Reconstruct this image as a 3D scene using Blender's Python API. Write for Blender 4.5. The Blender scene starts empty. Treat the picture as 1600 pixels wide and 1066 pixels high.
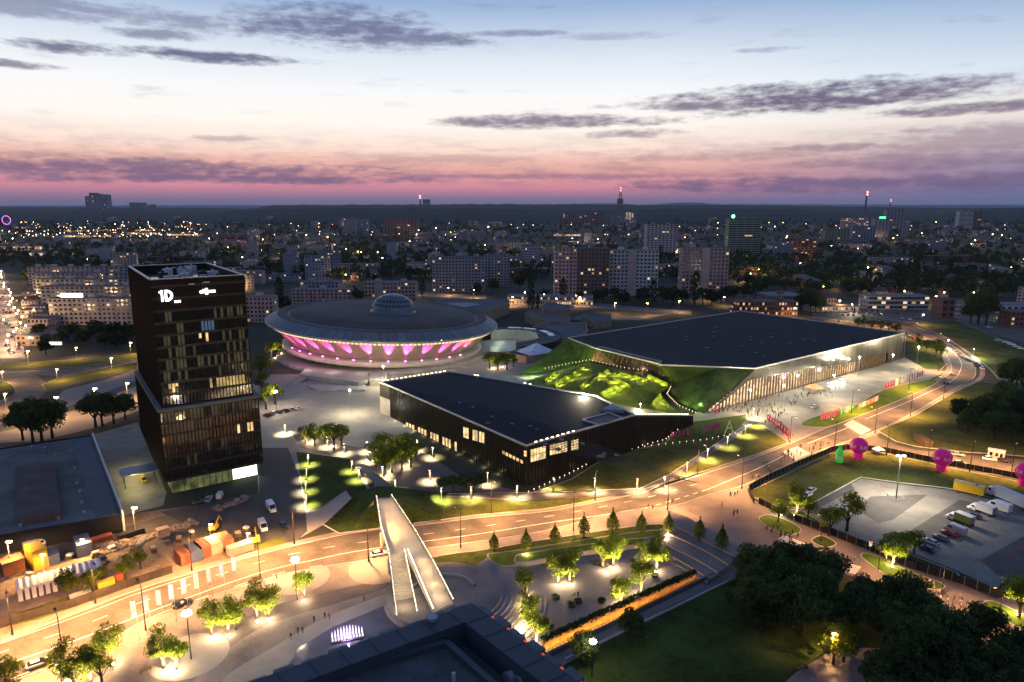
import bpy, bmesh, math, random
from mathutils import Vector, Matrix
R = math.radians
random.seed(7)
S = bpy.context.scene
# ------------------------------------------------------------------ camera
CAM_H = 90.0
FOC = 24 / 36 * 1600
PITCH = math.atan(211 / FOC)
cd = bpy.data.cameras.new("camera"); cd.lens = 24; cd.sensor_width = 36; cd.sensor_fit = 'HORIZONTAL'
cd.clip_start = 0.5; cd.clip_end = 90000
cam = bpy.data.objects.new("camera", cd); S.collection.objects.link(cam)
cam.location = (0, 0, CAM_H); cam.rotation_euler = (math.pi / 2 - PITCH, 0, 0)
S.camera = cam
_cp, _sp = math.cos(PITCH), math.sin(PITCH)

def ray(x, y):
    v = (533 - y) / FOC
    return Vector(((x - 800) / FOC, _cp + v * _sp, -_sp + v * _cp))

def P(x, y, z=0.0):
    """point of the photograph -> point of the place, at height z"""
    d = ray(x, y); t = (z - CAM_H) / d.z
    return Vector((d.x * t, d.y * t, z))

def HT(x, y, Y):
    d = ray(x, y); return CAM_H + d.z * Y / d.y

def PX(v):
    z = v[2] - CAM_H; f = v[1] * _cp - z * _sp; u = v[1] * _sp + z * _cp
    return 800 + FOC * v[0] / f, 533 - FOC * u / f

# ------------------------------------------------------------------ dusk sky
def lin(c, k=1.0):
    o = []
    for v in c[:3]:
        v = v / 255.0
        o.append((v / 12.92 if v <= .04045 else ((v + .055) / 1.055) ** 2.4) * k)
    return tuple(o) + (1.0,)

def make_world():
    w = bpy.data.worlds.new("World"); S.world = w; w.use_nodes = True
    nt = w.node_tree; nt.nodes.clear(); N = nt.nodes.new; L = nt.links.new
    def m(op, a, b=None, c=None, clamp=False):
        n = N('ShaderNodeMath'); n.operation = op; n.use_clamp = clamp
        for i, v in enumerate((a, b, c)):
            if v is None: continue
            if isinstance(v, (int, float)): n.inputs[i].default_value = v
            else: L(v, n.inputs[i])
        return n.outputs[0]
    def sstep(v, a, b):
        n = N('ShaderNodeMapRange'); n.interpolation_type = 'SMOOTHSTEP'
        L(v, n.inputs[0]); n.inputs[1].default_value = a; n.inputs[2].default_value = b
        return n.outputs[0]
    def ramp(v, lo, hi, stops):
        n = N('ShaderNodeMapRange'); L(v, n.inputs[0]); n.inputs[1].default_value = lo; n.inputs[2].default_value = hi
        r = N('ShaderNodeValToRGB'); L(n.outputs[0], r.inputs[0]); e = r.color_ramp.elements
        while len(e) < len(stops): e.new(0.5)
        for i, (p, c) in enumerate(stops):
            e[i].position = (p - lo) / (hi - lo)
        for i, (p, c) in enumerate(stops): e[i].color = lin(c)
        return r.outputs[0]
    def mix(f, a, b):
        n = N('ShaderNodeMix'); n.data_type = 'RGBA'; n.clamp_factor = True
        if isinstance(f, float): n.inputs[0].default_value = f
        else: L(f, n.inputs[0])
        L(a, n.inputs[6]); L(b, n.inputs[7]); return n.outputs[2]
    tc = N('ShaderNodeTexCoord'); sx = N('ShaderNodeSeparateXYZ'); L(tc.outputs['Generated'], sx.inputs[0])
    el = m('MULTIPLY', m('ARCSINE', sx.outputs[2]), 57.2958)
    az = m('MULTIPLY', m('ARCTAN2', sx.outputs[0], sx.outputs[1]), 57.2958)
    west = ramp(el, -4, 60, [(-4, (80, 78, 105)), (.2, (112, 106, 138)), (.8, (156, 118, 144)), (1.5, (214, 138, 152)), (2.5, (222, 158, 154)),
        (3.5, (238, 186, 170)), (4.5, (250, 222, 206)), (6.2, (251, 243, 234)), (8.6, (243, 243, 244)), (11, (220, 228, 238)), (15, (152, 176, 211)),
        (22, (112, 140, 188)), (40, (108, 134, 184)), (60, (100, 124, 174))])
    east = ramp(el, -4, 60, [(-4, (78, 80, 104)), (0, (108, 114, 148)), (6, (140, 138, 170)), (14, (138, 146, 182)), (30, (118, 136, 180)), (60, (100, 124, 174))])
    away = sstep(m('ABSOLUTE', m('ADD', az, 6.0)), 38, 130)
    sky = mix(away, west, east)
    # cooler to the north (right)
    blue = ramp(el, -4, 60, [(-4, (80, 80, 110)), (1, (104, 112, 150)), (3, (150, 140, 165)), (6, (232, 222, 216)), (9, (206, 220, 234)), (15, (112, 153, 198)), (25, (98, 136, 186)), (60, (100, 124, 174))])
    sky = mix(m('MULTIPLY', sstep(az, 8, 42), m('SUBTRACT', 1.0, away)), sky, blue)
    # clouds, streaked along the horizon
    cx = N('ShaderNodeCombineXYZ'); L(m('MULTIPLY', az, .16), cx.inputs[0]); L(m('MULTIPLY', el, 1.05), cx.inputs[1]); 
    nz = N('ShaderNodeTexNoise'); nz.inputs['Scale'].default_value = 1.0; nz.inputs['Detail'].default_value = 7; nz.inputs['Roughness'].default_value = .62
    L(cx.outputs[0], nz.inputs['Vector']); n1 = nz.outputs[0]
    cx2 = N('ShaderNodeCombineXYZ'); L(m('MULTIPLY', az, .9), cx2.inputs[0]); L(m('MULTIPLY', el, 2.6), cx2.inputs[1]); cx2.inputs[2].default_value = 3.3
    nz2 = N('ShaderNodeTexNoise'); nz2.inputs['Detail'].default_value = 5; nz2.inputs['Scale'].default_value = 1.0; nz2.inputs['Roughness'].default_value = .6; L(cx2.outputs[0], nz2.inputs['Vector'])
    wob = m('ADD', m('MULTIPLY', m('SUBTRACT', n1, .5), 2.6), m('MULTIPLY', m('SUBTRACT', nz2.outputs[0], .5), 1.8))
    blobs = [(520, 42, 190, 34, .85), (640, 62, 150, 14, .8), (120, 76, 90, 9, .9), (310, 88, 150, 10, .95), (250, 54, 90, 9, .7), (60, 8, 300, 20, .6), (20, 100, 60, 6, .8),
        (1290, 150, 290, 24, 1), (1130, 164, 220, 12, .9), (1480, 172, 150, 10, .9), (870, 190, 240, 13, .9), (990, 208, 90, 9, .8), (1310, 230, 110, 7, .8),
        (350, 216, 60, 6, .5), (1540, 222, 200, 26, .6), (1460, 250, 240, 16, .65), (120, 262, 560, 20, .95), (330, 278, 460, 10, .95), (860, 276, 560, 6, .6), (1340, 288, 480, 16, .92),
        (1120, 245, 200, 11, .55), (60, 244, 110, 9, .6), (700, 248, 210, 10, .4), (1200, 78, 60, 5, .45), (960, 56, 100, 7, .35), (800, 52, 90, 6, .6)]
    tot = None
    for (bx, by, hw, hh, st) in blobs:
        d = ray(bx, by); a0 = math.degrees(math.atan2(d.x, d.y)); e0 = math.degrees(math.asin(d.normalized().z))
        aw = hw / FOC * 57.3 * .9; eh = hh / FOC * 57.3 * .95
        u = m('MULTIPLY', m('SUBTRACT', az, a0), 1 / aw); v = m('MULTIPLY', m('SUBTRACT', el, e0), 1 / eh)
        d2 = m('ADD', m('MULTIPLY', u, u), m('MULTIPLY', v, v))
        f = m('MULTIPLY', sstep(m('ADD', m('SUBTRACT', 1.0, d2), wob), -.1, 1.15), st)
        tot = f if tot is None else m('MAXIMUM', tot, f)
    # general thin streaks everywhere
    gen = m('MULTIPLY', sstep(n1, .55, .76), .24)
    low = m('MULTIPLY', sstep(m('ADD', n1, m('MULTIPLY', nz2.outputs[0], .35)), .58, .82), m('MULTIPLY', sstep(el, .9, 2.2), m('SUBTRACT', 1.0, sstep(el, 3.5, 6.5))))
    gen = m('MULTIPLY', gen, sstep(el, 1, 3))
    tot = m('MAXIMUM', tot, m('MAXIMUM', gen, m('MULTIPLY', low, .4)))
    ccol = ramp(el, -4, 60, [(-4, (90, 84, 115)), (1.2, (108, 92, 128)), (2.8, (116, 94, 126)), (4.2, (150, 120, 136)), (6, (108, 92, 118)), (9, (84, 80, 116)), (13, (82, 84, 126)), (22, (88, 100, 146)), (60, (80, 102, 152))])
    sky = mix(m('MULTIPLY', tot, .93), sky, ccol)
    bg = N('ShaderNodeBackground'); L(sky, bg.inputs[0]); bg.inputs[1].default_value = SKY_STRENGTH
    out = N('ShaderNodeOutputWorld'); L(bg.outputs[0], out.inputs[0])
    w.cycles.sampling_method = 'MANUAL'; w.cycles.sample_map_resolution = 1024

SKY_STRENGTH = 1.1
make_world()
S.view_settings.view_transform = 'Standard'; S.view_settings.look = 'None'
S.view_settings.exposure = 0.0; S.view_settings.gamma = 1.0; S.view_settings.use_curve_mapping = False
S.render.engine = 'CYCLES'
cy = S.cycles
cy.use_light_tree = True; cy.max_bounces = 5; cy.diffuse_bounces = 2; cy.glossy_bounces = 2; cy.transmission_bounces = 2; cy.transparent_max_bounces = 4
cy.sample_clamp_indirect = 3.0; cy.sample_clamp_direct = 0.0; cy.caustics_reflective = False; cy.caustics_refractive = False; cy.blur_glossy = 1.0
cy.use_denoising = True

# ------------------------------------------------------------------ materials
MATS = {}
def pm(name, col, rough=.85, var=.22, scale=.25, metal=0.0, rnd=0.0, bump=0.0, spec=.3, fine=6.0, coat=0.0):
    if name in MATS: return MATS[name]
    mt = bpy.data.materials.new(name); mt.use_nodes = True; MATS[name] = mt
    nt = mt.node_tree; b = nt.nodes['Principled BSDF']; N = nt.nodes.new; L = nt.links.new
    b.inputs['Roughness'].default_value = rough; b.inputs['Metallic'].default_value = metal
    b.inputs['Specular IOR Level'].default_value = spec; b.inputs['Coat Weight'].default_value = coat
    g = N('ShaderNodeNewGeometry'); n1 = N('ShaderNodeTexNoise'); n1.inputs['Scale'].default_value = scale; n1.inputs['Detail'].default_value = 5
    L(g.outputs['Position'], n1.inputs['Vector'])
    n2 = N('ShaderNodeTexNoise'); n2.inputs['Scale'].default_value = scale * fine; n2.inputs['Detail'].default_value = 3; L(g.outputs['Position'], n2.inputs['Vector'])
    ad = N('ShaderNodeMath'); ad.operation = 'MULTIPLY_ADD'; L(n2.outputs[0], ad.inputs[0]); ad.inputs[1].default_value = .5; L(n1.outputs[0], ad.inputs[2])
    mr = N('ShaderNodeMapRange'); L(ad.outputs[0], mr.inputs[0]); mr.inputs[1].default_value = .5; mr.inputs[2].default_value = 1.0
    mr.inputs[3].default_value = 1 - var; mr.inputs[4].default_value = 1 + var
    val = mr.outputs[0]
    if rnd:
        oi = N('ShaderNodeObjectInfo'); r2 = N('ShaderNodeMapRange'); L(oi.outputs['Random'], r2.inputs[0]); r2.inputs[3].default_value = 1 - rnd; r2.inputs[4].default_value = 1 + rnd
        mm = N('ShaderNodeMath'); mm.operation = 'MULTIPLY'; L(val, mm.inputs[0]); L(r2.outputs[0], mm.inputs[1]); val = mm.outputs[0]
    vm = N('ShaderNodeVectorMath'); vm.operation = 'SCALE'; vm.inputs[0].default_value = col[:3]; L(val, vm.inputs['Scale'])
    L(vm.outputs[0], b.inputs['Base Color'])
    if bump:
        bp = N('ShaderNodeBump'); bp.inputs['Strength'].default_value = bump; bp.inputs['Distance'].default_value = .3; L(n2.outputs[0], bp.inputs['Height']); L(bp.outputs[0], b.inputs['Normal'])
    return mt

def leafm(name, col, var=.5, trans=.35):
    if name in MATS: return MATS[name]
    mt = bpy.data.materials.new(name); mt.use_nodes = True; MATS[name] = mt
    nt = mt.node_tree; nt.nodes.clear(); N = nt.nodes.new; L = nt.links.new
    g = N('ShaderNodeNewGeometry'); n = N('ShaderNodeTexNoise'); n.inputs['Scale'].default_value = .8; n.inputs['Detail'].default_value = 4; L(g.outputs['Position'], n.inputs['Vector'])
    oi = N('ShaderNodeObjectInfo')
    mr = N('ShaderNodeMapRange'); L(n.outputs[0], mr.inputs[0]); mr.inputs[1].default_value = .3; mr.inputs[2].default_value = .7; mr.inputs[3].default_value = 1 - var; mr.inputs[4].default_value = 1 + var
    r2 = N('ShaderNodeMapRange'); L(oi.outputs['Random'], r2.inputs[0]); r2.inputs[3].default_value = .7; r2.inputs[4].default_value = 1.25
    mm = N('ShaderNodeMath'); mm.operation = 'MULTIPLY'; L(mr.outputs[0], mm.inputs[0]); L(r2.outputs[0], mm.inputs[1])
    vm = N('ShaderNodeVectorMath'); vm.operation = 'SCALE'; vm.inputs[0].default_value = col[:3]; L(mm.outputs[0], vm.inputs['Scale'])
    d = N('ShaderNodeBsdfDiffuse'); t = N('ShaderNodeBsdfTranslucent'); L(vm.outputs[0], d.inputs[0]); L(vm.outputs[0], t.inputs[0])
    mx = N('ShaderNodeMixShader'); mx.inputs[0].default_value = trans; L(d.outputs[0], mx.inputs[1]); L(t.outputs[0], mx.inputs[2])
    o = N('ShaderNodeOutputMaterial'); L(mx.outputs[0], o.inputs[0]); return mt

def em(name, col, st, sample=False, var=0.0, scale=.5):
    if name in MATS: return MATS[name]
    mt = bpy.data.materials.new(name); mt.use_nodes = True; MATS[name] = mt
    nt = mt.node_tree; b = nt.nodes['Principled BSDF']
    b.inputs['Base Color'].default_value = (.04, .04, .04, 1)
    b.inputs['Emission Color'].default_value = tuple(col[:3]) + (1,); b.inputs['Emission Strength'].default_value = st
    if var:
        N = nt.nodes.new; L = nt.links.new
        g = N('ShaderNodeNewGeometry'); n = N('ShaderNodeTexNoise'); n.inputs['Scale'].default_value = scale; n.inputs['Detail'].default_value = 4; L(g.outputs['Position'], n.inputs['Vector'])
        mr = N('ShaderNodeMapRange'); L(n.outputs[0], mr.inputs[0]); mr.inputs[1].default_value = .35; mr.inputs[2].default_value = .65
        mr.inputs[3].default_value = st * (1 - var); mr.inputs[4].default_value = st * (1 + var); L(mr.outputs[0], b.inputs['Emission Strength'])
    mt.cycles.emission_sampling = 'FRONT_BACK' if sample else 'NONE'
    return mt

WARM = (1, .72, .36); ORANGE = (1, .46, .155); WHITE = (1, .93, .80); COOL = (.86, .95, 1)
asphalt = pm('asphalt', (.080, .070, .060), .8, .5, .16, bump=.1, fine=9)
asphalt_dark = pm('asphalt_dark', (.05, .05, .052), .8, .3, .12)
paving = pm('granite_paving', (.16, .14, .13), .75, .34, .14, fine=9)
paving_dark = pm('dark_paving', (.085, .08, .078), .75, .25, .2)
paving_pale = pm('pale_paving', (.25, .235, .21), .75, .15, .2)
concrete = pm('concrete', (.32, .31, .29), .8, .2, .3)
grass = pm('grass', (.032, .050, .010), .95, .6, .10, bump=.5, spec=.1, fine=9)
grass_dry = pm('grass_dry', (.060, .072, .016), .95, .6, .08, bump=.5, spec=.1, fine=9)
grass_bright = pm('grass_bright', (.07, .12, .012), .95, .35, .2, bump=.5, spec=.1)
dirt = pm('dirt', (.16, .12, .085), .95, .45, .15, bump=.4)
land = pm('land', (.028, .032, .02), .95, .5, .01)
white_paint = pm('road_paint', (.62, .60, .56), .7, .2, .5)
metal_dark = pm('dark_metal', (.03, .03, .032), .45, .15, .5, metal=.4)
metal_grey = pm('grey_metal', (.28, .29, .30), .45, .15, .5, metal=.5)
bark = pm('bark', (.035, .026, .018), .95, .3, 2)
leaf = leafm('leaf', (.115, .15, .015), .5, .5)
leaf_dark = leafm('leaf_dark', (.058, .085, .030), .6, .3)
leaf_far = leafm('leaf_far', (.030, .046, .016), .55, .25)

# ------------------------------------------------------------------ mesh helpers
PROTO = bpy.data.collections.new("prototypes")
_col = [S.collection]
def link(o): _col[-1].objects.link(o); return o

class MB:
    def __init__(s, org=(0, 0, 0)):
        s.v = []; s.f = []; s.m = []; s.o = Vector(org)
    def add(s, vs, fs, mi=0):
        n = len(s.v); s.v += [tuple(v) for v in vs]; s.f += [tuple(i + n for i in f) for f in fs]; s.m += [mi] * len(fs); return s
    def quad(s, a, b, c, d, mi=0): return s.add([a, b, c, d], [(0, 1, 2, 3)], mi)
    def poly(s, pts, mi=0): return s.add(pts, [tuple(range(len(pts)))], mi)
    def box(s, c, d, rz=0.0, mi=0):
        cx, cy_, cz = c; hx, hy, hz = d[0] / 2, d[1] / 2, d[2] / 2; ca, sa = math.cos(rz), math.sin(rz)
        vs = []
        for z in (-hz, hz):
            for (x, y) in ((-hx, -hy), (hx, -hy), (hx, hy), (-hx, hy)):
                vs.append((cx + x * ca - y * sa, cy_ + x * sa + y * ca, cz + z))
        return s.add(vs, [(0, 3, 2, 1), (4, 5, 6, 7), (0, 1, 5, 4), (1, 2, 6, 5), (2, 3, 7, 6), (3, 0, 4, 7)], mi)
    def prism(s, pts, z0, z1, mi=0, bottom=False):
        p = [(q[0], q[1]) for q in pts]
        A = sum(p[i - 1][0] * p[i][1] - p[i][0] * p[i - 1][1] for i in range(len(p)))
        if A < 0: p.reverse()
        n = len(p); vs = [(x, y, z0) for x, y in p] + [(x, y, z1) for x, y in p]
        fs = [tuple(range(n, 2 * n))] + [(i, (i + 1) % n, (i + 1) % n + n, i + n) for i in range(n)]
        if bottom: fs.append(tuple(reversed(range(n))))
        return s.add(vs, fs, mi)
    def tube(s, a, b, r0, r1=None, n=6, mi=0, cap=True):
        a = Vector(a); b = Vector(b); r1 = r0 if r1 is None else r1; d = (b - a)
        if d.length < 1e-6: return s
        d.normalize(); u = d.orthogonal().normalized(); w = d.cross(u); vs = []
        for p, r in ((a, r0), (b, r1)):
            for i in range(n):
                t = 2 * math.pi * i / n; vs.append(p + u * (r * math.cos(t)) + w * (r * math.sin(t)))
        fs = [(i, (i + 1) % n, (i + 1) % n + n, i + n) for i in range(n)]
        if cap: fs += [tuple(reversed(range(n))), tuple(range(n, 2 * n))]
        return s.add(vs, fs, mi)
    def lathe(s, prof, n=48, c=(0, 0, 0), mi=0, a0=0.0, a1=None):
        full = a1 is None; a1 = 2 * math.pi if full else a1; k = n if full else n + 1; vs = []
        for i in range(k):
            t = a0 + (a1 - a0) * i / n
            for (r, z) in prof: vs.append((c[0] + r * math.cos(t), c[1] + r * math.sin(t), c[2] + z))
        q = len(prof); fs = []
        for i in range(n):
            j = (i + 1) % k
            for a in range(q - 1): fs.append((i * q + a, j * q + a, j * q + a + 1, i * q + a + 1))
        return s.add(vs, fs, mi)
    def ball(s, c, r, nu=8, nv=5, mi=0, sz=1.0):
        return s.lathe([(r * math.sin(math.pi * i / nv) + 1e-4, -r * sz * math.cos(math.pi * i / nv)) for i in range(nv + 1)], nu, c, mi)
    def mesh(s, name, mats, smooth=False):
        me = bpy.data.meshes.new(name); o = s.o
        me.from_pydata([(v[0] - o.x, v[1] - o.y, v[2] - o.z) for v in s.v], [], s.f)
        for m_ in (mats if isinstance(mats, (list, tuple)) else [mats]): me.materials.append(m_)
        if any(s.m): me.polygons.foreach_set('material_index', s.m)
        if smooth: me.polygons.foreach_set('use_smooth', [True] * len(s.f))
        me.update(); return me
    def build(s, name, mats, parent=None, smooth=False, kind=None, label=None):
        o = bpy.data.objects.new(name, s.mesh(name, mats, smooth)); link(o)
        if parent is not None: o.parent = parent
        else: o.location = s.o
        if kind: o['kind'] = kind
        if label: o['label'] = label
        return o

def tag(o, label, cat, group=None):
    o['label'] = label; o['category'] = cat
    if group: o['group'] = group
    return o
def thing(name, label, cat, loc=(0, 0, 0), rz=0.0, group=None):
    o = bpy.data.objects.new(name, None); o.empty_display_size = .5; link(o); o.location = loc; o.rotation_euler = (0, 0, rz)
    return tag(o, label, cat, group)
def part(name, me, parent, loc=(0, 0, 0), rz=0.0):
    o = bpy.data.objects.new(name, me); link(o); o.parent = parent; o.location = loc; o.rotation_euler = (0, 0, rz); return o
def struct(name, label, mb, mats, smooth=False):
    o = mb.build(name, mats, None, smooth, 'structure'); o['label'] = label; return o
KIDS = {}
def kids(o):
    if o.name not in KIDS: KIDS[o.name] = list(o.children)
    return KIDS[o.name]
def copy_tree(o, parent=None):
    c = o.copy(); link(c)
    if parent is not None: c.parent = parent
    for ch in kids(o): copy_tree(ch, c)
    return c
def put(proto, loc, rz=0.0, sc=1.0, label=None, group=None):
    c = copy_tree(proto); c.location = loc; c.rotation_euler = (0, 0, rz)
    c.scale = (sc, sc, sc) if isinstance(sc, (int, float)) else sc
    if label: c['label'] = label
    if group: c['group'] = group
    return c
class proto_mode:
    def __enter__(s): _col.append(PROTO)
    def __exit__(s, *a): _col.pop()
LD = {}
def light(parent, loc, power, col, kind='POINT', radius=.3, angle=120, blend=.6, aim=None, name='lamp_light'):
    key = (kind, round(power, 2), tuple(col), radius, angle, blend)
    if key not in LD:
        d = bpy.data.lights.new(name, kind); d.energy = power; d.color = col; d.shadow_soft_size = radius
        if kind == 'SPOT': d.spot_size = R(angle); d.spot_blend = blend
        LD[key] = d
    o = bpy.data.objects.new(name, LD[key]); link(o); o.location = loc
    if parent is not None: o.parent = parent
    if aim is not None: o.rotation_euler = Vector(aim).to_track_quat('-Z', 'Y').to_euler()
    return o
ORD = ['first', 'second', 'third', 'fourth', 'fifth', 'sixth', 'seventh', 'eighth', 'ninth', 'tenth', 'eleventh', 'twelfth']
def ordw(i):
    if i < 12: return ORD[i]
    n = i + 1; return '%d%s' % (n, 'th' if 10 < n % 100 < 14 else {1: 'st', 2: 'nd', 3: 'rd'}.get(n % 10, 'th'))
def ordinals(objs, fmt, group=None):
    objs = sorted(objs, key=lambda o: PX(o.location)[0])
    for i, o in enumerate(objs):
        o['label'] = fmt.format(n=ordw(i))
        if group: o['group'] = group
def spline(pts, k=6):
    out = []
    for i in range(len(pts) - 1):
        p0 = pts[max(i - 1, 0)]; p1 = pts[i]; p2 = pts[i + 1]; p3 = pts[min(i + 2, len(pts) - 1)]
        for j in range(k):
            t = j / k; out.append(tuple(.5 * (2 * b + (c - a) * t + (2 * a - 5 * b + 4 * c - d) * t * t + (3 * b - a - 3 * c + d) * t ** 3) for a, b, c, d in zip(p0, p1, p2, p3)))
    out.append(tuple(pts[-1])); return out
def closed(pts, k=5):
    n = len(pts); out = []
    for i in range(n):
        p0, p1, p2, p3 = pts[i - 1], pts[i], pts[(i + 1) % n], pts[(i + 2) % n]
        for j in range(k):
            t = j / k; out.append(tuple(.5 * (2 * b + (c - a) * t + (2 * a - 5 * b + 4 * c - d) * t * t + (3 * b - a - 3 * c + d) * t ** 3) for a, b, c, d in zip(p0, p1, p2, p3)))
    return out
def gp(pts, z=0.0): return [P(x, y, z) for x, y in pts]
def inside(x, y, poly):
    r = False; n = len(poly)
    for i in range(n):
        a, b = poly[i - 1], poly[i]
        if (a[1] > y) != (b[1] > y) and x < (b[0] - a[0]) * (y - a[1]) / (b[1] - a[1]) + a[0]: r = not r
    return r
def walk(line, step):
    """points every step metres along a polyline, with directions"""
    out = []; carry = 0.0
    for a, b in zip(line[:-1], line[1:]):
        a = Vector(a); b = Vector(b); d = b - a; L_ = d.length
        if L_ < 1e-6: continue
        t = carry
        while t < L_: out.append((a + d * (t / L_), d / L_)); t += step
        carry = t - L_
    return out
HAZE = 2.2e-5
# ================================================================== the setting
def sheet(name, label, px, z, mt, smooth=False, k=5):
    p = closed(px, k) if smooth else px
    m = MB(); m.poly([(q.x, q.y, z) for q in gp(p)]); return struct(name, label, m, mt)
def lawn(name, label, px, mt, z1=.16, smooth=False, k=5, curb=True):
    p = closed(px, k) if smooth else px
    m = MB(); q = gp(p); m.prism(q, 0.0, z1, 0)
    if curb:
        n = len(q)
        for i in range(n):
            a = q[i]; b = q[(i + 1) % n]; d = (b - a)
            if d.length < .05: continue
            m.box(((a.x + b.x) / 2, (a.y + b.y) / 2, .1), (d.length, .3, .2 + .004 * (i % 2)), math.atan2(d.y, d.x), 1)
    return struct(name, label, m, [mt, concrete])

m = MB(); m.quad((-25000, -900, 0), (25000, -900, 0), (25000, 23900, 0), (-25000, 23900, 0))
struct('ground', 'dark open land under the whole town out to the horizon', m, land)

# paved areas (z 0.01 .. 0.03), roads (0.04), markings (0.05)
sheet('forecourt', 'pale concrete forecourt in front of the large black-roofed hall', [(1060, 660), (1098, 640), (1180, 622), (1290, 594), (1372, 572), (1412, 558), (1450, 578), (1480, 580), (1375, 630), (1284, 676), (1235, 692), (1170, 650)], .02, pm('forecourt_paving', (.19, .175, .15), .75, .3, .15, fine=9))
sheet('square', 'pale paved square between the tower and the saucer arena', [(395, 600), (425, 585), (500, 585), (600, 580), (760, 560), (900, 560), (880, 600), (760, 620), (620, 690), (660, 780), (560, 790), (470, 840), (440, 830), (405, 790)], .012, paving_pale)
sheet('square_path', 'darker paved walk across the square by the low hall', [(455, 676), (520, 690), (560, 700), (640, 690), (720, 745), (800, 765), (830, 772), (700, 768), (615, 775), (590, 780), (560, 735), (530, 715), (470, 700)], .016, paving_dark)
sheet('tower_road', 'dark asphalt yard road beside the black tower', [(405, 700), (450, 700), (474, 760), (480, 830), (440, 868), (400, 872), (250, 800), (405, 770)], .018, asphalt_dark)
sheet('yard', 'sandy building yard below the black tower', [(0, 838), (190, 805), (300, 790), (430, 775), (440, 830), (470, 850), (430, 865), (270, 905), (0, 1000)], .006, dirt)
sheet('yard_lane', 'worn asphalt lane through the yard', [(0, 868), (150, 838), (300, 792), (420, 772), (440, 800), (420, 830), (330, 835), (200, 862), (0, 890)], .010, asphalt)
sheet('courtyard', 'concrete court between the flat dark roof and the tower', [(143, 680), (215, 660), (260, 770), (255, 790), (190, 806)], .010, pm('court_slab', (.20, .19, .155), .8, .3, .2))
sheet('plaza', 'granite plaza below the road', [(0, 1090), (38, 1058), (152, 1014), (225, 970), (335, 930), (464, 890), (568, 876), (620, 866), (664, 858), (800, 836), (971, 800), (1054, 790), (1120, 800), (1180, 850), (1160, 885), (880, 1040), (860, 1140), (0, 1140)], .02, paving)
sheet('plaza_strip', 'pale curved strip of paving beside the pool', [(330, 1140), (345, 1066), (430, 1010), (512, 964), (612, 926), (616, 940), (520, 985), (462, 1024), (440, 1066), (420, 1140)], .026, paving_pale, True)
sheet('plaza_band', 'dark curved band of paving', [(250, 1140), (300, 1066), (400, 985), (520, 945), (600, 920), (602, 908), (510, 925), (390, 962), (270, 1050), (220, 1140)], .024, paving_dark, True)
for c, lb in (((466, 903), 'pale paved ring round the bright plaza lamp'), ((592, 888), 'pale paved ring beside the footbridge'), ((296, 1025), 'pale paved ring round the left plaza lamp')):
    q = P(*c); m = MB(); m.lathe([(0.01, 0), (7.6, 0)], 40, (q.x, q.y, .03)); struct('paved_ring', lb, m, paving_pale)
pool_px = [(452, 1060), (462, 1015), (520, 980), (614, 941), (640, 960), (640, 1030), (560, 1060)]
sheet('pool', 'shallow dark pool with wet reflections', pool_px, .03, pm('pool_water', (.10, .10, .105), .12, .2, .4, spec=.5, bump=.04))
sheet('lower_plaza', 'grey plaza with uplit trees', [(745, 930), (785, 905), (845, 884), (930, 866), (1025, 848), (1052, 874), (1108, 908), (1085, 914), (848, 1020), (790, 1000)], .028, pm('grey_paving', (.115, .112, .12), .75, .2, .2))
sheet('path', 'footpath with people along the mesh fence', [(1054, 790), (1120, 768), (1165, 758), (1172, 778), (1232, 812), (1300, 838), (1352, 858), (1420, 888), (1500, 912), (1556, 936), (1600, 925), (1620, 1050), (1540, 1010), (1440, 950), (1330, 900), (1250, 870), (1180, 860), (1100, 810)], .024, pm('path_paving', (.13, .11, .10), .8, .25, .2))
sheet('park_path', 'pinkish park path by the dark trees', [(1200, 1090), (1245, 1050), (1290, 1022), (1350, 1012), (1400, 1015), (1400, 1066), (1320, 1085)], .012, paving)
sheet('park_lawn', 'dark park lawn below the lit wall', [(876, 1034), (1160, 900), (1230, 880), (1420, 940), (1640, 1010), (1640, 1140), (860, 1140)], .006, grass)
sheet('ramp_path', 'blue-grey walkway below the lit wall', [(835, 1022), (1075, 908), (1160, 874), (1166, 896), (1050, 946), (884, 1030), (862, 1050)], .014, pm('walkway', (.10, .11, .125), .7, .2, .3))
# parking court
sheet('parking_court', 'pale concrete parking court', [(1255, 797), (1345, 748), (1400, 756), (1480, 765), (1640, 800), (1640, 915), (1555, 920), (1498, 893), (1420, 862), (1370, 850), (1330, 842)], .024, pm('court_concrete', (.15, .145, .135), .8, .25, .2))
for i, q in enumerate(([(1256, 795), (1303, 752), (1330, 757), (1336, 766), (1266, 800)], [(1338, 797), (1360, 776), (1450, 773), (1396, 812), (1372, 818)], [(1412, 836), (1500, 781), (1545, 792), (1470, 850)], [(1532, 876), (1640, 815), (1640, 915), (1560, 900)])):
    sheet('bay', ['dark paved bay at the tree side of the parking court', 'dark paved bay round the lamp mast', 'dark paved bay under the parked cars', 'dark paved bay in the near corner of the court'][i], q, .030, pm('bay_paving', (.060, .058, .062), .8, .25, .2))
m = MB(); 
for a, b in (((1524, 873), (1610, 905)), ((1575, 868), (1630, 830))):
    a = P(*a); b = P(*b); d = b - a; m.box(((a.x + b.x) / 2, (a.y + b.y) / 2, .036), (d.length, .5, .008), math.atan2(d.y, d.x))
struct('red_stripe', 'red brick stripes in the parking court', m, pm('red_brick', (.16, .05, .035), .85))
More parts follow.
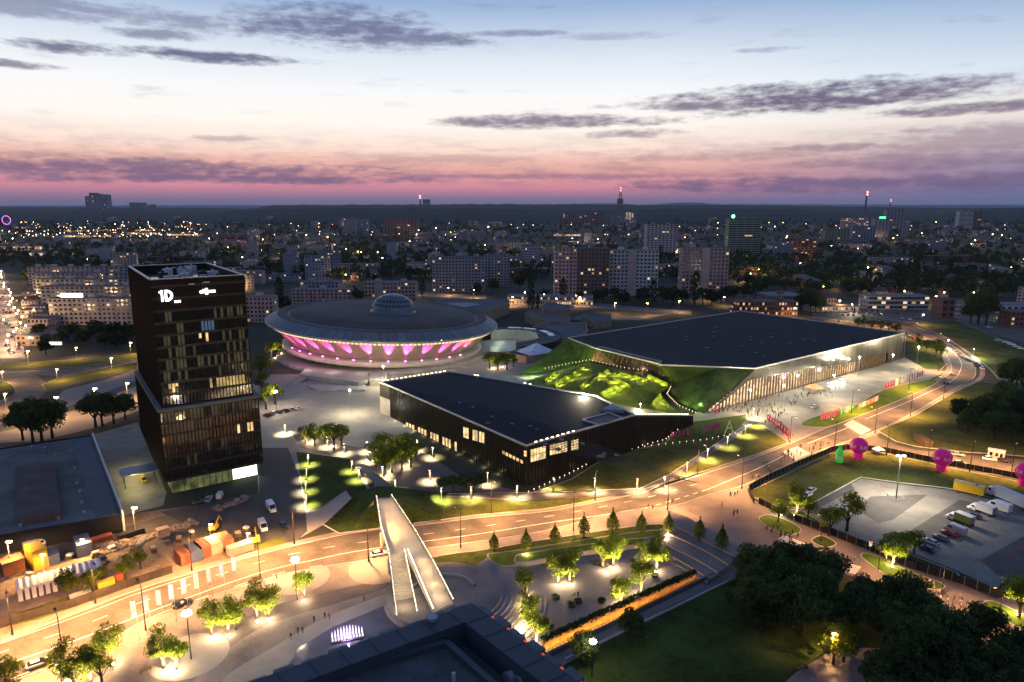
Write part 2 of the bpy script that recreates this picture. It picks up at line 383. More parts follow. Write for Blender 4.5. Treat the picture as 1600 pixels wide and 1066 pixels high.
# ---- main road
north = spline([(-120, 1040), (0, 1004), (100, 966), (213, 923), (320, 890), (400, 868), (516, 840), (594, 827), (648, 822), (750, 809), (850, 800), (903, 791), (1006, 769), (1109, 738), (1160, 722), (1219, 700), (1282, 673), (1370, 632), (1460, 598), (1486, 580), (1482, 560), (1465, 540), (1430, 523), (1380, 510), (1330, 503), (1270, 496)])
south = spline([(-120, 1120), (-20, 1078), (38, 1058), (152, 1014), (225, 970), (335, 930), (450, 896), (568, 876), (664, 858), (750, 846), (850, 830), (971, 800), (1054, 790), (1110, 772), (1165, 757), (1250, 717), (1300, 698), (1367, 674), (1431, 643), (1488, 609), (1522, 590), (1518, 565), (1480, 535), (1430, 515), (1380, 502), (1330, 495), (1270, 489)])
def resample(l, n):
    l = [P(x, y) for x, y in l]; d = [0]
    for a, b in zip(l[:-1], l[1:]): d.append(d[-1] + (b - a).length)
    out = []; j = 0
    for i in range(n + 1):
        t = d[-1] * i / n
        while j < len(d) - 2 and d[j + 1] < t: j += 1
        out.append(l[j].lerp(l[j + 1], (t - d[j]) / max(d[j + 1] - d[j], 1e-6)))
    return out
def nearest_strip(A, B, z):
    """strip between two edge lines, matched by the same share of their length in image pieces"""
    m = MB(); n = min(len(A), len(B))
    for i in range(n - 1):
        a, b, c, d = A[i], A[i + 1], B[i + 1], B[i]
        m.quad((d.x, d.y, z), (c.x, c.y, z), (b.x, b.y, z), (a.x, a.y, z))
    return m
NR = gp(north); SR = gp(south); SR = SR[:len(NR)] if len(SR) > len(NR) else SR
m = MB(); m.poly([(p.x, p.y, .04) for p in NR] + [(p.x, p.y, .04) for p in reversed(gp(south))])
struct('road', 'wide asphalt road curving across the scene', m, asphalt)
sheet('side_road', 'asphalt side road running right behind the inflatables', [(1290, 702), (1367, 672), (1373, 684), (1403, 696), (1431, 703), (1500, 710), (1640, 722), (1640, 760), (1482, 728), (1384, 706), (1324, 702)], .044, asphalt)
m = MB()
for line, w in ((north, 2.6), ):
    l = gp(line); 
    for a, b in zip(l[:-1], l[1:]):
        d = b - a
        if d.length < .01: continue
        n_ = Vector((-d.y, d.x, 0)).normalized(); m.quad((a.x, a.y, .055), (b.x, b.y, .055), (b.x + n_.x * w, b.y + n_.y * w, .055), (a.x + n_.x * w, a.y + n_.y * w, .055))
struct('pavement', 'pale footway along the upper edge of the road', m, paving)
m = MB(); l = gp(spline([(1130, 770), (1165, 757), (1250, 717), (1300, 698), (1367, 674), (1431, 643), (1488, 609), (1528, 590), (1524, 565), (1486, 535), (1430, 512)]))
for a, b in zip(l[:-1], l[1:]):
    d = b - a; n_ = Vector((-d.y, d.x, 0)).normalized() * -2.4; m.quad((a.x + n_.x, a.y + n_.y, .055), (b.x + n_.x, b.y + n_.y, .055), (b.x, b.y, .055), (a.x, a.y, .055))
struct('pavement', 'pale footway along the lower edge of the far road', m, paving)
m = MB()
for line in (north, south[:-8]):
    for a, b in zip(gp(line)[:-1], gp(line)[1:]):
        d = b - a
        if d.length > .01: m.box(((a.x + b.x) / 2, (a.y + b.y) / 2, .06), (d.length + .05, .3, .12), math.atan2(d.y, d.x))
struct('kerb', 'pale granite kerbs along the road', m, concrete)
def marking(m, px, w=.22, dash=0, gap=0, z=.05):
    l = gp(spline(px, 8), z)
    if not dash:
        for a, b in zip(l[:-1], l[1:]):
            d = b - a; m.box(((a.x + b.x) / 2, (a.y + b.y) / 2, z), (d.length, w, .008), math.atan2(d.y, d.x))
    else:
        for p, d in walk(l, dash + gap): m.box((p.x, p.y, z), (dash, w, .008), math.atan2(d.y, d.x))
m = MB()
marking(m, [(-60, 1062), (0, 1041), (120, 1000), (250, 950), (400, 897), (500, 873), (560, 861), (656, 847), (750, 834), (850, 818), (940, 805), (1013, 793)], .26)
marking(m, [(1013, 793), (1054, 781), (1105, 765)], .26, 2, 2)
marking(m, [(1105, 765), (1180, 734), (1226, 711)], .26)
marking(m, [(1262, 693), (1296, 680), (1325, 668)], .26)
marking(m, [(1352, 655), (1414, 630), (1451, 613), (1486, 596), (1500, 580), (1500, 562), (1475, 541), (1440, 525)], .26)
marking(m, [(-60, 1092), (40, 1052), (160, 1005), (260, 955), (420, 900), (540, 878)], .2, 3, 6)
marking(m, [(0, 1020), (120, 980), (250, 930), (400, 880), (520, 854), (700, 830), (850, 808), (1000, 780), (1110, 750)], .2, 3, 6)
marking(m, [(0, 1006), (140, 956), (213, 928), (300, 900)], .2)
struct('lane_markings', 'white lane lines along the main road', m, white_paint)
def zebra(a, b, c, d, n, label):
    m = MB(); a, b, c, d = (P(*q) for q in (a, b, c, d))
    for i in range(n):
        t0 = (i + .15) / n; t1 = (i + .7) / n
        p, q, r, s = a.lerp(b, t0), a.lerp(b, t1), d.lerp(c, t1), d.lerp(c, t0)
        m.quad(*[(v.x, v.y, .054) for v in (s, r, q, p)])
    struct('zebra_crossing', label, m, white_paint)
zebra((1222, 706), (1246, 722), (1272, 712), (1246, 698), 10, 'zebra crossing beside the red banners')
zebra((1318, 664), (1346, 680), (1362, 672), (1332, 656), 10, 'zebra crossing at the side road junction')
zebra((1224, 836), (1210, 848), (1246, 862), (1260, 850), 7, 'zebra crossing near the dark park trees')
zebra((1302, 874), (1296, 888), (1336, 898), (1346, 886), 7, 'zebra crossing behind the dark tree group')
# ---- lawns
lawn('lawn', 'dark lawn wedge below the square', [(462, 706), (548, 718), (582, 778), (592, 826), (530, 834), (505, 820), (550, 780), (540, 768), (498, 797), (478, 797)], grass)
lawn('lawn', 'long lawn bank between the low hall and the lamp path', [(700, 772), (820, 775), (892, 750), (946, 716), (1039, 692), (1078, 660), (1166, 648), (1170, 664), (1146, 676), (1046, 742), (1000, 764), (860, 770)], grass_dry)
lawn('lawn', 'lawn bank between the lamp path and the main road', [(612, 778), (700, 776), (820, 783), (1004, 772), (1054, 748), (1152, 680), (1180, 658), (1232, 692), (1180, 711), (1106, 735), (1006, 765), (903, 787), (850, 796), (750, 805), (648, 818), (618, 815)], grass_dry)
sheet('lamp_path', 'dark footpath with lamps through the lawn bank', [(612, 774), (700, 773), (860, 772), (1000, 766), (1048, 742), (1148, 676), (1172, 650), (1182, 654), (1154, 682), (1054, 749), (1004, 773), (820, 784), (700, 778), (612, 780)], .2, paving_dark)
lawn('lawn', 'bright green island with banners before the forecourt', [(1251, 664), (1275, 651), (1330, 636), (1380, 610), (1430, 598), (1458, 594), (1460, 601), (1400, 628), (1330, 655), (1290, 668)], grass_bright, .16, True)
lawn('lawn', 'lawn inside the curve of the road behind the hall', [(1412, 558), (1415, 527), (1440, 530), (1468, 550), (1478, 570), (1470, 578), (1445, 577)], grass)
lawn('lawn', 'dry lawn right of the curved road', [(1372, 674), (1433, 648), (1490, 614), (1530, 596), (1600, 606), (1640, 620), (1640, 716), (1500, 706), (1431, 698), (1400, 690)], grass_dry)
lawn('lawn', 'dry lawn inside the mesh fence above the parking court', [(1172, 768), (1296, 710), (1324, 705), (1384, 709), (1482, 731), (1640, 763), (1640, 798), (1480, 763), (1400, 754), (1345, 746), (1254, 795), (1215, 792), (1178, 778)], grass_dry)
lawn('lawn', 'green strip with trees inside the fence', [(1216, 795), (1254, 799), (1330, 846), (1372, 853), (1420, 866), (1496, 896), (1500, 904), (1440, 888), (1350, 853), (1250, 812)], grass)
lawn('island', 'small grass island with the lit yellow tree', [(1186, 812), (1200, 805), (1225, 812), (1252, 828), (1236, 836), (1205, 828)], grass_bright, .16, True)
lawn('island', 'small oval grass island by the zebra crossing', [(1268, 846), (1284, 838), (1306, 850), (1290, 856)], grass, .16, True)
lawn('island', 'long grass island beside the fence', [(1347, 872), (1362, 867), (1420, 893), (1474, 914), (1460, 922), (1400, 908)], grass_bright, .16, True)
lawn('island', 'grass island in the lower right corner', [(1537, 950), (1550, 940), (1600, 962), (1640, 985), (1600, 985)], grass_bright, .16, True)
lawn('lawn', 'wide dry field right of the road curve', [(1430, 505), (1490, 500), (1600, 545), (1640, 560), (1640, 606), (1560, 592), (1545, 575), (1520, 555), (1480, 528)], grass_dry)
sheet('field_road', 'grey road past the dry field', [(1280, 478), (1400, 470), (1480, 488), (1560, 500), (1640, 518), (1640, 548), (1560, 525), (1490, 503), (1420, 505), (1380, 500)], .02, asphalt)
sheet('field_lot', 'asphalt car park by the hall', [(1262, 482), (1330, 478), (1400, 486), (1390, 498), (1290, 492)], .024, asphalt)
# terraces beside the plaza
for i, (px, z1, mt, lb) in enumerate((
        ([(676, 874), (762, 861), (850, 846), (1015, 822), (1025, 832), (860, 860), (785, 892), (760, 894), (700, 888)], .5, grass, 'upper planted terrace beside the plaza'),
        ([(762, 872), (800, 866), (1010, 834), (1022, 842), (860, 872), (790, 890)], .9, grass_bright, 'middle planted terrace beside the plaza'),
        ([(806, 877), (830, 870), (990, 848), (1005, 855), (900, 870), (815, 886)], 1.2, grass_bright, 'lowest planted terrace beside the plaza'))):
    q = closed(px, 4); m = MB(); g_ = gp(q); m.prism(g_, 0, z1)
    for a, b in zip(g_, g_[1:] + g_[:1]):
        d = b - a; m.box(((a.x + b.x) / 2, (a.y + b.y) / 2, z1 / 2 + .03), (d.length + .02, .35, z1 + .06), math.atan2(d.y, d.x), 1)
    struct('terrace', lb, m, [mt, paving_pale])
# ---- left side roads
sheet('avenue', 'many-laned pale avenue left of the tower', [(-40, 690), (0, 692), (60, 690), (150, 668), (220, 640), (220, 575), (170, 592), (100, 610), (70, 640), (-40, 672)], .03, pm('pale_asphalt', (.17, .155, .14), .8, .2, .15))
sheet('avenue_track', 'dark tram track in the avenue', [(-40, 672), (60, 652), (140, 622), (220, 592), (220, 600), (140, 632), (60, 662), (-40, 684)], .034, asphalt_dark)
sheet('roundabout', 'curved asphalt roundabout road', [(-60, 590), (0, 580), (50, 584), (72, 600), (66, 620), (30, 645), (-60, 668)], .038, asphalt, True)
lawn('island', 'lit grass island of the roundabout', [(-60, 604), (0, 596), (22, 606), (14, 622), (-60, 640)], grass, .2, True)
sheet('tram_road', 'pale road behind the roundabout', [(-40, 582), (60, 578), (160, 572), (220, 562), (220, 572), (110, 590), (60, 586), (-40, 590)], .026, asphalt)
lawn('lawn', 'bright lawn beside the avenue', [(66, 602), (100, 588), (160, 576), (215, 566), (215, 578), (150, 592), (90, 608), (74, 612)], grass_dry, .12)
lawn('lawn', 'green verge behind the roundabout', [(-40, 574), (60, 566), (150, 560), (215, 552), (215, 562), (120, 574), (-40, 582)], grass_dry, .12)
sheet('boulevard', 'brightly lit boulevard running away at the left', [(-80, 560), (40, 560), (28, 500), (12, 450), (6, 420), (-60, 420)], .02, pm('boulevard_asphalt', (.16, .14, .13), .8, .2, .1))
# ---- streets in the town
for px in ([(790, 482), (880, 478), (990, 486), (1080, 492), (1080, 486), (1000, 480), (900, 470), (790, 474)], [(640, 455), (760, 462), (760, 468), (640, 462)], [(880, 500), (1000, 500), (1060, 488), (1000, 494), (900, 494)]):
    sheet('street', 'lamp-lit street behind the arenas', px, .018, pm('street_asphalt', (.13, .12, .11), .8, .2, .1))
# ---- far hills
def ridge(name, label, D, pts, depth, mt, jag):
    rnd = random.Random(int(D)); m = MB(); n = 260; vs = []
    for i in range(n + 1):
        px = -250 + 2100 * i / n
        y = None
        for a, b in zip(pts[:-1], pts[1:]):
            if a[0] <= px <= b[0]: y = a[1] + (b[1] - a[1]) * (px - a[0]) / (b[0] - a[0])
        if y is None: y = pts[0][1] if px < pts[0][0] else pts[-1][1]
        z = HT(px, y, D) + rnd.uniform(-1, 1) * jag; x = (px - 800) / FOC * D
        vs += [(x * (1 - depth / D), D - depth, 0), (x * (1 - depth * .45 / D), D - depth * .45, max(z * .62 + rnd.uniform(-1, 1) * jag, 1)), (x, D, max(z, 2)), (x * (1 + depth / D), D + depth, 0)]
    fs = []
    for i in range(n):
        for k in range(3): fs.append((i * 4 + k, i * 4 + 4 + k, i * 4 + 5 + k, i * 4 + 1 + k))
    m.add(vs, fs); return struct(name, label, m, mt)
hill_m = pm('far_forest', (.018, .024, .018), .95, .5, .004)
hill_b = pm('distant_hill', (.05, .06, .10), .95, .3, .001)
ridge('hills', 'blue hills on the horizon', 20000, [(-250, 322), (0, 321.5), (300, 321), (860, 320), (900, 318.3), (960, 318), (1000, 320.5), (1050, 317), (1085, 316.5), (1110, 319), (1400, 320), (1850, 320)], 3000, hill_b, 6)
ridge('wooded_hills', 'dark wooded ridge below the sunset', 6500, [(-250, 324.5), (120, 324), (300, 325), (400, 326), (440, 320.5), (560, 320), (680, 319.5), (800, 319), (1000, 320.5), (1150, 321), (1300, 323), (1500, 325), (1850, 323)], 1500, hill_m, 3)
ridge('wooded_hills', 'dark wooded rise in the middle distance', 4200, [(-250, 331), (0, 332), (200, 331), (330, 333), (420, 327), (520, 325), (760, 326), (900, 330), (1050, 326), (1240, 327), (1330, 333), (1450, 335), (1520, 327), (1600, 325), (1850, 325)], 700, hill_m, 3)

# ---- evening haze: one closed box of thin air round everything
m = MB(); m.box((0, 11500, 149.5), (51000, 26000, 301)); hz = m.build('haze', None, None, kind='stuff'); hz['label'] = 'thin bluish evening haze over the whole town'
hm = bpy.data.materials.new('haze_air'); hm.use_nodes = True; n_ = hm.node_tree.nodes; n_.remove(n_['Principled BSDF']); pv = n_.new('ShaderNodeVolumePrincipled')
pv.inputs['Color'].default_value = (.80, .86, 1, 1); pv.inputs['Density'].default_value = HAZE; pv.inputs['Anisotropy'].default_value = .2
hm.node_tree.links.new(pv.outputs[0], n_['Material Output'].inputs['Volume']); hz.data.materials.clear(); hz.data.materials.append(hm)
# ================================================================== landmark buildings
glass_dark = pm('dark_glass', (.012, .014, .014), .08, .2, .5, spec=.6)
fin_m = pm('rust_metal', (.014, .009, .007), .7, .2, .3, spec=.08)
roof_black = pm('black_roof', (.017, .020, .026), .8, .2, .06, spec=.12)
coping_m = pm('pale_coping', (.5, .48, .45), .45, .1, .3, metal=.3)
lit_warm = em('lit_room', (1, .62, .25), .95, True, .6, .35)
lit_gold = em('lit_hall', (1, .70, .32), 1.1, True, .45, .5)
lit_dim = em('dim_room', (.50, .50, .15), .040, False, .97, .5)
lit_green = em('lobby_light', (.75, .72, .30), .22, True, .6, .3)
led_white = em('led_white', (.92, .97, 1), 9.0, True)
led_warm = em('led_warm', (1, .80, .45), 6.0, True)

def wall_frame(a, b):
    """unit vector along a wall and the unit normal towards the camera"""
    a = Vector((a[0], a[1], 0)); b = Vector((b[0], b[1], 0)); d = (b - a); L_ = d.length; u = d / L_
    n = Vector((u.y, -u.x, 0))
    if n.dot(Vector((0, 0, 0)) - a) < 0: n = -n
    return a, u, n, L_
def on_wall(px, a, n, off=0.0):
    """where the sight line of a photo point meets the wall plane: (distance along, height)"""
    d = ray(*px); o = Vector((0, 0, CAM_H)); t = ((a + n * off - o).dot(n)) / d.dot(n); return o + d * t
def wq(a, u, n, s0, s1, z0, z1, off):
    f = lambda s, z: a + u * s + n * off + Vector((0, 0, z)); return [f(s0, z0), f(s1, z0), f(s1, z1), f(s0, z1)]
def wbox(m, a, u, n, s0, s1, z0, z1, o0, o1, mi=0):
    c = a + u * ((s0 + s1) / 2) + n * ((o0 + o1) / 2); m.box((c.x, c.y, (z0 + z1) / 2), (s1 - s0, abs(o1 - o0), z1 - z0), math.atan2(u.y, u.x), mi)

# ---------------- black tower
def build_tower():
    F = Vector((-108.8, 202.3, 0)); u = Vector((24.2, 16.6, 0)).normalized(); v = Vector((-u.y, u.x, 0)); v = (Vector((-38.6, 53.9, 0))).normalized(); v = Vector((-u.y, u.x, 0))
    W, D = 29.5, 60.0
    t = thing('office_tower', 'black fin-clad office tower with glowing white signs near its roof', 'tower', F)
    def rect(e, x0=0, x1=W, y0=0, y1=D): return [F + u * (x0 - e) + v * (y0 - e), F + u * (x1 + e) + v * (y0 - e), F + u * (x1 + e) + v * (y1 + e), F + u * (x0 - e) + v * (y1 + e)]
    rz = math.atan2(u.y, u.x)
    ins = 1.3
    # lobby
    m = MB(F); m.prism(rect(-1.6), 0.02, 4.9); m.build('lobby', em('lobby_glow', (.60, .66, .20), .16, False, .8, .25), t)
    mm = MB(); mm.box((0, 0, 2.45), (.16, .16, 4.9)); me = mm.mesh('column', metal_dark)
    for i in range(15):
        p = u * (1.3 + i * (W - 2.6) / 14) + v * 1.4; part('lobby_mullion', me, t, p, rz)
    m = MB(F); wbox(m, F + v * 1.6, u, -v, W - 9.5, W - 1.7, .3, 4.3, 0.05, .12); m.build('lit_entrance', em('entrance_light', (1, .95, .72), 3.2, True), t)
    # volumes
    m = MB(F); m.prism(rect(0), 4.9, 27.5, bottom=True); m.build('lower_block', glass_dark, t)
    m = MB(F); m.prism(rect(-ins), 27.5, 66.0); m.build('upper_block', glass_dark, t)
    m = MB(F)
    for (x0, x1, y0, y1) in ((-.5, W + .5, -.5, .9), (-.5, .9, .9, D + .5), (W - .9, W + .5, .9, D + .5)):
        m.prism([F + u * x + v * y for x, y in ((x0, y0), (x1, y0), (x1, y1), (x0, y1))], 27.5, 28.5)
    m.build('terrace_parapet', pm('weathered_parapet', (.10, .105, .10), .7), t)
    m = MB(F)
    for (x0, x1, y0, y1) in ((ins, W - ins, ins, ins + .7), (ins, W - ins, D - ins - .7, D - ins), (ins, ins + .7, ins + .7, D - ins - .7), (W - ins - .7, W - ins, ins + .7, D - ins - .7)):
        m.prism([F + u * x + v * y for x, y in ((x0 - .25, y0 - .25), (x1 + .25, y0 - .25), (x1 + .25, y1 + .25), (x0 - .25, y1 + .25))], 66, 68.2)
    m.build('roof_parapet', fin_m, t)
    m = MB(F)
    for (x0, x1, y0, y1) in ((ins, W - ins, ins - .2, ins + .6), (ins, W - ins, D - ins - .6, D - ins + .2), (ins - .2, ins + .6, ins + .6, D - ins - .6), (W - ins - .6, W - ins + .2, ins + .6, D - ins - .6)):
        m.prism([F + u * x + v * y for x, y in ((x0, y0), (x1, y0), (x1, y1), (x0, y1))], 68.2, 68.45)
    m.build('roof_coping', coping_m, t)
    rnd = random.Random(3)
    vent = pm('pale_plant', (.40, .43, .46), .5, .2, .4)
    for i in range(14):
        x = rnd.uniform(4, W - 5); y = rnd.uniform(5, D - 6); mm = MB(F); c = F + u * x + v * y
        mm.box((c.x, c.y, 66 + .9), (rnd.uniform(1.5, 4.5), rnd.uniform(1.2, 5), 1.8), rz); mm.tube((c.x, c.y, 67.8), (c.x, c.y, 68.4), .5, n=8); mm.build('air_handler', vent if i % 3 else metal_dark, t)
    # fins and floors
    fin = {}
    def fins(A, du, n, L_, k, z0, z1, off):
        key = (z0, z1)
        if key not in fin:
            q = MB(); q.box((0, 0, (z0 + z1) / 2), (.16, .36, z1 - z0)); fin[key] = q.mesh('fin', fin_m)
        for i in range(k + 1):
            p = A + du * (L_ * i / k) + n * off - F; part('fin', fin[key], t, (p.x, p.y, 0), math.atan2(du.y, du.x))
    fins(F, u, -v, W, 28, 4.9, 27.4, .24)
    fins(F, v, -u, D, 46, 4.9, 27.4, .24)
    fins(F + u * ins + v * ins, u, -v, W - 2 * ins, 27, 28.6, 68.1, .24)
    fins(F + u * ins + v * ins, v, -u, D - 2 * ins, 44, 28.6, 68.1, .24)
    A = F; 
    for z in [4.9 + 3.76 * i for i in range(7)]:
        m = MB(F); wbox(m, A, u, -v, .1, W - .1, z - .35, z + .35, .05, .3); m.build('floor_band', metal_dark, t)
    B = F + u * ins + v * ins
    for z in [28.6 + 3.75 * i for i in range(11)]:
        m = MB(F); wbox(m, B, u, -v, .1, W - 2 * ins - .1, z - .35, z + .35, .05, .3); m.build('floor_band', metal_dark, t)
    m = MB(F); wbox(m, B, u, -v, .12, W - 2 * ins - .12, 58.6, 66, .05, .22); wbox(m, B, v, -u, .12, D - 2 * ins - .12, 58.6, 66, .05, .22); wbox(m, B, v, -u, .12, D - 2 * ins - .12, 29, 58, .05, .22); wbox(m, F, v, -u, .12, D - .12, 5.2, 27, .05, .22)
    m.build('spandrel', pm('dark_panel', (.014, .010, .009), .7, spec=.06), t)
    # lit panes behind the fins, one by one
    k = 27; w = (W - 2 * ins) / k
    lit = [(10, 0, 7, lit_warm), (10, 14, 25, lit_warm), (10, 3, 6, lit_warm), (9, 3, 8, lit_dim), (9, 17, 26, lit_dim), (8, 12, 18, em('blue_room', (.1, .3, .6), .25)), (8, 4, 10, lit_dim), (7, 12, 15, lit_warm), (7, 1, 9, lit_dim), (7, 18, 26, lit_dim), (6, 2, 12, lit_dim), (5, 1, 8, lit_dim), (5, 10, 27, lit_dim), (4, 0, 9, lit_dim), (4, 17, 27, lit_dim), (3, 14, 26, em('lit_terrace', (1, .72, .25), .5, True, .7, .3)), (3, 0, 5, lit_warm), (2, 16, 27, em('lit_terrace', (1, .72, .25), .5)), (1, 14, 18, lit_warm), (2, 1, 6, lit_dim), (6, 20, 27, lit_dim)]
    for (fl, a, b, mt) in lit:
        for i in range(a, b):
            if rnd.random() < (.55 if mt is lit_dim else .3): continue
            z = 28.95 + 3.75 * (fl - 2); 
            if z < 29: continue
            h = rnd.choice((1.0, 1.6, 2.4, 2.8)) if mt is lit_warm else 3.0
            q = MB(F); q.quad(*wq(B, u, -v, i * w + .12, (i + 1) * w - .12, z + 3.05 - h, z + 3.05, .06)); q.build('window_pane', mt, t)
    w = W / 28
    for (fl, a, b, mt) in ((5, 1, 5, lit_dim), (5, 8, 20, lit_dim), (4, 2, 14, em('amber_room', (.6, .34, .12), .035, False, .8)), (5, 14, 26, em('amber_room', (.6, .34, .12), .06)), (3, 21, 26, lit_warm), (2, 12, 18, lit_dim), (3, 4, 12, em('amber_room', (.6, .34, .12), .06)), (1, 6, 9, lit_dim)):
        for i in range(a, b):
            if rnd.random() < .25: continue
            z = 5.25 + 3.76 * fl
            q = MB(F); q.quad(*wq(F, u, -v, i * w + .12, (i + 1) * w - .12, z, z + 3.0, .06)); q.build('window_pane', mt, t)
    # signs
    n = -v
    def bars(name, quads, mt):
        q = MB(F)
        for (s0, s1, z0, z1) in quads: wbox(q, B, u, n, s0, s1, z0, z1, .6, .85)
        return q.build(name, mt, t)
    sgn = em('sign_light', (.88, .96, 1), 5.0, True)
    bars('sign_letter', [(2.5, 3.0, 61.6, 65.0), (2.0, 2.5, 64.2, 64.7)], sgn)
    q = MB(F); ang = [(-90 + 180 * i / 12) for i in range(13)]
    for r0, r1, in ((1.05, 1.7),):
        for i in range(12):
            pts = []
            for r, a_ in ((r0, ang[i]), (r1, ang[i]), (r1, ang[i + 1]), (r0, ang[i + 1])):
                pts.append(B + u * (4.1 + r * math.cos(R(a_)) * .95) + n * .85 + Vector((0, 0, 63.3 + r * math.sin(R(a_)))))
            q.poly(pts); q.poly([p - n * .25 for p in reversed(pts)])
    wbox(q, B, u, n, 3.5, 4.1, 61.6, 65.0, .6, .85); q.build('sign_letter', sgn, t)
    bars('sign_letter', [(6.0, 7.7, 61.0, 61.6)], sgn)
    bars('sign_word', [(13.4, 14.9, 63.4, 64.1), (15.0, 15.7, 62.9, 64.8), (15.8, 16.5, 63.4, 64.1), (16.6, 17.2, 63.4, 64.1), (17.3, 17.9, 63.4, 64.1), (14.2, 14.9, 64.1, 64.5)], sgn)
    bars('roof_lamp', [(10.5, 12, 66.3, 66.5), (14.5, 16.5, 66.6, 66.8)], em('dim_lamp', (1, .9, .8), .25))
    c = F + u * (-6) + v * 17
    q = thing('entrance_canopy', 'flat grey glass canopy beside the foot of the black tower', 'canopy', (c.x, c.y, 0), rz)
    k_ = MB(); k_.box((0, 0, 4.6), (11, 8, .25)); k_.build('roof', pm('canopy_glass', (.14, .16, .19), .3), q)
    for sx in (-4.5, 4.5):
        for sy in (-3, 3): k_ = MB(); k_.tube((sx, sy, 0), (sx, sy, 4.47), .12); k_.build('post', metal_dark, q)
    for i in range(5):
        p = c + u * (-2 + i * .2) + v * (-12 + i * 7); light(None, (p.x, p.y, 4), 900, (1, .82, .36), name='court_light')
    return F, u, v
TF, TU, TV = build_tower()

# ---------------- saucer arena
def build_saucer():
    C = Vector((-80, 424, 0)); ZR = 20.5; tilt = Matrix.Rotation(R(3.2), 4, 'Y')
    t = thing('saucer_arena', 'huge saucer-shaped arena with grey roof, glass dome and magenta lit wall', 'arena', C)
    def tilted(o, dx=0.0): o.matrix_local = Matrix.Translation((0, 0, ZR)) @ tilt @ Matrix.Translation((dx, 0, 0)); return o
    roof_m = pm('saucer_roof', (.072, .064, .062), .85, .25, .05)
    skirt_m = pm('skirt_panel', (.10, .125, .15), .5, .12, .2, metal=.2, rnd=.15)
    cream = pm('cream_wall', (.28, .23, .18), .7, .15, .15)
    q = MB(); q.lathe([(64, 3.2), (63.4, 3.5), (58.2, 3.75), (58, 3.2), (56.8, 3.2), (56.6, 3.9), (35, 4.5), (4, 4.9)], 120); tilted(q.build('roof', roof_m, t, True))
    q = MB(); q.lathe([(57.9, 3.26), (56.9, 3.26)], 120); tilted(q.build('roof_gutter', metal_dark, t))
    # skirt panels
    N_ = 90; q = MB(); a = math.pi / N_ * .94
    rim, top = [], []
    for s in (-a, a):
        for (r, z) in ((70.6, -.1), (64.05, 3.3)): q.v.append((r * math.cos(s), r * math.sin(s), z)); 
        for (r, z) in ((70.6, -.5), (64.05, 2.9)): q.v.append((r * math.cos(s), r * math.sin(s), z))
    q.f = [(0, 4, 5, 1), (2, 3, 7, 6), (0, 2, 6, 4), (0, 1, 3, 2), (4, 6, 7, 5)]; q.m = [0] * 5
    me = q.mesh('skirt_panel', skirt_m)
    sk = bpy.data.objects.new('skirt', None); link(sk); sk.parent = t; tilted(sk)
    for i in range(N_): part('skirt_panel', me, sk, (0, 0, 0), 2 * math.pi * i / N_)
    q = MB(); q.lathe([(70.4, -.45), (71.0, -.6), (71.0, -1.5), (69.6, -1.7), (68.6, -1.4)], 120); tilted(q.build('rim', pm('rim_metal', (.30, .29, .27), .5), t, True))
    # lamps under the rim
    q = MB()
    for i in range(180):
        s = 2 * math.pi * i / 180; q.box((68.5 * math.cos(s), 68.5 * math.sin(s), -2.5), (.5, 1.6, .7), s)
    tilted(q.build('rim_lamps', em('rim_light', (1, .80, .42), 1.25, True), t, kind='stuff'))
    q = MB(); q.lathe([(68.7, -1.3), (57.0, -13.6)], 120); tilted(q.build('bowl_wall', cream, t, True))
    q = MB(); q.lathe([(57.0, -13.6), (60.8, -14.0), (61.2, -14.4), (61.2, -16.6), (60.2, -17.2), (52, -17.6)], 120); tilted(q.build('lip', pm('pale_lip', (.50, .45, .38), .6, .12, .2), t, True))
    q = MB(); q.lathe([(50, 0.02), (50, 6.5)], 96); q.build('base_wall', pm('base_glass', (.03, .03, .03), .3), t, True)
    q = MB(); q.lathe([(66, .02), (66, 1.4), (49.9, 1.5)], 96); q.build('base_terrace', concrete, t)
    for i in range(40):
        s = 2 * math.pi * i / 40; q = MB(C); q.tube((C.x + 53 * math.cos(s), C.y + 53 * math.sin(s), 1.5), (C.x + 55 * math.cos(s), C.y + 55 * math.sin(s), 4.2), .5, n=6); q.build('support', concrete, t)
    # dome with rows of louvre windows
    q = MB(); q.lathe([(14.2, 4.4), (14.2, 5.2), (13.6, 5.4), (13.3, 6.8)], 64); tilted(q.build('dome_base', pm('dome_blue', (.07, .12, .16), .35, metal=.4), t, True), 5.2)
    dome_m = pm('dome_metal', (.085, .14, .16), .35, .15, .3, metal=.5)
    q = MB(); prof = [(13.3 * math.cos(R(x)), 6.8 + 9.2 * math.sin(R(x))) for x in range(0, 91, 6)]; prof[-1] = (.02, prof[-1][1]); q.lathe(prof, 64); dm = tilted(q.build('dome', dome_m, t, True), 5.2)
    gl = pm('dome_glass', (.01, .015, .018), .15)
    for row, (e0, e1, k) in enumerate(((14, 24, 40), (32, 44, 32), (52, 62, 22))):
        q = MB(); w = math.pi / k * .62
        for s, e in ((-w, e0), (w, e0), (w * .96, e1), (-w * .96, e1)):
            rr = 13.3 * math.cos(R(e)) + .1; q.v.append((rr * math.cos(s), rr * math.sin(s), 6.8 + 9.2 * math.sin(R(e)) + .06))
        q.f = [(0, 1, 2, 3)]; q.m = [0]; me = q.mesh('dome_pane', gl)
        for i in range(k): part('dome_pane', me, dm, (0, 0, 0), 2 * math.pi * i / k)
    # magenta floodlights on the lip, shining up the wall
    q = MB(); q.box((0, 0, .35), (.5, .9, .35)); q.tube((0, 0, 0), (0, 0, .3), .12); fm = q.mesh('floodlight', em('magenta_lens', (1, .12, .62), 14))
    rot3 = tilt.to_3x3()
    base = math.atan2(-C.y, -C.x)
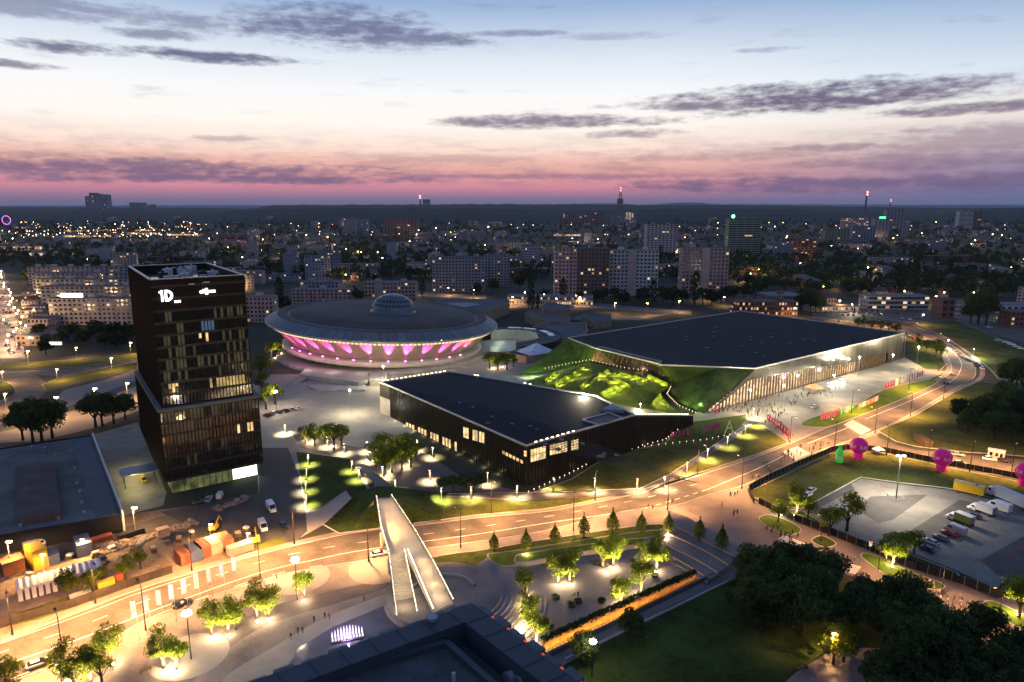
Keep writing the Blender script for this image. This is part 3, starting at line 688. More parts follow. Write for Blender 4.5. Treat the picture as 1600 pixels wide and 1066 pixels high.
    for i in range(13):
        s = base + R(-62 + i * 9.1) ; p = Vector((59.6 * math.cos(s), 59.6 * math.sin(s), -14.0)); pw = rot3 @ p + Vector((0, 0, ZR))
        f = part('floodlight', fm, t, pw, s)
        lean = [-.75, -.72, -.65, -.55, -.5, -.4, -.2, 0, 0, .1, .25, .3, .1][i]
        tgt = Vector((64.2 * math.cos(s + lean * .10), 64.2 * math.sin(s + lean * .10), -6.6)); tw = rot3 @ tgt + Vector((0, 0, ZR))
        light(t, pw + Vector((math.cos(s) * .5, math.sin(s) * .5, .6)), 120000, (1, .06, .46), 'SPOT', .12, 40, .9, aim=tw - pw - Vector((math.cos(s) * .5, math.sin(s) * .5, .6)), name='floodlight_beam')
    for i in range(8):
        s = base + R(-58 + i * 11); p = rot3 @ Vector((66 * math.cos(s), 66 * math.sin(s), -13)) + Vector((0, 0, ZR))
        light(t, p, (900, 800, 650, 450, 300, 200, 120, 80)[i], (1, .10, .46), name='wall_wash')
    # white spill on the lip and the terraces
    for i in range(9):
        s = base + R(-50 + i * 13); p = Vector((70 * math.cos(s), 70 * math.sin(s), 6)); light(t, p, 900, (1, .86, .62), name='terrace_light')
    # front terraces and stairs
    for i, (px, z1) in enumerate((([(468, 592), (560, 604), (575, 600), (575, 590), (480, 580)], 2.4), ([(480, 604), (496, 612), (570, 612), (572, 604), (560, 606)], 1.0), ([(578, 604), (606, 602), (606, 590), (578, 592)], 3.0))):
        q = MB(C); q.prism(gp(px), .02, z1); q.build('front_terrace', concrete, t)
    for i in range(9):
        q = MB(C); p = P(474 - i * 2.2, 592 + i * 1.2); q.box((p.x, p.y, 1.6 - i * .17), (7, 1.1, .18), R(25)); q.build('stair_step', concrete, t)
    return t
build_saucer()

def simple_building(name, label, cat, px, z, wall, roof, zpx=None, rim=.5, group=None):
    """flat-roofed building from its roof outline in the photo at height z"""
    q = gp(px, z); c = sum(q, Vector()) / len(q); c.z = 0
    t = thing(name, label, cat, c, group=group)
    m = MB(c); m.prism([(p.x, p.y) for p in q], 0.02, z); m.build('walls', wall, t)
    m = MB(c); g_ = [(p.x, p.y) for p in q]; cc = Vector((c.x, c.y))
    m.prism([(cc + (Vector(p) - cc) * .985) for p in g_], z, z + .05); m.build('roof', roof, t)
    m = MB(c)
    for a, b in zip(g_, g_[1:] + g_[:1]):
        a = Vector(a); b = Vector(b); d = b - a; m.box(((a.x + b.x) / 2, (a.y + b.y) / 2, z + rim / 2), (d.length, .5, rim), math.atan2(d.y, d.x))
    m.build('parapet', wall, t)
    return t, g_
brown_wall = pm('tan_wall', (.24, .18, .13), .8, .2, .2)
pink_wall = pm('pink_wall', (.40, .24, .19), .8, .15, .2)
blue_roof = pm('blue_grey_roof', (.055, .062, .075), .8, .3, .08)
t, g_ = simple_building('ice_rink', 'dark flat angular roof of the hall behind the saucer arena', 'hall', [(655, 480), (693, 468), (795, 468.5), (796, 474), (757, 489), (715, 490)], 9, brown_wall, blue_roof)
q = [P(*p, 9.06) for p in ((700, 474), (730, 473), (752, 476), (722, 481), (708, 480))]; m = MB(t.location); m.prism(q, 9.06, 9.2); m.build('pale_roof_patch', pm('pale_roofing', (.2, .22, .24), .8), t)
simple_building('long_hall', 'long dark-roofed hall between the saucer and the big black roof', 'hall', [(833, 512), (848, 506), (915, 505), (918, 518), (900, 528), (842, 529)], 6, pink_wall, blue_roof)
simple_building('low_annex', 'low annex with pink wall beside the uplit grass slope', 'annex', [(790, 552), (806, 548), (862, 550), (838, 556), (822, 558)], 4, pink_wall, blue_roof)
simple_building('tan_hall', 'tan low hall with flat dark roof above the ring building', 'hall', [(820, 490), (828, 486), (890, 496), (888, 503), (860, 504)], 7, brown_wall, blue_roof)
simple_building('tan_hall', 'taller tan block behind the flat tan hall', 'hall', [(846, 478), (858, 474), (892, 478), (892, 486), (850, 486)], 9, brown_wall, blue_roof)
simple_building('small_hall', 'small pale block with a warm lit wall beside the street', 'hall', [(908, 495), (915, 491), (955, 493), (956, 501), (930, 504)], 5, brown_wall, blue_roof)
# ring building round the sunken court
c = P(792, 540, 0); t = thing('ring_building', 'curved low ring building with skylights round a sunken court', 'building', c)
for nm, pr, mt in (('ring_roof', [(22, 6.0), (36, 6.2)], blue_roof), ('inner_wall', [(22, .02), (22, 6.8)], concrete), ('outer_wall', [(36, .02), (36, 6.7)], metal_dark)):
    m = MB(); m.lathe(pr, 40, (0, 0, 0), 0, R(-75), R(120)); m.build(nm, mt, t)
m = MB(); m.lathe([(.05, .1), (21.8, .1)], 40); m.build('court_floor', pm('court_floor', (.30, .34, .30), .6), t)
for i, a_ in enumerate((8, 26, 60, 78)):
    m = MB(); m.box((29 * math.cos(R(a_)), 29 * math.sin(R(a_)), 6.6), (4, 11, .8), R(a_)); m.build('skylight', pm('skylight', (.35, .42, .52), .2), t)
for i in range(3): light(t, (math.cos(i * 2) * 11, math.sin(i * 2) * 11, 4), 1500, (.9, 1, .72), name='court_light')
# white pyramid roof
c = P(838, 550, 4.2); t = thing('pyramid_tent', 'white pyramid canopy beside the uplit grass slope', 'canopy', (c.x, c.y, 4.2), R(32))
m = MB(); s_ = 9.5; pts = [(-s_, -s_ * .8, .3), (s_, -s_ * .8, .3), (s_, s_ * .8, .3), (-s_, s_ * .8, .3)]
m.add(pts + [(0, 0, 5.5)], [(0, 1, 4), (1, 2, 4), (2, 3, 4), (3, 0, 4)]); m.build('canopy', pm('white_membrane', (.55, .60, .68), .6), t)
m = MB(); m.box((0, 0, .15), (19.4, 15.8, .3)); m.build('base', concrete, t)

# ---------------- low congress hall
facade_m = pm('black_mesh', (.020, .018, .015), .5, .25, .25, metal=.3)
def strips(t, org, a, u, n, L_, z0, z1f, step, mt, name='cladding_strip', w=.25, z0f=None):
    q = MB(); q.box((0, 0, .5), (w, .3, 1)); me = q.mesh(name, mt)
    k = int(L_ / step)
    for i in range(k + 1):
        s = L_ * i / k; p = a + u * s + n * .14 - org; o = part(name, me, t, (p.x, p.y, z0 if z0f is None else z0f(s)), math.atan2(u.y, u.x)); zz = z1f(s) - (z0 if z0f is None else z0f(s)); o.scale = (1, 1, max(zz, .1))
def build_low_hall():
    Z = 13.7
    A = P(822, 698, Z); B0 = P(609.5, 604.5, Z); B1 = P(592.8, 598.4, Z); C = P(701, 581.5, Z); K = P(932, 620, Z); D = P(991, 650, Z); E = P(1082, 650.5, 4.0)
    A.z = B0.z = B1.z = C.z = K.z = D.z = 0; E.z = 0
    org = A.copy(); t = thing('congress_hall', 'low black hall with a flat dark roof and golden lit windows', 'hall', org)
    m = MB(org); m.prism([A, B0, B1, C, K, D], 0.02, Z); m.build('walls', facade_m, t)
    m = MB(org); f = [(D.x, D.y, .02), (E.x, E.y, .02), (E.x, E.y, 4.2), (D.x, D.y, Z)]; Kb = K.lerp(D, .4)
    m.poly(f); m.poly([(D.x, D.y, Z), (E.x, E.y, 4.2), (Kb.x, Kb.y, Z)]); m.poly([(Kb.x, Kb.y, Z), (E.x, E.y, 4.2), (E.x, E.y, 0), (Kb.x, Kb.y, 0)]); m.build('tapered_end', facade_m, t)
    m = MB(org); cc = (A + C + D + B0) / 4; m.prism([cc + (p - cc) * .988 for p in (A, B0, B1, C, K, D)], Z, Z + .06); m.build('roof', roof_black, t)
    # standing seams
    q = MB(org); d = (D - A).normalized(); 
    for i in range(1, 22):
        a_ = A.lerp(B0, i / 22); b_ = a_ + (K - C) * .78
        a2 = a_ + d * 1.0; q.box(((a2.x + b_.x) / 2, (a2.y + b_.y) / 2, Z + .10), ((b_ - a2).length, .25, .1), math.atan2((b_ - a2).y, (b_ - a2).x))
    q.build('roof_seams', pm('roof_seam', (.024, .028, .034), .7, spec=.15), t, kind='stuff')
    edge = ((A, B0), (B0, B1), (B1, C), (C, K), (K, D), (D, A))
    for a_, b_ in edge:
        d_ = b_ - a_; m = MB(org); m.box(((a_.x + b_.x) / 2, (a_.y + b_.y) / 2, Z + .3), (d_.length, .45, .6), math.atan2(d_.y, d_.x)); m.build('coping', coping_m, t)
    m = MB(org); m.quad((D.x, D.y, Z), (E.x, E.y, 4.2), (E.x, E.y, 4.7), (D.x, D.y, Z + .6)); m.build('coping', coping_m, t)
    # glowing edge lamps
    def edge_led(a_, b_, t0, t1, st=5.0):
        q = MB(org); k = max(2, int((b_ - a_).length * (t1 - t0) / 2.2))
        for i in range(k):
            p = a_.lerp(b_, t0 + (t1 - t0) * i / k); q.box((p.x, p.y, p.z + (Z + .75 if p.z == 0 else .5)), (.9, .35, .2), math.atan2((b_ - a_).y, (b_ - a_).x))
        q.build('edge_lamps', em('edge_light', (1, .80, .42), 7, True), t, kind='stuff')
    edge_led(B1, C, .05, 1); edge_led(A, D, .08, .45); edge_led(C, K, .55, .62); edge_led(C, K, .2, .24)
    e3 = Vector((E.x, E.y, 4.4)); d3 = Vector((D.x, D.y, Z + .3)); edge_led(d3, e3, .03, .95)
    # long facade
    a, u, n, L_ = wall_frame(A, B0); strips(t, org, a, u, n, L_, .2, lambda s: Z - .1, 1.35, facade_m)
    def win(quad, mt, name='window', off=.34, aa=None):
        ps = [on_wall(p, aa[0], aa[2], off) for p in quad]; m = MB(org); m.poly(ps); m.build(name, mt, t)
    fr = (a, u, n)
    for i in range(17):
        x0 = 634.5 + i * 4.75; x1 = x0 + 3.1
        yt = lambda x: 660 + (x - 634.5) * (691 - 660) / (713 - 634.5); yb = lambda x: 681 + (x - 634.5) * (720 - 681) / (713 - 634.5); ym = lambda x: (yt(x) * .42 + yb(x) * .58)
        if i % 4 == 3: continue
        win([(x0, yb(x0)), (x1, yb(x1)), (x1, ym(x1) + 1), (x0, ym(x0) + 1)], lit_gold, aa=fr); win([(x0, ym(x0)), (x1, ym(x1)), (x1, yt(x1)), (x0, yt(x0))], lit_gold if i != 6 else lit_warm, aa=fr)
    for x0, x1 in ((724, 732.5), (738.5, 746.5), (748.5, 757)):
        f = lambda x, y: (x, y + (x - 724) * 9.5 / 33)
        for j in range(2):
            xa = x0 + (x1 - x0) * (j * .52); xb = xa + (x1 - x0) * .44
            win([f(xa, 683.5), f(xb, 683.5), f(xb, 667), f(xa, 667)], lit_gold, aa=fr)
    for x0 in (785, 790, 795.5, 801, 807, 813): win([(x0, 709 + (x0 - 785) * .5), (x0 + 4, 711 + (x0 - 785) * .5), (x0 + 4, 706 + (x0 - 785) * .5), (x0, 704 + (x0 - 785) * .5)], lit_warm, aa=fr)
    # foot lights along the long wall
    for s in (14, 22, 30, 38, 46, 56, 64, 72, 80, 88):
        p = a + u * s + n * 1.2; light(t, Vector((p.x, p.y, .6)) - org, 130, (1, .75, .36), name='foot_light')
    for s in (84, 90): p = a + u * s + n * 3; light(t, Vector((p.x, p.y, 7)) - org, 1300, WHITE, name='wall_light')
    # right facade
    a, u, n, L_ = wall_frame(A, D); strips(t, org, a, u, n, L_, .2, lambda s: Z - .1, 1.35, facade_m); fr = (a, u, n)
    fe = wall_frame(D, E); strips(t, org, fe[0], fe[1], fe[2], fe[3], .1, lambda s: Z + (4.2 - Z) * s / fe[3] - .1, 1.35, facade_m)
    def slab(x0, x1, yt0, yb0, slope, k):
        for j in range(k):
            xa = x0 + (x1 - x0) * (j + .06) / k; xb = x0 + (x1 - x0) * (j + .94) / k; g = lambda x, y: (x, y - (x - x0) * slope)
            ymid = (yt0 + yb0) / 2
            win([g(xa, yb0), g(xb, yb0), g(xb, ymid + .4), g(xa, ymid + .4)], lit_gold, aa=fr); win([g(xa, ymid - .4), g(xb, ymid - .4), g(xb, yt0), g(xa, yt0)], lit_gold if j else lit_warm, aa=fr)
    slab(829, 853, 703, 722.5, .27, 5); slab(859, 886.5, 695.5, 711.5, .22, 6); slab(892.5, 904, 688.5, 704, .2, 3); slab(818.5, 823, 704, 713, -.2, 1)
    # roof recess near the right corner
    q = gp([(910, 657), (951, 646), (975, 655), (935, 665)], Z + .1); m = MB(org)
    for i in range(4):
        a_ = q[i]; b_ = q[(i + 1) % 4]; d_ = b_ - a_; m.box(((a_.x + b_.x) / 2, (a_.y + b_.y) / 2, Z + .35), (d_.length, .35, .5), math.atan2(d_.y, d_.x))
    m.build('roof_kerb', coping_m, t); m = MB(org); m.prism(q, Z + .06, Z + .12); m.build('roof_well', metal_dark, t)
    m = MB(org); m.prism(gp([(940, 643), (958, 634), (975, 645)], Z + .3), Z + .06, Z + 1.2); m.build('roof_light', pm('pale_roofing', (.2, .22, .24), .8), t)
    rv = random.Random(8)
    for i in range(16):
        p = A.lerp(B0, rv.uniform(.08, .92)) + (K - C) * rv.uniform(.08, .7); m = MB(org); m.box((p.x, p.y, Z + .3), (rv.uniform(.8, 1.6), rv.uniform(.8, 1.6), .5), math.atan2(u_.y, u_.x) if False else .6); m.build('roof_vent', pm('roof_vent_grey', (.09, .10, .11), .6), t)
    # pale end wall
    p1 = B1.lerp(B0, .05); p2 = B1.lerp(B0, .98); d_ = (p2 - p1); nn = Vector((d_.y, -d_.x, 0)).normalized(); nn = nn if nn.dot(-B1) > 0 else -nn
    m = MB(org); c_ = (p1 + p2) / 2 + nn * .25; m.box((c_.x, c_.y, 4.0), (d_.length, .3, 7.6), math.atan2(d_.y, d_.x)); m.build('pale_end_wall', pm('pale_wall', (.5, .47, .4), .7), t)
    return A, D, E, K, C
HA, HD, HE, HK, HC = build_low_hall()

# ---------------- the big hall
def build_big_hall():
    Z = 15.6
    A = P(1179.6, 576.5, Z); B = P(1413, 521, Z); C = P(1157, 486.5, Z); D = P(888, 528.7, Z); G0 = P(928, 544, Z); G1 = P(1034.7, 571, Z)
    org = Vector((A.x, A.y, 0)); t = thing('exhibition_hall', 'huge angular hall with black roof, green slopes and a bright colonnade', 'hall', org)
    roofp = [A, B, C, D, G0, G1]
    m = MB(org); m.prism(roofp, Z - .8, Z, bottom=True); m.build('roof', roof_black, t)
    # the body below, set back from the colonnade and the slopes
    a, u, n, L_ = wall_frame(A, B)
    Cg, Dg = C.copy(), D.copy(); 
    back = [A - n * 6, B - n * .3 + u * -.3, C, D, G0 - n * 2 + Vector((1, 3, 0)), G1 - n * 3 + Vector((2, 4, 0))]
    m = MB(org); m.prism(back, .02, Z - .8); m.build('walls', facade_m, t)
    q = MB(org)
    for i in range(1, 34):
        a_ = A.lerp(B, i / 34); b_ = D.lerp(C, i / 34) if True else C
        a_ = a_.lerp(b_, .02); b2 = a_.lerp(b_, .97); d_ = b2 - a_; q.box(((a_.x + b2.x) / 2, (a_.y + b2.y) / 2, Z + .05), (d_.length, .22, .1), math.atan2(d_.y, d_.x))
    q.build('roof_seams', pm('roof_seam', (.024, .028, .034), .7, spec=.15), t, kind='stuff')
    for a_, b_ in zip(roofp, roofp[1:] + roofp[:1]):
        d_ = b_ - a_; m = MB(org); m.box(((a_.x + b_.x) / 2, (a_.y + b_.y) / 2, Z + .15), (d_.length, .4, .7), math.atan2(d_.y, d_.x)); m.build('coping', coping_m, t)
    # recessed strip in the roof over the notch
    q = gp([(928, 545), (940, 543), (1034, 566), (1028, 569)], Z + .06); m = MB(org); m.prism(q, Z + .02, Z + .10); m.build('roof_strip', metal_dark, t)
    for i in range(4):
        a_ = q[i]; b_ = q[(i + 1) % 4]; d_ = b_ - a_; m = MB(org); m.box(((a_.x + b_.x) / 2, (a_.y + b_.y) / 2, Z + .35), (d_.length, .3, .5), math.atan2(d_.y, d_.x)); m.build('roof_kerb', coping_m, t)
    rv = random.Random(9)
    for i in range(26):
        p = A.lerp(B, rv.uniform(.06, .94)).lerp(D.lerp(C, rv.uniform(.1, .9)), rv.uniform(.1, .85)); m = MB(org); m.box((p.x, p.y, Z + .35), (rv.uniform(1, 2.4), rv.uniform(1, 1.8), .6), .64); m.build('roof_vent', MATS['roof_vent_grey'], t)
    # upper metal band of the long facade, made of panels
    Ft = P(1101, 645, 0); s_foot = -(a - Vector((Ft.x, Ft.y, 0))).dot(u) ; s_foot = (Vector((Ft.x, Ft.y, 0)) - a).dot(u)
    low = [(1173, 592.5), (1204, 588), (1260, 576), (1320, 568.5), (1345, 563)]
    lw = []
    for p in low:
        w = on_wall(p, a, n, .1); lw.append(((w - a).dot(u), w.z))
    lw = [(s_foot, .1)] + lw
    end_s = lw[-1][0]
    def zlow(s):
        for (s0, z0), (s1, z1) in zip(lw[:-1], lw[1:]):
            if s0 <= s <= s1: return z0 + (z1 - z0) * (s - s0) / (s1 - s0)
        return lw[-1][1]
    def ztop(s): return Z - .2 if s >= 0 else max(.12, Z - .2 + (Z - .2) * s / -s_foot)
    pan = pm('steel_panel', (.085, .08, .066), .32, .25, .12, metal=.55, rnd=.18)
    k = 62
    for i in range(k):
        s0 = s_foot + (L_ - s_foot) * i / k; s1 = s_foot + (L_ - s_foot) * (i + .97) / k
        if s1 > L_: s1 = L_
        z0a = zlow(s0) if s0 < end_s else (zlow(end_s) if s0 < L_ - 20 else .05); z0b = zlow(s1) if s1 < end_s else (zlow(end_s) if s0 < L_ - 20 else .05)
        f = lambda s, z, o: a + u * s + n * o + Vector((0, 0, z)); m = MB(org)
        za, zb = ztop(s0), ztop(s1)
        if za - z0a < .3 and zb - z0b < .3: continue
        o = .1 + .04 * (i % 2)
        m.add([f(s0, z0a, o), f(s1, z0b, o), f(s1, zb, o), f(s0, za, o), f(s0, z0a, -.3), f(s1, z0b, -.3), f(s1, zb, -.3), f(s0, za, -.3)], [(0, 1, 2, 3), (0, 4, 5, 1), (3, 2, 6, 7), (1, 5, 6, 2), (0, 3, 7, 4)])
        m.build('facade_panel', pan, t)
    # short end wall
    Bg = Vector((B.x, B.y, 0)); E2 = (Vector((C.x, C.y, 0)) - Bg).normalized()
    m = MB(org); m.quad(Bg + Vector((0, 0, .02)) + u * .1, Bg + E2 * 30 + Vector((0, 0, .02)) + u * .1, Bg + E2 * 30 + Vector((0, 0, Z)) + u * .1, Bg + Vector((0, 0, Z)) + u * .1); m.build('end_wall', metal_dark, t)
    # colonnade and lit panes
    q = MB(); q.box((0, 0, .5), (.45, .6, 1)); colm = q.mesh('column', pm('column_wood', (.20, .13, .08), .6))
    rnd = random.Random(5); nc = 66; s1 = L_ - 21
    pinks = em('pink_banner_glow', (.9, .16, .40), .5)
    for i in range(nc):
        s = s_foot + 3 + (s1 - s_foot - 3) * i / (nc - 1); z1 = min(zlow(s) if s > 0 else ztop(s) - .25, 13); 
        if s < 0: z1 = min(ztop(s) - .3, max(.3, (zlow(s) if s > lw[0][0] else .2)))
        if z1 < .5: continue
        p = a + u * s - n * .2 - org; o = part('column', colm, t, (p.x, p.y, .02), math.atan2(u.y, u.x)); o.scale = (1, 1, z1)
        if i < nc - 1:
            st = (s1 - s_foot - 3) / (nc - 1); zz = min(z1, 9.6); m = MB(org)
            dim = s > s1 - 22
            hsp = rnd.uniform(.45, .75) * zz
            m.poly(wq(a, u, n, s + .25, s + st - .25, .05, hsp, -2.2)); m.build('glass_pane', em('hall_glow', (1, .74, .42), 1.15, True, .5, .6) if not dim else em('hall_dim', (.6, .45, .28), .25, False, .5), t)
            m = MB(org); m.poly(wq(a, u, n, s + .25, s + st - .25, hsp + .15, zz, -2.2)); m.build('glass_pane', rnd.choice([em('hall_glow2', (1, .80, .52), .9, True, .6, .5), em('hall_glow', (1, .74, .42), 1.0, True), em('hall_glow3', (.9, .6, .34), .5, True, .5, .6), pinks if rnd.random() < .3 else em('hall_glow3', (.9, .6, .34), .5)]) if not dim else em('hall_dim', (.6, .45, .28), .25), t)
    # floodlights on the facade and forecourt lamps
    q = MB(); q.ball((0, 0, 0), .55, 8, 6); hm = q.mesh('floodlight', em('flood_white', (1, .95, .82), 26))
    for px in ((1326, 561), (1224, 590), (1246, 587), (1280, 578), (1302, 562)):
        w = on_wall(px, a, n, 1.2); part('floodlight', hm, t, w - org); light(t, w - org + n * .8, 4500, (1, .93, .74), 'POINT', .5, name='floodlight_beam')
    for s in (L_ - 30, L_ - 14, L_ - 58): p = a + u * s + n * 2.0; light(t, Vector((p.x, p.y, 4)) - org, 3200, (1, .95, .78), 'SPOT', .4, 70, .8, aim=-n * 1.2 + Vector((0, 0, 5)), name='facade_uplight')
    # green slopes
    def slope(pts, mt, nm='green_slope'):
        v = [P(x, y, z) for x, y, z in pts]; m = MB(org); m.poly(v); return m.build(nm, mt, t)
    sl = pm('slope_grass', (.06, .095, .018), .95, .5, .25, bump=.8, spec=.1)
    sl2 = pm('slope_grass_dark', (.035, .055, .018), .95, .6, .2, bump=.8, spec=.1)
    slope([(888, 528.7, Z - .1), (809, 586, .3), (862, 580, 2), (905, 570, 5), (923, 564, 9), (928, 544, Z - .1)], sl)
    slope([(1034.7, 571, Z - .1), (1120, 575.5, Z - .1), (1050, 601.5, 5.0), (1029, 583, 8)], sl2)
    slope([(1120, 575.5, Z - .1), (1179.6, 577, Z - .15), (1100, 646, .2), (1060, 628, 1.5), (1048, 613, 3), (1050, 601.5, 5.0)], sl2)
    # timber-lined wall below the notch in the roof
    wood = pm('timber', (.30, .17, .10), .6, .3, .8)
    for (p0, p1, q1, q0, lb) in (((923, 564, 9), (1024, 582, 8), (1034.7, 571.5, Z - .9), (928, 545, Z - .9), 'timber_wall'),):
        m = MB(org); m.poly([P(*p0), P(*p1), P(*q1), P(*q0)]); m.build(lb, wood, t)
    for i in range(14):
        f = (i + .5) / 14; a_ = P(923, 564, 9).lerp(P(1024, 582, 8), f); b_ = P(928, 545, Z - .9).lerp(P(1034.7, 571.5, Z - .9), f); m = MB(org); m.tube(a_ + Vector((0, -.1, 0)), b_ + Vector((0, -.1, 0)), .16, n=4); m.build('timber_rib', wood, t)
    for px in ((975, 572), (1000, 575), (1020, 577)): p = P(px[0], px[1], 10.2) + Vector((0, -2.5, 0)); light(t, p - org, 700, (1, .60, .35), name='wall_light')
    return A, B, u, n, a, L_
BA, BB, BU, BN, BO, BL = build_big_hall()
# green lights on the slopes
for (x, y, z, pw, c) in ((1093, 633, 1.8, 2600, (.62, 1, .30)), (1070, 625, 3, 1100, (.8, 1, .2)), (1090, 620, 6, 500, (.62, 1, .3)), (835, 580, 3.0, 1900, (.70, 1, .30)), (868, 574, 6, 1700, (.70, 1, .28)), (822, 583, 2.2, 900, (.75, 1, .4)), (917, 554, 13, 1500, (.85, 1, .15)), (905, 560, 10.5, 800, (.8, 1, .2)), (1070, 592, 8.5, 700, (1, .95, .2)), (1085, 586, 10.5, 600, (1, .95, .2)), (1100, 580.5, 13, 500, (1, .95, .2)), (885, 565, 10, 900, (.75, 1, .25))):
    p = P(x, y, z); light(None, p + Vector((0, -1.3, .8)), pw, c, name='slope_light')

# ---------------- grass valley between the halls: stepped ridges
def build_valley():
    rnd = random.Random(11)
    pts = {'a': (850, 586, 2.5), 'b': (880, 577, 6), 'c': (921, 566, 10), 'd': (970, 578, 9.5), 'e': (1022, 584, 8), 'f': (1046, 604, 5), 'g': (1030, 616, 4), 'h': (1056, 642, 2.5), 'i': (1085, 652, .5), 'j': (991, 652, 9.0), 'k': (932, 624, 10), 'l': (880, 614, 8), 'm': (845, 604, 5), 'n': (820, 598, 1.5), 'c1': (930, 592, 12.2), 'c2': (985, 602, 11.5), 'c3': (960, 615, 10.5), 'c4': (1010, 628, 7.0), 'c5': (895, 595, 9.5)}
    V = {k: P(*v) for k, v in pts.items()}
    tr = ['a b c5', 'b c c5', 'c c1 c5', 'c d c1', 'd c2 c1', 'd e c2', 'e f c2', 'f g c2', 'g c4 c2', 'g h c4', 'h i j', 'h j c4', 'c4 j c3', 'c2 c4 c3', 'c1 c2 c3', 'c1 c3 k', 'c3 j k', 'c5 c1 k', 'c5 k l', 'a c5 m', 'c5 l m', 'a m n']
    m = MB(); ks = list(V); 
    m.add([V[k] for k in ks], [tuple(ks.index(x) for x in s.split()) for s in tr])
    # consistent upward faces
    fs = []
    for f in m.f:
        a, b, c = (Vector(m.v[i]) for i in f); fs.append(f if (b - a).cross(c - a).z > 0 else tuple(reversed(f)))
    m.f = fs
    o = struct('grass_mound', 'faceted green roof valley between the low hall and the big hall', m, pm('valley_grass', (.075, .105, .014), .95, .4, .3, bump=.8, spec=.1))
    # stepped retaining ridges with hidden lamps
    lines = [((880, 596, 9.5), (915, 574, 10.2)), ((905, 607, 9.8), (938, 585, 11.6)), ((925, 598, 11.4), (950, 580, 10.8)), ((948, 600, 11.9), (962, 585, 11)), ((985, 606, 11.2), (950, 590, 12)), ((1000, 596, 10), (968, 584, 10)), ((1012, 588, 9), (1044, 603, 5.6)), ((938, 618, 10.6), (965, 604, 11.6)), ((1018, 634, 6.6), (1032, 618, 4.6)), ((990, 590, 9.8), (1012, 598, 8.8)), ((850, 597, 5.2), (868, 584, 5.4)), ((866, 606, 7.2), (885, 590, 8))]
    for i, (a, b) in enumerate(lines):
        a = P(*a); b = P(*b); d = b - a
        w = thing('grass_ridge', 'x', 'ridge', (a + b) / 2); w['label'] = 'low stone-edged grass ridge in the green valley, %s from the left' % ordw(i); w['group'] = 'ridges in the green roof valley'
        q = MB((a + b) / 2); n_ = Vector((-d.y, d.x, 0)).normalized(); up = Vector((0, 0, 1.3))
        q.add([a - n_ * 1.1 - up * .4, b - n_ * 1.1 - up * .4, b + n_ * .1 + up, a + n_ * .1 + up, b + n_ * .7 - up * .4, a + n_ * .7 - up * .4], [(0, 1, 2, 3), (3, 2, 4, 5), (0, 3, 5), (1, 4, 2)])
        q.build('turf', MATS['valley_grass'], w)
        k = 3
        for j in range(k):
            p = a.lerp(b, (j + .5) / k) + (-n_ if n_.y > 0 else n_) * 1.9 + Vector((0, 0, .9)); light(w, p - (a + b) / 2, 950, (1, .88, .16), name='ridge_light')
    for (x, y, z, pw) in ((910, 583, 13, 900), (1000, 592, 12, 700), (1040, 625, 6, 900), (870, 590, 9, 700), (960, 600, 15, 900), (1005, 640, 9, 1100)):
        light(None, P(x, y, z), pw, (1, .9, .22), name='valley_light')
build_valley()

# ---------------- flat dark building at the left
z = 5.0
t, g_ = simple_building('flat_hall', 'wide flat dark-roofed hall with a white edge wall at the left', 'hall', [(-150, 722), (0, 702), (143, 681), (189, 806), (0, 838), (-150, 862)], z, metal_dark, pm('felt_roof', (.11, .112, .108), .85, .4, .08))
q = gp([(23, 728), (84, 721), (96, 800), (28, 810)], z + 2.2); m = MB(t.location); m.prism(q, z + .05, z + 2.2); rb = m.build('raised_roof', pm('ribbed_roof', (.10, .07, .06), .8, .3, .2), t)
for i in range(12):
    a_ = q[0].lerp(q[1], (i + .5) / 12); b_ = q[3].lerp(q[2], (i + .5) / 12); d_ = b_ - a_; m = MB(t.location); m.box(((a_.x + b_.x) / 2, (a_.y + b_.y) / 2, z + 2.27), (d_.length, .25, .14), math.atan2(d_.y, d_.x)); m.build('roof_rib', MATS['ribbed_roof'], rb)
a_ = P(144, 682, z); b_ = P(190, 804, z); d_ = b_ - a_; m = MB(t.location)
m.box(((a_.x + b_.x) / 2 + .3, (a_.y + b_.y) / 2, 3.2), (d_.length, .5, 6.4), math.atan2(d_.y, d_.x)); m.build('white_edge_wall', pm('white_cladding', (.62, .60, .62), .6, .1), t)
m = MB(t.location); m.prism(gp([(110, 688), (140, 683), (186, 803), (150, 808)], z + .08), z + .05, z + .09); m.build('roof_strip', pm('slate_sheet', (.045, .06, .085), .6), t)
for px in ((70, 702), (88, 712), (117, 734), (121, 758), (125, 770), (128, 788), (132, 803), (92, 812), (32, 824), (50, 700), (112, 708)):
    p = P(*px, z); m = MB(t.location); m.tube((p.x, p.y, z + .05), (p.x, p.y, z + .75), .42, .36, 8); m.tube((p.x, p.y, z + .75), (p.x, p.y, z + .9), .55, .5, 8); m.build('roof_vent', concrete, t)

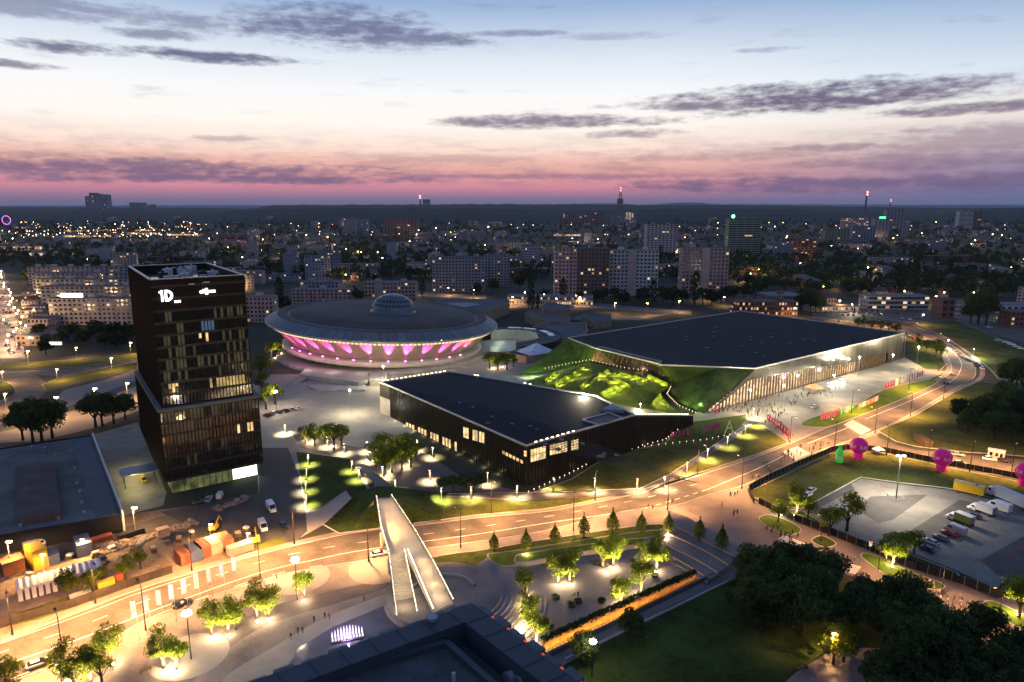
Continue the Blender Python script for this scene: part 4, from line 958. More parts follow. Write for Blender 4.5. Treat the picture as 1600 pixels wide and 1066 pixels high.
# ---------------- footbridge
def build_bridge():
    Z = 5.0; org = P(620, 860, 0); t = thing('footbridge', 'lit pale footbridge over the road splitting into a ramp and stairs', 'bridge', org)
    deck = pm('bridge_deck', (.42, .37, .30), .65, .12, .3)
    L_ = [P(588.6, 780, Z), P(596, 828, Z), P(608, 868, Z)]; Rr = [P(612, 778, Z), P(648, 832, Z), P(676, 880, Z)]
    mid = P(634, 863, Z)
    m = MB(org); up = [p.copy() for p in (L_[0], L_[1], L_[2], mid, Rr[2], Rr[1], Rr[0])]
    m.prism([(p.x, p.y) for p in up], Z - .7, Z, bottom=True); m.build('deck', deck, t)
    # ramp branch
    re = [P(708, 942, 2.4), P(677, 957, 2.4)]; rs = [Rr[2], mid]
    m = MB(org); a, b, c, d = rs[0], re[0], re[1], rs[1]; dn = Vector((0, 0, -.6))
    m.add([a, b, c, d, a + dn, b + dn, c + dn, d + dn], [(0, 3, 2, 1), (4, 5, 6, 7), (0, 1, 5, 4), (2, 3, 7, 6), (1, 2, 6, 5)]); m.build('ramp', deck, t)
    # stair branch, tread by tread
    sa, sb = L_[2], mid; ea, eb = P(621, 973, .6), P(653, 966, .6); k = 30
    for i in range(k):
        f0, f1 = i / k, (i + 1) / k; z_ = Z - .08 + (0.6 - Z) * (i + 1) / k
        q = [sa.lerp(ea, f0), sb.lerp(eb, f0), sb.lerp(eb, f1), sa.lerp(ea, f1)]; m = MB(org); m.prism([(p.x, p.y) for p in q], z_ - .35, z_, bottom=True); m.build('stair_tread', deck, t)
    def rail(pts, side):
        for a, b in zip(pts[:-1], pts[1:]):
            d = b - a; n_ = Vector((-d.y, d.x, 0)).normalized() * side * .12
            a, b = a + n_, b + n_
            m = MB(org); m.add([a, b, b + Vector((0, 0, 1.15)), a + Vector((0, 0, 1.15)), a - n_ * .6, b - n_ * .6, b - n_ * .6 + Vector((0, 0, 1.15)), a - n_ * .6 + Vector((0, 0, 1.15))], [(0, 1, 2, 3), (5, 4, 7, 6), (3, 2, 6, 7)]); m.build('railing', pm('railing_panel', (.26, .24, .22), .4, .1, metal=.4), t)
            m = MB(org); m.tube(a + n_ * .2 + Vector((0, 0, 1.2)), b + n_ * .2 + Vector((0, 0, 1.2)), .06, n=5); m.build('handrail', metal_grey, t)
            m = MB(org); e = n_ * -1.1; m.quad(a + e + Vector((0, 0, .95)), b + e + Vector((0, 0, .95)), b + e + Vector((0, 0, 1.06)), a + e + Vector((0, 0, 1.06))); m.build('handrail_light', em('rail_light', (1, .80, .48), 34, True), t)
    rail([L_[0], L_[1], L_[2]], 1); rail([L_[2], ea], 1); rail([Rr[0], Rr[1], Rr[2], re[0]], -1); rail([mid + Vector((.5, 0, 0)), re[1]], 1); rail([mid - Vector((.3, 0, 0)), eb], -1)
    for p in (L_[1], Rr[1], L_[2], Rr[2], mid):
        m = MB(org); m.tube((p.x, p.y, 0), (p.x, p.y, Z - .7), .5, n=8); m.build('pier', concrete, t)
    for f in (.12, .3, .48, .66, .84):
        p = L_[0].lerp(mid, f) .lerp(Rr[0].lerp(Rr[2], f), .5); light(t, p - org + Vector((0, 0, 3.2)), 650, (1, .70, .36), name='deck_light')
    for a_, b_ in ((L_[2].lerp(mid, .5), ea.lerp(eb, .5)), (rs[0].lerp(mid, .5), re[0].lerp(re[1], .5))):
        for f in (.1, .35, .6, .85): light(t, a_.lerp(b_, f) - org + Vector((0, 0, 2.2)), 480, (1, .70, .36), name='deck_light')
    pth = [P(588.6, 780, Z + .02), P(612, 778, Z + .02), P(604, 752, 3.2), P(584, 752, 3.2), P(566, 722, .08), P(548, 724, .08)]
    m = MB(org); m.add([pth[0], pth[1], pth[2], pth[3], pth[4], pth[5]], [(0, 1, 2, 3), (3, 2, 4, 5)]); m.add([p - Vector((0, 0, .3)) for p in pth], [(3, 2, 1, 0), (5, 4, 2, 3)]); m.build('approach_path', paving, t)
    for a, b in ((L_[0], L_[1]), (L_[1], L_[2]), (L_[2], ea), (Rr[0], Rr[1]), (Rr[1], Rr[2]), (Rr[2], re[0])):
        for p, d_ in walk([a, b], 2.4): m = MB(org); m.box((p.x, p.y, p.z + .62), (.12, .5, 1.3), math.atan2(d_.y, d_.x)); m.build('rail_post', metal_grey, t)
    # north abutment: sloping grass wedges and pale wing walls
    ab = thing('abutment', 'grass mound with pale concrete wing walls under the bridge end', 'abutment', P(600, 790, 0)); o = P(600, 790, 0)
    top = [P(584, 779, Z - .1), P(615, 777, Z - .1), P(612, 760, Z - .1), P(588, 760, Z - .1)]; 
    foot = [P(548, 829, .1), P(690, 813, .1), P(700, 772, .1), P(540, 775, .1)]
    m = MB(o); m.add(top + foot, [(0, 1, 2, 3), (0, 4, 5, 1), (1, 5, 6, 2), (2, 6, 7, 3), (3, 7, 4, 0)]); m.build('mound', grass, ab)
    for (p1, p2) in ((P(584.5, 782, Z), P(558, 812, .3)), (P(616, 780, Z), P(648, 782, .3))):
        m = MB(o); lo1 = Vector((p1.x, p1.y, 0)); lo2 = Vector((p2.x, p2.y, 0)); s = Vector((0, -.5, 0)); m.add([p1 + s, p2 + s, lo2 + s, lo1 + s, p1, p2, lo2, lo1], [(0, 3, 2, 1), (4, 5, 6, 7), (0, 1, 5, 4)]); m.build('wing_wall', paving_pale, ab)
    w = thing('ramp_wall', 'pale concrete wedge wall on the dark lawn', 'wall', P(520, 790, 0)); m = MB(P(520, 790, 0))
    q = [P(499, 798, 0), P(538, 769, 0), P(550, 780, 0), P(508, 818, 0)]; m.add(q + [P(538, 768, 2.2), P(550, 778, 2.2)], [(0, 4, 1), (3, 2, 5), (0, 3, 5, 4), (1, 4, 5, 2)]); m.build('wedge', paving_pale, w)
build_bridge()

# ---------------- amphitheatre steps and stepped terraces
def build_steps():
    p1, p2, p3 = P(757, 900), P(781, 921), P(784.5, 940)
    ax, ay, bx, by, cx_, cy2 = p1.x, p1.y, p2.x, p2.y, p3.x, p3.y; d = 2 * (ax * (by - cy2) + bx * (cy2 - ay) + cx_ * (ay - by))
    ux = ((ax * ax + ay * ay) * (by - cy2) + (bx * bx + by * by) * (cy2 - ay) + (cx_ * cx_ + cy2 * cy2) * (ay - by)) / d
    uy = ((ax * ax + ay * ay) * (cx_ - bx) + (bx * bx + by * by) * (ax - cx_) + (cx_ * cx_ + cy2 * cy2) * (bx - ax)) / d
    r = math.hypot(ax - ux, ay - uy); c = Vector((ux, uy, 0)); t = thing('amphitheatre', 'curved paved amphitheatre steps beside the foreground roof', 'steps', c)
    m = MB(); m.lathe([(.05, 1.8), (r, 1.8), (r, 0)], 64); m.build('platform', paving, t)
    st = pm('step_stone', (.15, .145, .15), .75, .15, .3)
    for i in range(9):
        m = MB(); z_ = 1.6 - i * .18; m.lathe([(r + i * 1.15, z_), (r + (i + 1) * 1.15, z_), (r + (i + 1) * 1.15 + .02, 0.0)], 40, (0, 0, 0), 0, R(-60), R(62)); m.build('step', st, t)
    m = MB(); m.lathe([(r * .52, 1.8), (r * .52, 2.3), (r * .57, 2.3), (r * .57, 1.8)], 40, (0, 0, 0), 0, R(20), R(170)); m.build('curved_bench', paving_pale, t)
    t = thing('stepped_terrace', 'broad pale terrace steps with planted trees right of the plaza', 'steps', P(1080, 860))
    tops = [[(1048, 808), (1075, 820), (1105, 838), (1160, 868)], [(1040, 826), (1072, 842), (1110, 862), (1150, 882)], [(1033, 838), (1068, 853), (1105, 872), (1138, 892)], [(1028, 852), (1058, 866), (1095, 885), (1122, 902)], [(1030, 866), (1054, 876), (1082, 892), (1108, 910)]]
    for i, l in enumerate(tops):
        a = gp(spline(l, 4)); nxt = tops[i + 1] if i < 4 else [(x - 3, y + 5) for x, y in l]; b = gp(spline(nxt, 4))
        z_ = 2.2 - i * .45; m = MB(P(1080, 860)); m.prism([(p.x, p.y) for p in a] + [(p.x, p.y) for p in reversed(b)], 0.03, z_); m.build('terrace_step', paving, t)
build_steps()

# ---------------- lit retaining wall with hedge
def build_lit_wall():
    a = P(848, 1018, 0); b = P(1086, 908, 0); d = b - a; u = d.normalized(); n = Vector((u.y, -u.x, 0)); rz = math.atan2(u.y, u.x); o = a.lerp(b, .5)
    t = thing('retaining_wall', 'long low retaining wall glowing orange along its foot', 'wall', o); L_ = d.length; k = 22
    st = pm('rough_stone', (.34, .22, .12), .85, .4, 1.2)
    for i in range(k):
        p = a + u * (L_ * (i + .5) / k); m = MB(o); m.box((p.x, p.y, 1.25), (L_ / k - .05, .5 + .03 * (i % 2), 2.5), rz); m.build('wall_panel', st, t)
    m = MB(o); 
    for i in range(44):
        p = a + u * (L_ * (i + .5) / 44) + n * .5; m.box((p.x, p.y, .09), (.8, .14, .08), rz)
    m.build('foot_lamps', em('foot_orange', (1, .5, .1), 1.2, True), t, kind='stuff')
    for i in range(26):
        p = a + u * (L_ * (i + .5) / 26) + n * 1.25 - o; light(t, (p.x, p.y, .8), 250, (1, .44, .06), 'SPOT', .3, 150, .7, aim=-n + Vector((0, 0, .25)), name='foot_lamp_light')
    h = thing('hedge', 'trimmed dark hedge hanging over the orange lit wall', 'hedge', (o.x, o.y, 2.5)); rnd = random.Random(2); m = MB((o.x, o.y, 2.5))
    for i in range(2600):
        p = a + u * rnd.uniform(0, L_) + n * rnd.uniform(-.9, .42); zz = 2.5 + abs(rnd.gauss(0, .3))
        if n.dot(p - a) > .3: zz -= rnd.uniform(0, .8) * rnd.random()
        leafquad(m, Vector((p.x, p.y, zz)), rnd.uniform(.18, .34), rnd)
    m.build('leaves', leaf_dark, h)
    w = thing('parapet_wall', 'dark low parapet between the lit wall and the walkway', 'wall', P(1000, 960)); m = MB(P(1000, 960)); a2 = P(858, 1026); b2 = P(1162, 877); d2 = b2 - a2
    m.box(((a2.x + b2.x) / 2, (a2.y + b2.y) / 2, .45), (d2.length, .5, .9), math.atan2(d2.y, d2.x)); m.build('wall', paving_dark, w)
    a3 = P(884, 1031); b3 = P(1166, 896); d3 = b3 - a3; m = MB(P(1000, 960)); m.box(((a3.x + b3.x) / 2, (a3.y + b3.y) / 2, .2), (d3.length, .4, .4), math.atan2(d3.y, d3.x)); m.build('kerb', concrete, w)
def leafquad(m, p, s, rnd):
    a = Vector((rnd.gauss(0, 1), rnd.gauss(0, 1), rnd.gauss(0, 1))).normalized(); b = a.orthogonal().normalized(); b.rotate(Matrix.Rotation(rnd.uniform(0, 6.28), 3, a)); c = a.cross(b)
    m.add([p - b * s - c * s * .6, p + b * s * .9 - c * s * .5, p + b * s + c * s * .6, p - b * s * .8 + c * s * .7], [(0, 1, 2, 3)])
build_lit_wall()

# ---------------- roof of the building below the camera
def build_near_roof():
    Z = 60.0; A = P(737, 942, Z); Lf = P(390, 1066, Z); Rt = P(905, 1066, Z); A.z = Lf.z = Rt.z = 0
    u = (Rt - A).normalized(); v = Vector((u.y, -u.x, 0)); v = v if v.dot(Lf - A) > 0 else -v
    v = (Lf - A).normalized()
    org = A.copy(); t = thing('foreground_building', 'dark blue-grey rooftop with parapets filling the bottom edge', 'building', org)
    LU, LV = 32, 34
    slate = pm('blue_slate', (.036, .046, .060), .6, .18, .5); felt = pm('roof_felt', (.050, .055, .063), .8, .4, .5); pav = pm('roof_edge_block', (.10, .11, .125), .75, .2, .6)
    pt = lambda i, j: A + u * i + v * j
    m = MB(org); m.prism([pt(0, 0), pt(LU, 0), pt(LU, LV), pt(0, LV)], 0.02, Z - 2.2); m.build('walls', pm('facade_block', (.10, .10, .11), .8), t)
    w = 1.9
    for nm, q in (('parapet_top', [pt(0, 0), pt(LU, 0), pt(LU, w), pt(w, w)]), ('parapet_top', [pt(0, 0), pt(w, w), pt(w, LV), pt(0, LV)])):
        m = MB(org); m.prism(q, Z - 2.2, Z); m.build(nm, slate, t)
    # seams on the parapet sheets
    for j in range(1, 16):
        for (a_, b_) in ((pt(j * 2.1, .05), pt(j * 2.1, min(w - .05, j * 2.1))), (pt(.05, j * 2.1), pt(min(w - .05, j * 2.1), j * 2.1))):
            d_ = b_ - a_; m = MB(org); m.box(((a_.x + b_.x) / 2, (a_.y + b_.y) / 2, Z + .02), (d_.length, .07, .04), math.atan2(d_.y, d_.x)); m.build('sheet_seam', slate, t)
    m = MB(org); m.prism([pt(w, w), pt(LU, w), pt(LU, LV), pt(w, LV)], Z - 2.2, Z - 1.9); m.build('roof_floor', felt, t)
    # raised roof part
    q = [pt(w + 3.6, w + 3.2), pt(LU, w + 3.2), pt(LU, LV), pt(w + 3.6, LV)]
    q = gp([(697, 1002), (818, 1110), (640, 1200), (440, 1080)], Z - .6)
    m = MB(org); m.prism([(p.x, p.y) for p in q], Z - 1.9, Z - .9); m.build('upper_roof', felt, t)
    for i in range(4):
        a_ = q[i]; b_ = q[(i + 1) % 4]; d_ = b_ - a_; m = MB(org); m.box(((a_.x + b_.x) / 2, (a_.y + b_.y) / 2, Z - .72), (d_.length, .45, .38 + .01 * (i % 2)), math.atan2(d_.y, d_.x)); m.build('upper_parapet', slate, t)
    # pale duct and vent stack near the corner
    duct = pm('zinc_duct', (.24, .33, .38), .45, .15, .5, metal=.4)
    a_ = P(664, 1003, Z - 1.4); b_ = P(734, 977, Z - 1.4); d_ = b_ - a_; m = MB(org); m.box(((a_.x + b_.x) / 2, (a_.y + b_.y) / 2, Z - 1.5), (d_.length, .45, .5), math.atan2(d_.y, d_.x)); m.build('roof_duct', duct, t)
    p = P(664, 1001, Z - 1.4); m = MB(org); m.box((p.x, p.y, Z - 1.55), (1.6, 1.0, .35), R(-20)); m.build('duct_base', duct, t)
    p = P(676, 996, Z - 1.4); m = MB(org); m.tube((p.x, p.y, Z - 1.5), (p.x, p.y, Z + .2), .33, n=14); m.tube((p.x, p.y, Z + .2), (p.x, p.y, Z + .32), .40, n=14); m.build('vent_stack', duct, t)
    for (x0, y0, x1, y1) in ((792, 1061, 822, 1046), (810, 1067, 836, 1056)):
        a_ = P(x0, y0, Z - 1.3); b_ = P(x1, y1, Z - 1.3); m = MB(org); m.tube(a_, b_, .42, n=14); m.build('roof_pipe', duct, t)
        d_ = (b_ - a_)
        for f in (.02, .5, .98): m = MB(org); c_ = a_ + d_ * f; m.tube(c_ - d_.normalized() * .06, c_ + d_.normalized() * .06, .47, n=14); m.build('pipe_band', metal_grey, t)
    p = P(709, 1064, Z - .9); m = MB(org); m.tube((p.x, p.y, Z - .9), (p.x, p.y, Z - .3), .14, n=8); m.build('roof_pin', concrete, t)
    # toothed edge blocks with small orange lamps outside the parapet
    red = em('red_lamp', (.9, .10, .03), .6)
    for (ax, s, l) in ((u, -v, LU), (v, -u, LV)):
        for i in range(17):
            c_ = A + ax * (i * 1.9 + .6) + s * (.5 + .22 * (i % 2)); m = MB(org); m.box((c_.x, c_.y, Z - 1.0), (1.35, 1.1, .7), math.atan2(ax.y, ax.x)); m.build('edge_block', pav, t)
            c2 = A + ax * (i * 1.9 + 1.55) + s * .7; m = MB(org); m.box((c2.x, c2.y, Z - .85), (.22, .3, .3), math.atan2(ax.y, ax.x)); m.build('edge_lamp', red, t)
build_near_roof()
# ================================================================== lamps
def lamp_proto(kind):
    with proto_mode():
        if kind == 'road':
            t = thing('street_lamp', 'tall dark street lamp', 'street lamp')
            m = MB(); m.tube((0, 0, 0), (0, 0, 10.6), .16, .09, 6); m.tube((0, 0, 0), (0, 0, 1.1), .24, .2, 6); m.build('pole', metal_dark, t)
            m = MB(); m.tube((0, 0, 10.5), (1.9, 0, 10.9), .07, n=5); m.build('arm', metal_dark, t)
            m = MB(); m.box((2.2, 0, 10.9), (1.1, .4, .16)); h = m.build('lamp_head', metal_dark, t)
            m = MB(); m.box((2.2, 0, 10.8), (.9, .32, .06)); m.build('lens', em('sodium_lens', ORANGE, 20), h)
            light(t, (2.2, 0, 10.4), ROADP, ORANGE, 'SPOT', .3, 146, .45, aim=(0.2, 0, -1))
        elif kind == 'path':
            t = thing('path_lamp', 'slim path lamp', 'path lamp')
            m = MB(); m.tube((0, 0, 0), (0, 0, 4.0), .09, .07, 6); m.build('post', metal_grey, t)
            m = MB(); m.tube((0, 0, 4.0), (0, 0, 4.15), .5, .5, 12); m.build('lamp_disc', metal_dark, t)
            m = MB(); m.tube((0, 0, 3.93), (0, 0, 3.98), .4, .4, 10); m.build('lens', em('path_lens', WARM, 20), t)
            light(t, (0, -.4, 3.8), 15000, (1, .74, .38), 'SPOT', .1, 112, .8, aim=(0, 0, -1))
        elif kind == 'globe':
            t = thing('plaza_lamp', 'bright plaza lamp', 'street lamp')
            m = MB(); m.tube((0, 0, 0), (0, 0, 10.0), .16, .1, 8); m.build('pole', metal_dark, t)
            m = MB(); 
            for i in range(5): m.ball((.55 * math.cos(i * 1.257), .55 * math.sin(i * 1.257), 10.3), .42, 10, 7)
            m.build('lamp_cluster', em('globe_light', (1, .88, .66), 60), t)
            light(t, (0, 0, 10.3), 22000, (1, .74, .46), 'POINT', .8)
        elif kind == 'white':
            t = thing('street_lamp', 'white forecourt lamp', 'street lamp')
            m = MB(); m.tube((0, 0, 0), (0, 0, 11), .14, .08, 6); m.build('pole', metal_grey, t)
            m = MB(); m.ball((0, 0, 11.2), .45, 8, 6, 0, .6); m.build('lamp_head', em('white_head', (1, .93, .78), 40), t)
            light(t, (0, 0, 10.8), 24000, (1, .83, .53), 'POINT', .4)
        elif kind == 'sodium':
            t = thing('street_lamp', 'orange street lamp', 'street lamp')
            m = MB(); m.tube((0, 0, 0), (0, 0, 8), .12, .08, 6); m.build('pole', concrete, t)
            m = MB(); m.box((.5, 0, 8.1), (1.3, .5, .25)); m.ball((.6, 0, 7.95), .30, 8, 5); m.build('lamp_head', em('sodium_head', (1, .58, .2), 40), t)
            light(t, (.6, 0, 7.4), 13000, (1, .52, .17), 'SPOT', .3, 165, .4, aim=(0, 0, -1))
        elif kind == 'up':
            t = thing('uplight', 'ground uplight', 'uplight')
            m = MB(); m.tube((0, 0, 0), (0, 0, .2), .32, .28, 10); m.build('housing', metal_dark, t)
            m = MB(); m.ball((0, 0, .24), .30, 10, 5, 0, .6); m.build('lens', em('up_lens', (1, .90, .55), 45), t)
            light(t, (0, 0, .45), 19000, (1, .82, .32), 'SPOT', .25, 135, .6, aim=(0, .35, 1)); light(t, (0, .6, 1.4), 1700, (1, .66, .34), 'POINT', .3, 120, .6, None, 'lamp_spill')
        elif kind == 'mast':
            t = thing('light_mast', 'mast', 'light mast')
            m = MB(); m.tube((0, 0, 0), (0, 0, 14.2), .22, .12, 8); m.build('mast', metal_grey, t)
            m = MB(); m.box((-.9, 0, 14.3), (1.0, .5, .2)); m.box((.9, 0, 14.3), (1.0, .5, .2)); m.tube((-.9, 0, 14.2), (.9, 0, 14.2), .07); m.build('lamp_head', em('mast_head', (1, .96, .9), 22), t)
            m = MB()
            for sx in (-1.8, 1.8):
                for sy in (-1.8, 1.8): m.tube((sx, sy, 0), (sx, sy, 1.1), .06, n=5)
            for z in (.5, 1.05):
                for a, b in (((-1.8, -1.8), (1.8, -1.8)), ((1.8, -1.8), (1.8, 1.8)), ((1.8, 1.8), (-1.8, 1.8)), ((-1.8, 1.8), (-1.8, -1.8))): m.tube((a[0], a[1], z), (b[0], b[1], z), .045, n=5)
            m.build('guard_rail', metal_grey, t)
            light(t, (0, 0, 13.8), 70000, (1, .82, .58), 'SPOT', .5, 150, .5, aim=(0, 0, -1))
    return t
ROADP = 44000
LP = {k: lamp_proto(k) for k in ('road', 'path', 'globe', 'white', 'sodium', 'up', 'mast')}
def lamps(kind, pts, fmt, group, z=0.0, face=None, sc=1.0, own=0):
    o = []
    for i, p in enumerate(pts):
        q = P(p[0], p[1], z); rz = face(q) if face else 0.0
        o.append(put(LP[kind], q, rz, p[2] if len(p) > 2 else sc))
    if own:
        for o_ in o:
            for c in o_.children:
                if c.type == 'LIGHT': c.data = c.data.copy(); c.data.energy = own
    ordinals(o, fmt, group); return o
def face_line(line):
    l = gp(spline(line, 4))
    def f(q):
        b = min(l, key=lambda p: (p - q).length); d = b - q; return math.atan2(d.y, d.x)
    return f
mid_road = [(-100, 1080), (0, 1040), (120, 1000), (250, 950), (400, 897), (560, 860), (656, 847), (850, 818), (1013, 793), (1105, 765), (1226, 711), (1325, 668), (1414, 630), (1486, 596), (1500, 565), (1450, 530), (1380, 508)]
fl = face_line(mid_road)
lamps('road', [(-40, 1085), (100, 1036), (228, 985), (407, 905), (576, 878), (720, 856), (896, 830), (1043, 797), (1159, 764), (1304, 700), (1367, 678), (1422, 652), (1474, 624)], 'tall dark street lamp on the lower side of the main road, {n} from the left', 'street lamps along the lower side of the main road', 0, fl)
lamps('road', [(20, 992), (150, 944), (300, 892), (460, 850), (768, 803), (930, 782), (1090, 740), (1234, 692), (1330, 646), (1420, 608), (1466, 580), (1462, 548), (1425, 528), (1370, 512), (1310, 504)], 'tall dark street lamp on the upper side of the main road, {n} from the left', 'street lamps along the upper side of the main road', 0, fl)
lamps('road', [(1385, 712), (1450, 718), (1515, 738), (1580, 742)], 'tall street lamp beside the side road by the inflatables, {n} from the left', 'street lamps along the side road', 0, face_line([(1290, 700), (1400, 702), (1500, 722), (1600, 742)]))
lamps('road', [(1196, 792), (1282, 846), (1372, 892), (1470, 934), (1560, 972), (1640, 1000)], 'street lamp on the footpath outside the mesh fence, {n} from the left', 'lamps on the fence footpath', 0, face_line([(1180, 830), (1300, 885), (1400, 925), (1500, 965)]), .75, 9000)
lamps('path', [(482, 727), (479, 749), (478, 769), (479, 791)], 'slim path lamp on the left edge of the dark lawn wedge, {n} from the left', 'path lamps on the lawn wedge')
lamps('path', [(446, 678), (482, 690), (512, 698), (538, 709), (574, 706), (576, 721), (598, 746), (652, 703), (676, 715), (640, 728), (672, 752), (550, 737), (561, 751), (618, 768), (762, 756)], 'slim path lamp on the dark walk through the square, {n} from the left', 'path lamps on the square walk')
lamps('path', [(690, 783), (736, 781), (808, 779), (865, 767), (929, 767), (995, 768), (1038, 764), (1073, 741), (1105, 719), (1136, 699), (1164, 681), (1180, 666), (1177, 653)], 'slim path lamp on the lawn bank below the low hall, {n} from the left', 'path lamps on the lawn bank', .16, None, 1.12)
lamps('globe', [(465, 938), (299, 1030)], 'blazing cluster lamp on the granite plaza, {n} from the left', 'cluster lamps on the plaza')
lamps('globe', [(925, 1058, .75)], 'bright lamp on the park lawn below the orange lit wall', 'park lamp', own=3000)
lamps('globe', [(432, 640, .8)], 'bright white lamp beside trees between the tower and the saucer arena', 'square lamp')
lamps('white', [(548, 648), (600, 606), (690, 560), (1340, 590), (1392, 586), (1300, 622), (1222, 640), (1432, 572), (1395, 562), (1170, 648)], 'white-headed lamp on the pale paving by the arenas, {n} from the left', 'white lamps on the paved squares')
lamps('white', [(1480, 548, .6), (1330, 492, .8), (1385, 483, .7), (1520, 560, .5)], 'small white lamp by the curved road behind the big hall, {n} from the left', 'lamps on the road bend')
lamps('sodium', [(18, 893, 1), (212, 836, 1.0), (70, 905, .8), (130, 870, .6), (330, 850, .7), (388, 860, .6)], 'orange lamp in the building yard below the tower, {n} from the left', 'lamps in the building yard')
lamps('sodium', [(1297, 1036, .8)], 'orange lamp glowing in a tree on the park path', 'park lamp')
lamps('sodium', [(45, 570, 1), (90, 596, .8), (175, 580, .9), (205, 556, 1), (120, 560, .8), (10, 640, .9), (5, 600, .8), (150, 640, 1.2), (90, 655, 1.2), (30, 665, 1.1), (200, 625, 1.0)], 'orange lamp by the avenue and roundabout left of the tower, {n} from the left', 'lamps on the avenue')
lamps('sodium', [(868, 482, 1.1), (905, 478, 1.0), (960, 490, 1.1), (1010, 492, 1.2), (1060, 488, 1.2), (700, 462, 1), (740, 466, 1), (640, 472, 1), (800, 478, 1), (1310, 484, 1), (1240, 497, 1.0), (1180, 482, 1), (1440, 508, 1.0), (1390, 480, 1.1), (1460, 478, 1.1), (1100, 470, 1.1), (1130, 478, 1)], 'orange street lamp on the streets behind the arenas, {n} from the left', 'lamps on the streets behind the arenas')
for p_, z_ in (((912, 633), 10.5), ((1000, 650), 8.0)):
    put(LP['white'], P(p_[0], p_[1], z_), 0, .45, 'short blazing white lamp in the green roof valley, %s one' % ('left' if p_[0] < 950 else 'right'), 'valley lamps')
lamps('mast', [(1400, 780)], 'tall twin-headed light mast in the parking court inside a low guard rail', 'masts')
ups = [(177, 1031), (98, 1061), (140, 1063), (258, 1041), (273, 1044), (333, 990), (357, 986), (402, 964), (420, 961), (474, 932), (872, 908), (890, 906), (946, 886), (960, 880), (1012, 888), (1025, 886), (970, 938), (1000, 922), (826, 928), (816, 946), (824, 972), (815, 982), (838, 1002), (1089, 849), (1043, 836), (1040, 842), (822, 866), (1092, 850)]
ups = [(x, y + 9) for x, y in ups]
lamps('up', ups, 'glowing ground uplight under a plaza tree, {n} from the left', 'uplights under the plaza trees', .03)
lamps('up', [(484, 694), (520, 698), (608, 738), (632, 730), (1220, 806), (1394, 886), (1590, 962), (1242, 806), (1100, 600), (770, 576), (785, 574), (430, 560), (440, 556)], 'glowing ground uplight at a tree foot beside the squares and fence, {n} from the left', 'uplights at other trees', .05)

# ================================================================== trees
def tree_proto(seed, h, cr, shape, n, ls, mt, name='broadleaf_tree'):
    rnd = random.Random(seed)
    with proto_mode():
        t = thing(name, 'tree', 'tree'); m = MB(); th = h * (.24 if shape == 'round' else .16); tr = h * .022 + .05
        top = Vector((rnd.uniform(-.3, .3), rnd.uniform(-.3, .3), h * .72)); m.tube((0, 0, 0), (0, 0, th), tr * 1.4, tr, 6, cap=False); m.tube((0, 0, th), top, tr, tr * .3, 6, cap=False)
        lobes = []
        for i in range(7 if shape == 'round' else 1):
            a = i * 2.4 + rnd.uniform(-.4, .4); e = Vector((math.cos(a) * cr * .55, math.sin(a) * cr * .55, th + (h - th) * rnd.uniform(.25, .8)))
            if shape == 'round': m.tube((0, 0, th * rnd.uniform(.8, 1.15)), e, tr * .5, tr * .15, 4, cap=False); lobes.append((e, cr * rnd.uniform(.42, .66)))
        lobes.append((Vector((0, 0, th + (h - th) * .72)), cr * .6))
        m.build('trunk', bark, t); m = MB()
        for i in range(n):
            if shape == 'round':
                c, r = rnd.choice(lobes); d = Vector((rnd.gauss(0, 1), rnd.gauss(0, 1), rnd.gauss(0, 1))).normalized() * (r * rnd.random() ** .4); p = c + Vector((d.x, d.y, d.z * .85))
            else:
                f = rnd.random() ** .8; z = th + (h - th) * f; rr = cr * (math.sin(min(1, (f + .18) * 1.0) * math.pi) ** .7 if shape == 'cone' else math.sin(math.pi * min(.97, f * .85 + .15)) ** .5) * (1 - .55 * f if shape == 'cone' else 1)
                a = rnd.uniform(0, 6.283); q = rr * rnd.random() ** .4 * rnd.uniform(.85, 1.12); p = Vector((q * math.cos(a), q * math.sin(a), z))
            leafquad(m, p, ls * rnd.uniform(.6, 1.25), rnd)
        m.build('crown', mt, t)
    return t
T_round = [tree_proto(i, 7.6 + (i % 3) * .4, 2.9 + .25 * (i % 2), 'round', 1700, .17, leaf) for i in (1, 2, 3, 4, 5)]
T_cone = [tree_proto(10 + i, 7.2, 2.0, 'cone', 1300, .18, leaf) for i in (1, 2)]
T_dark = [tree_proto(20 + i, 11, 4.2, 'round', 3400, .24, leaf_dark) for i in (1, 2, 3, 4)]
T_far = [tree_proto(40 + i, 12, 4.6, 'round', 240, .85, leaf_far) for i in (1, 2, 3)] + [tree_proto(50, 20, 3.0, 'column', 200, .8, leaf_far, 'poplar_tree')]
rt = random.Random(99)
def trees(protos, pts, fmt, group):
    o = []
    for i, p in enumerate(pts): o.append(put(protos[i % len(protos)], P(p[0], p[1], p[3] if len(p) > 3 else 0), rt.uniform(0, 6.28), (p[2] if len(p) > 2 else 1) * rt.uniform(.93, 1.08)))
    ordinals(o, fmt, group); return o
trees(T_cone, [(772, 862, .85, .4), (822, 864, 1, .4), (867, 852, .95, .4), (912, 840, 1, .4), (957, 834, 1, .4), (1002, 834, .95, .4), (1044, 834, .95, 1.5), (1092, 845, 1, 1.5), (1127, 860, 1, 1.2)], 'small neat cone-shaped tree in the row above the plaza, {n} from the left', 'row of cone-shaped trees')
trees(T_round, [(872, 912, 1.05), (890, 910, 1.1), (942, 888, 1), (958, 884, 1.1), (966, 878, .9), (1010, 892, 1.1), (1026, 890, 1.15), (970, 942, .85), (1002, 926, 1), (822, 934, .95), (822, 962, .8), (826, 978, .9), (838, 1006, .95)], 'round tree glowing yellow-green from uplights on the grey plaza, {n} from the left', 'uplit trees on the grey plaza')
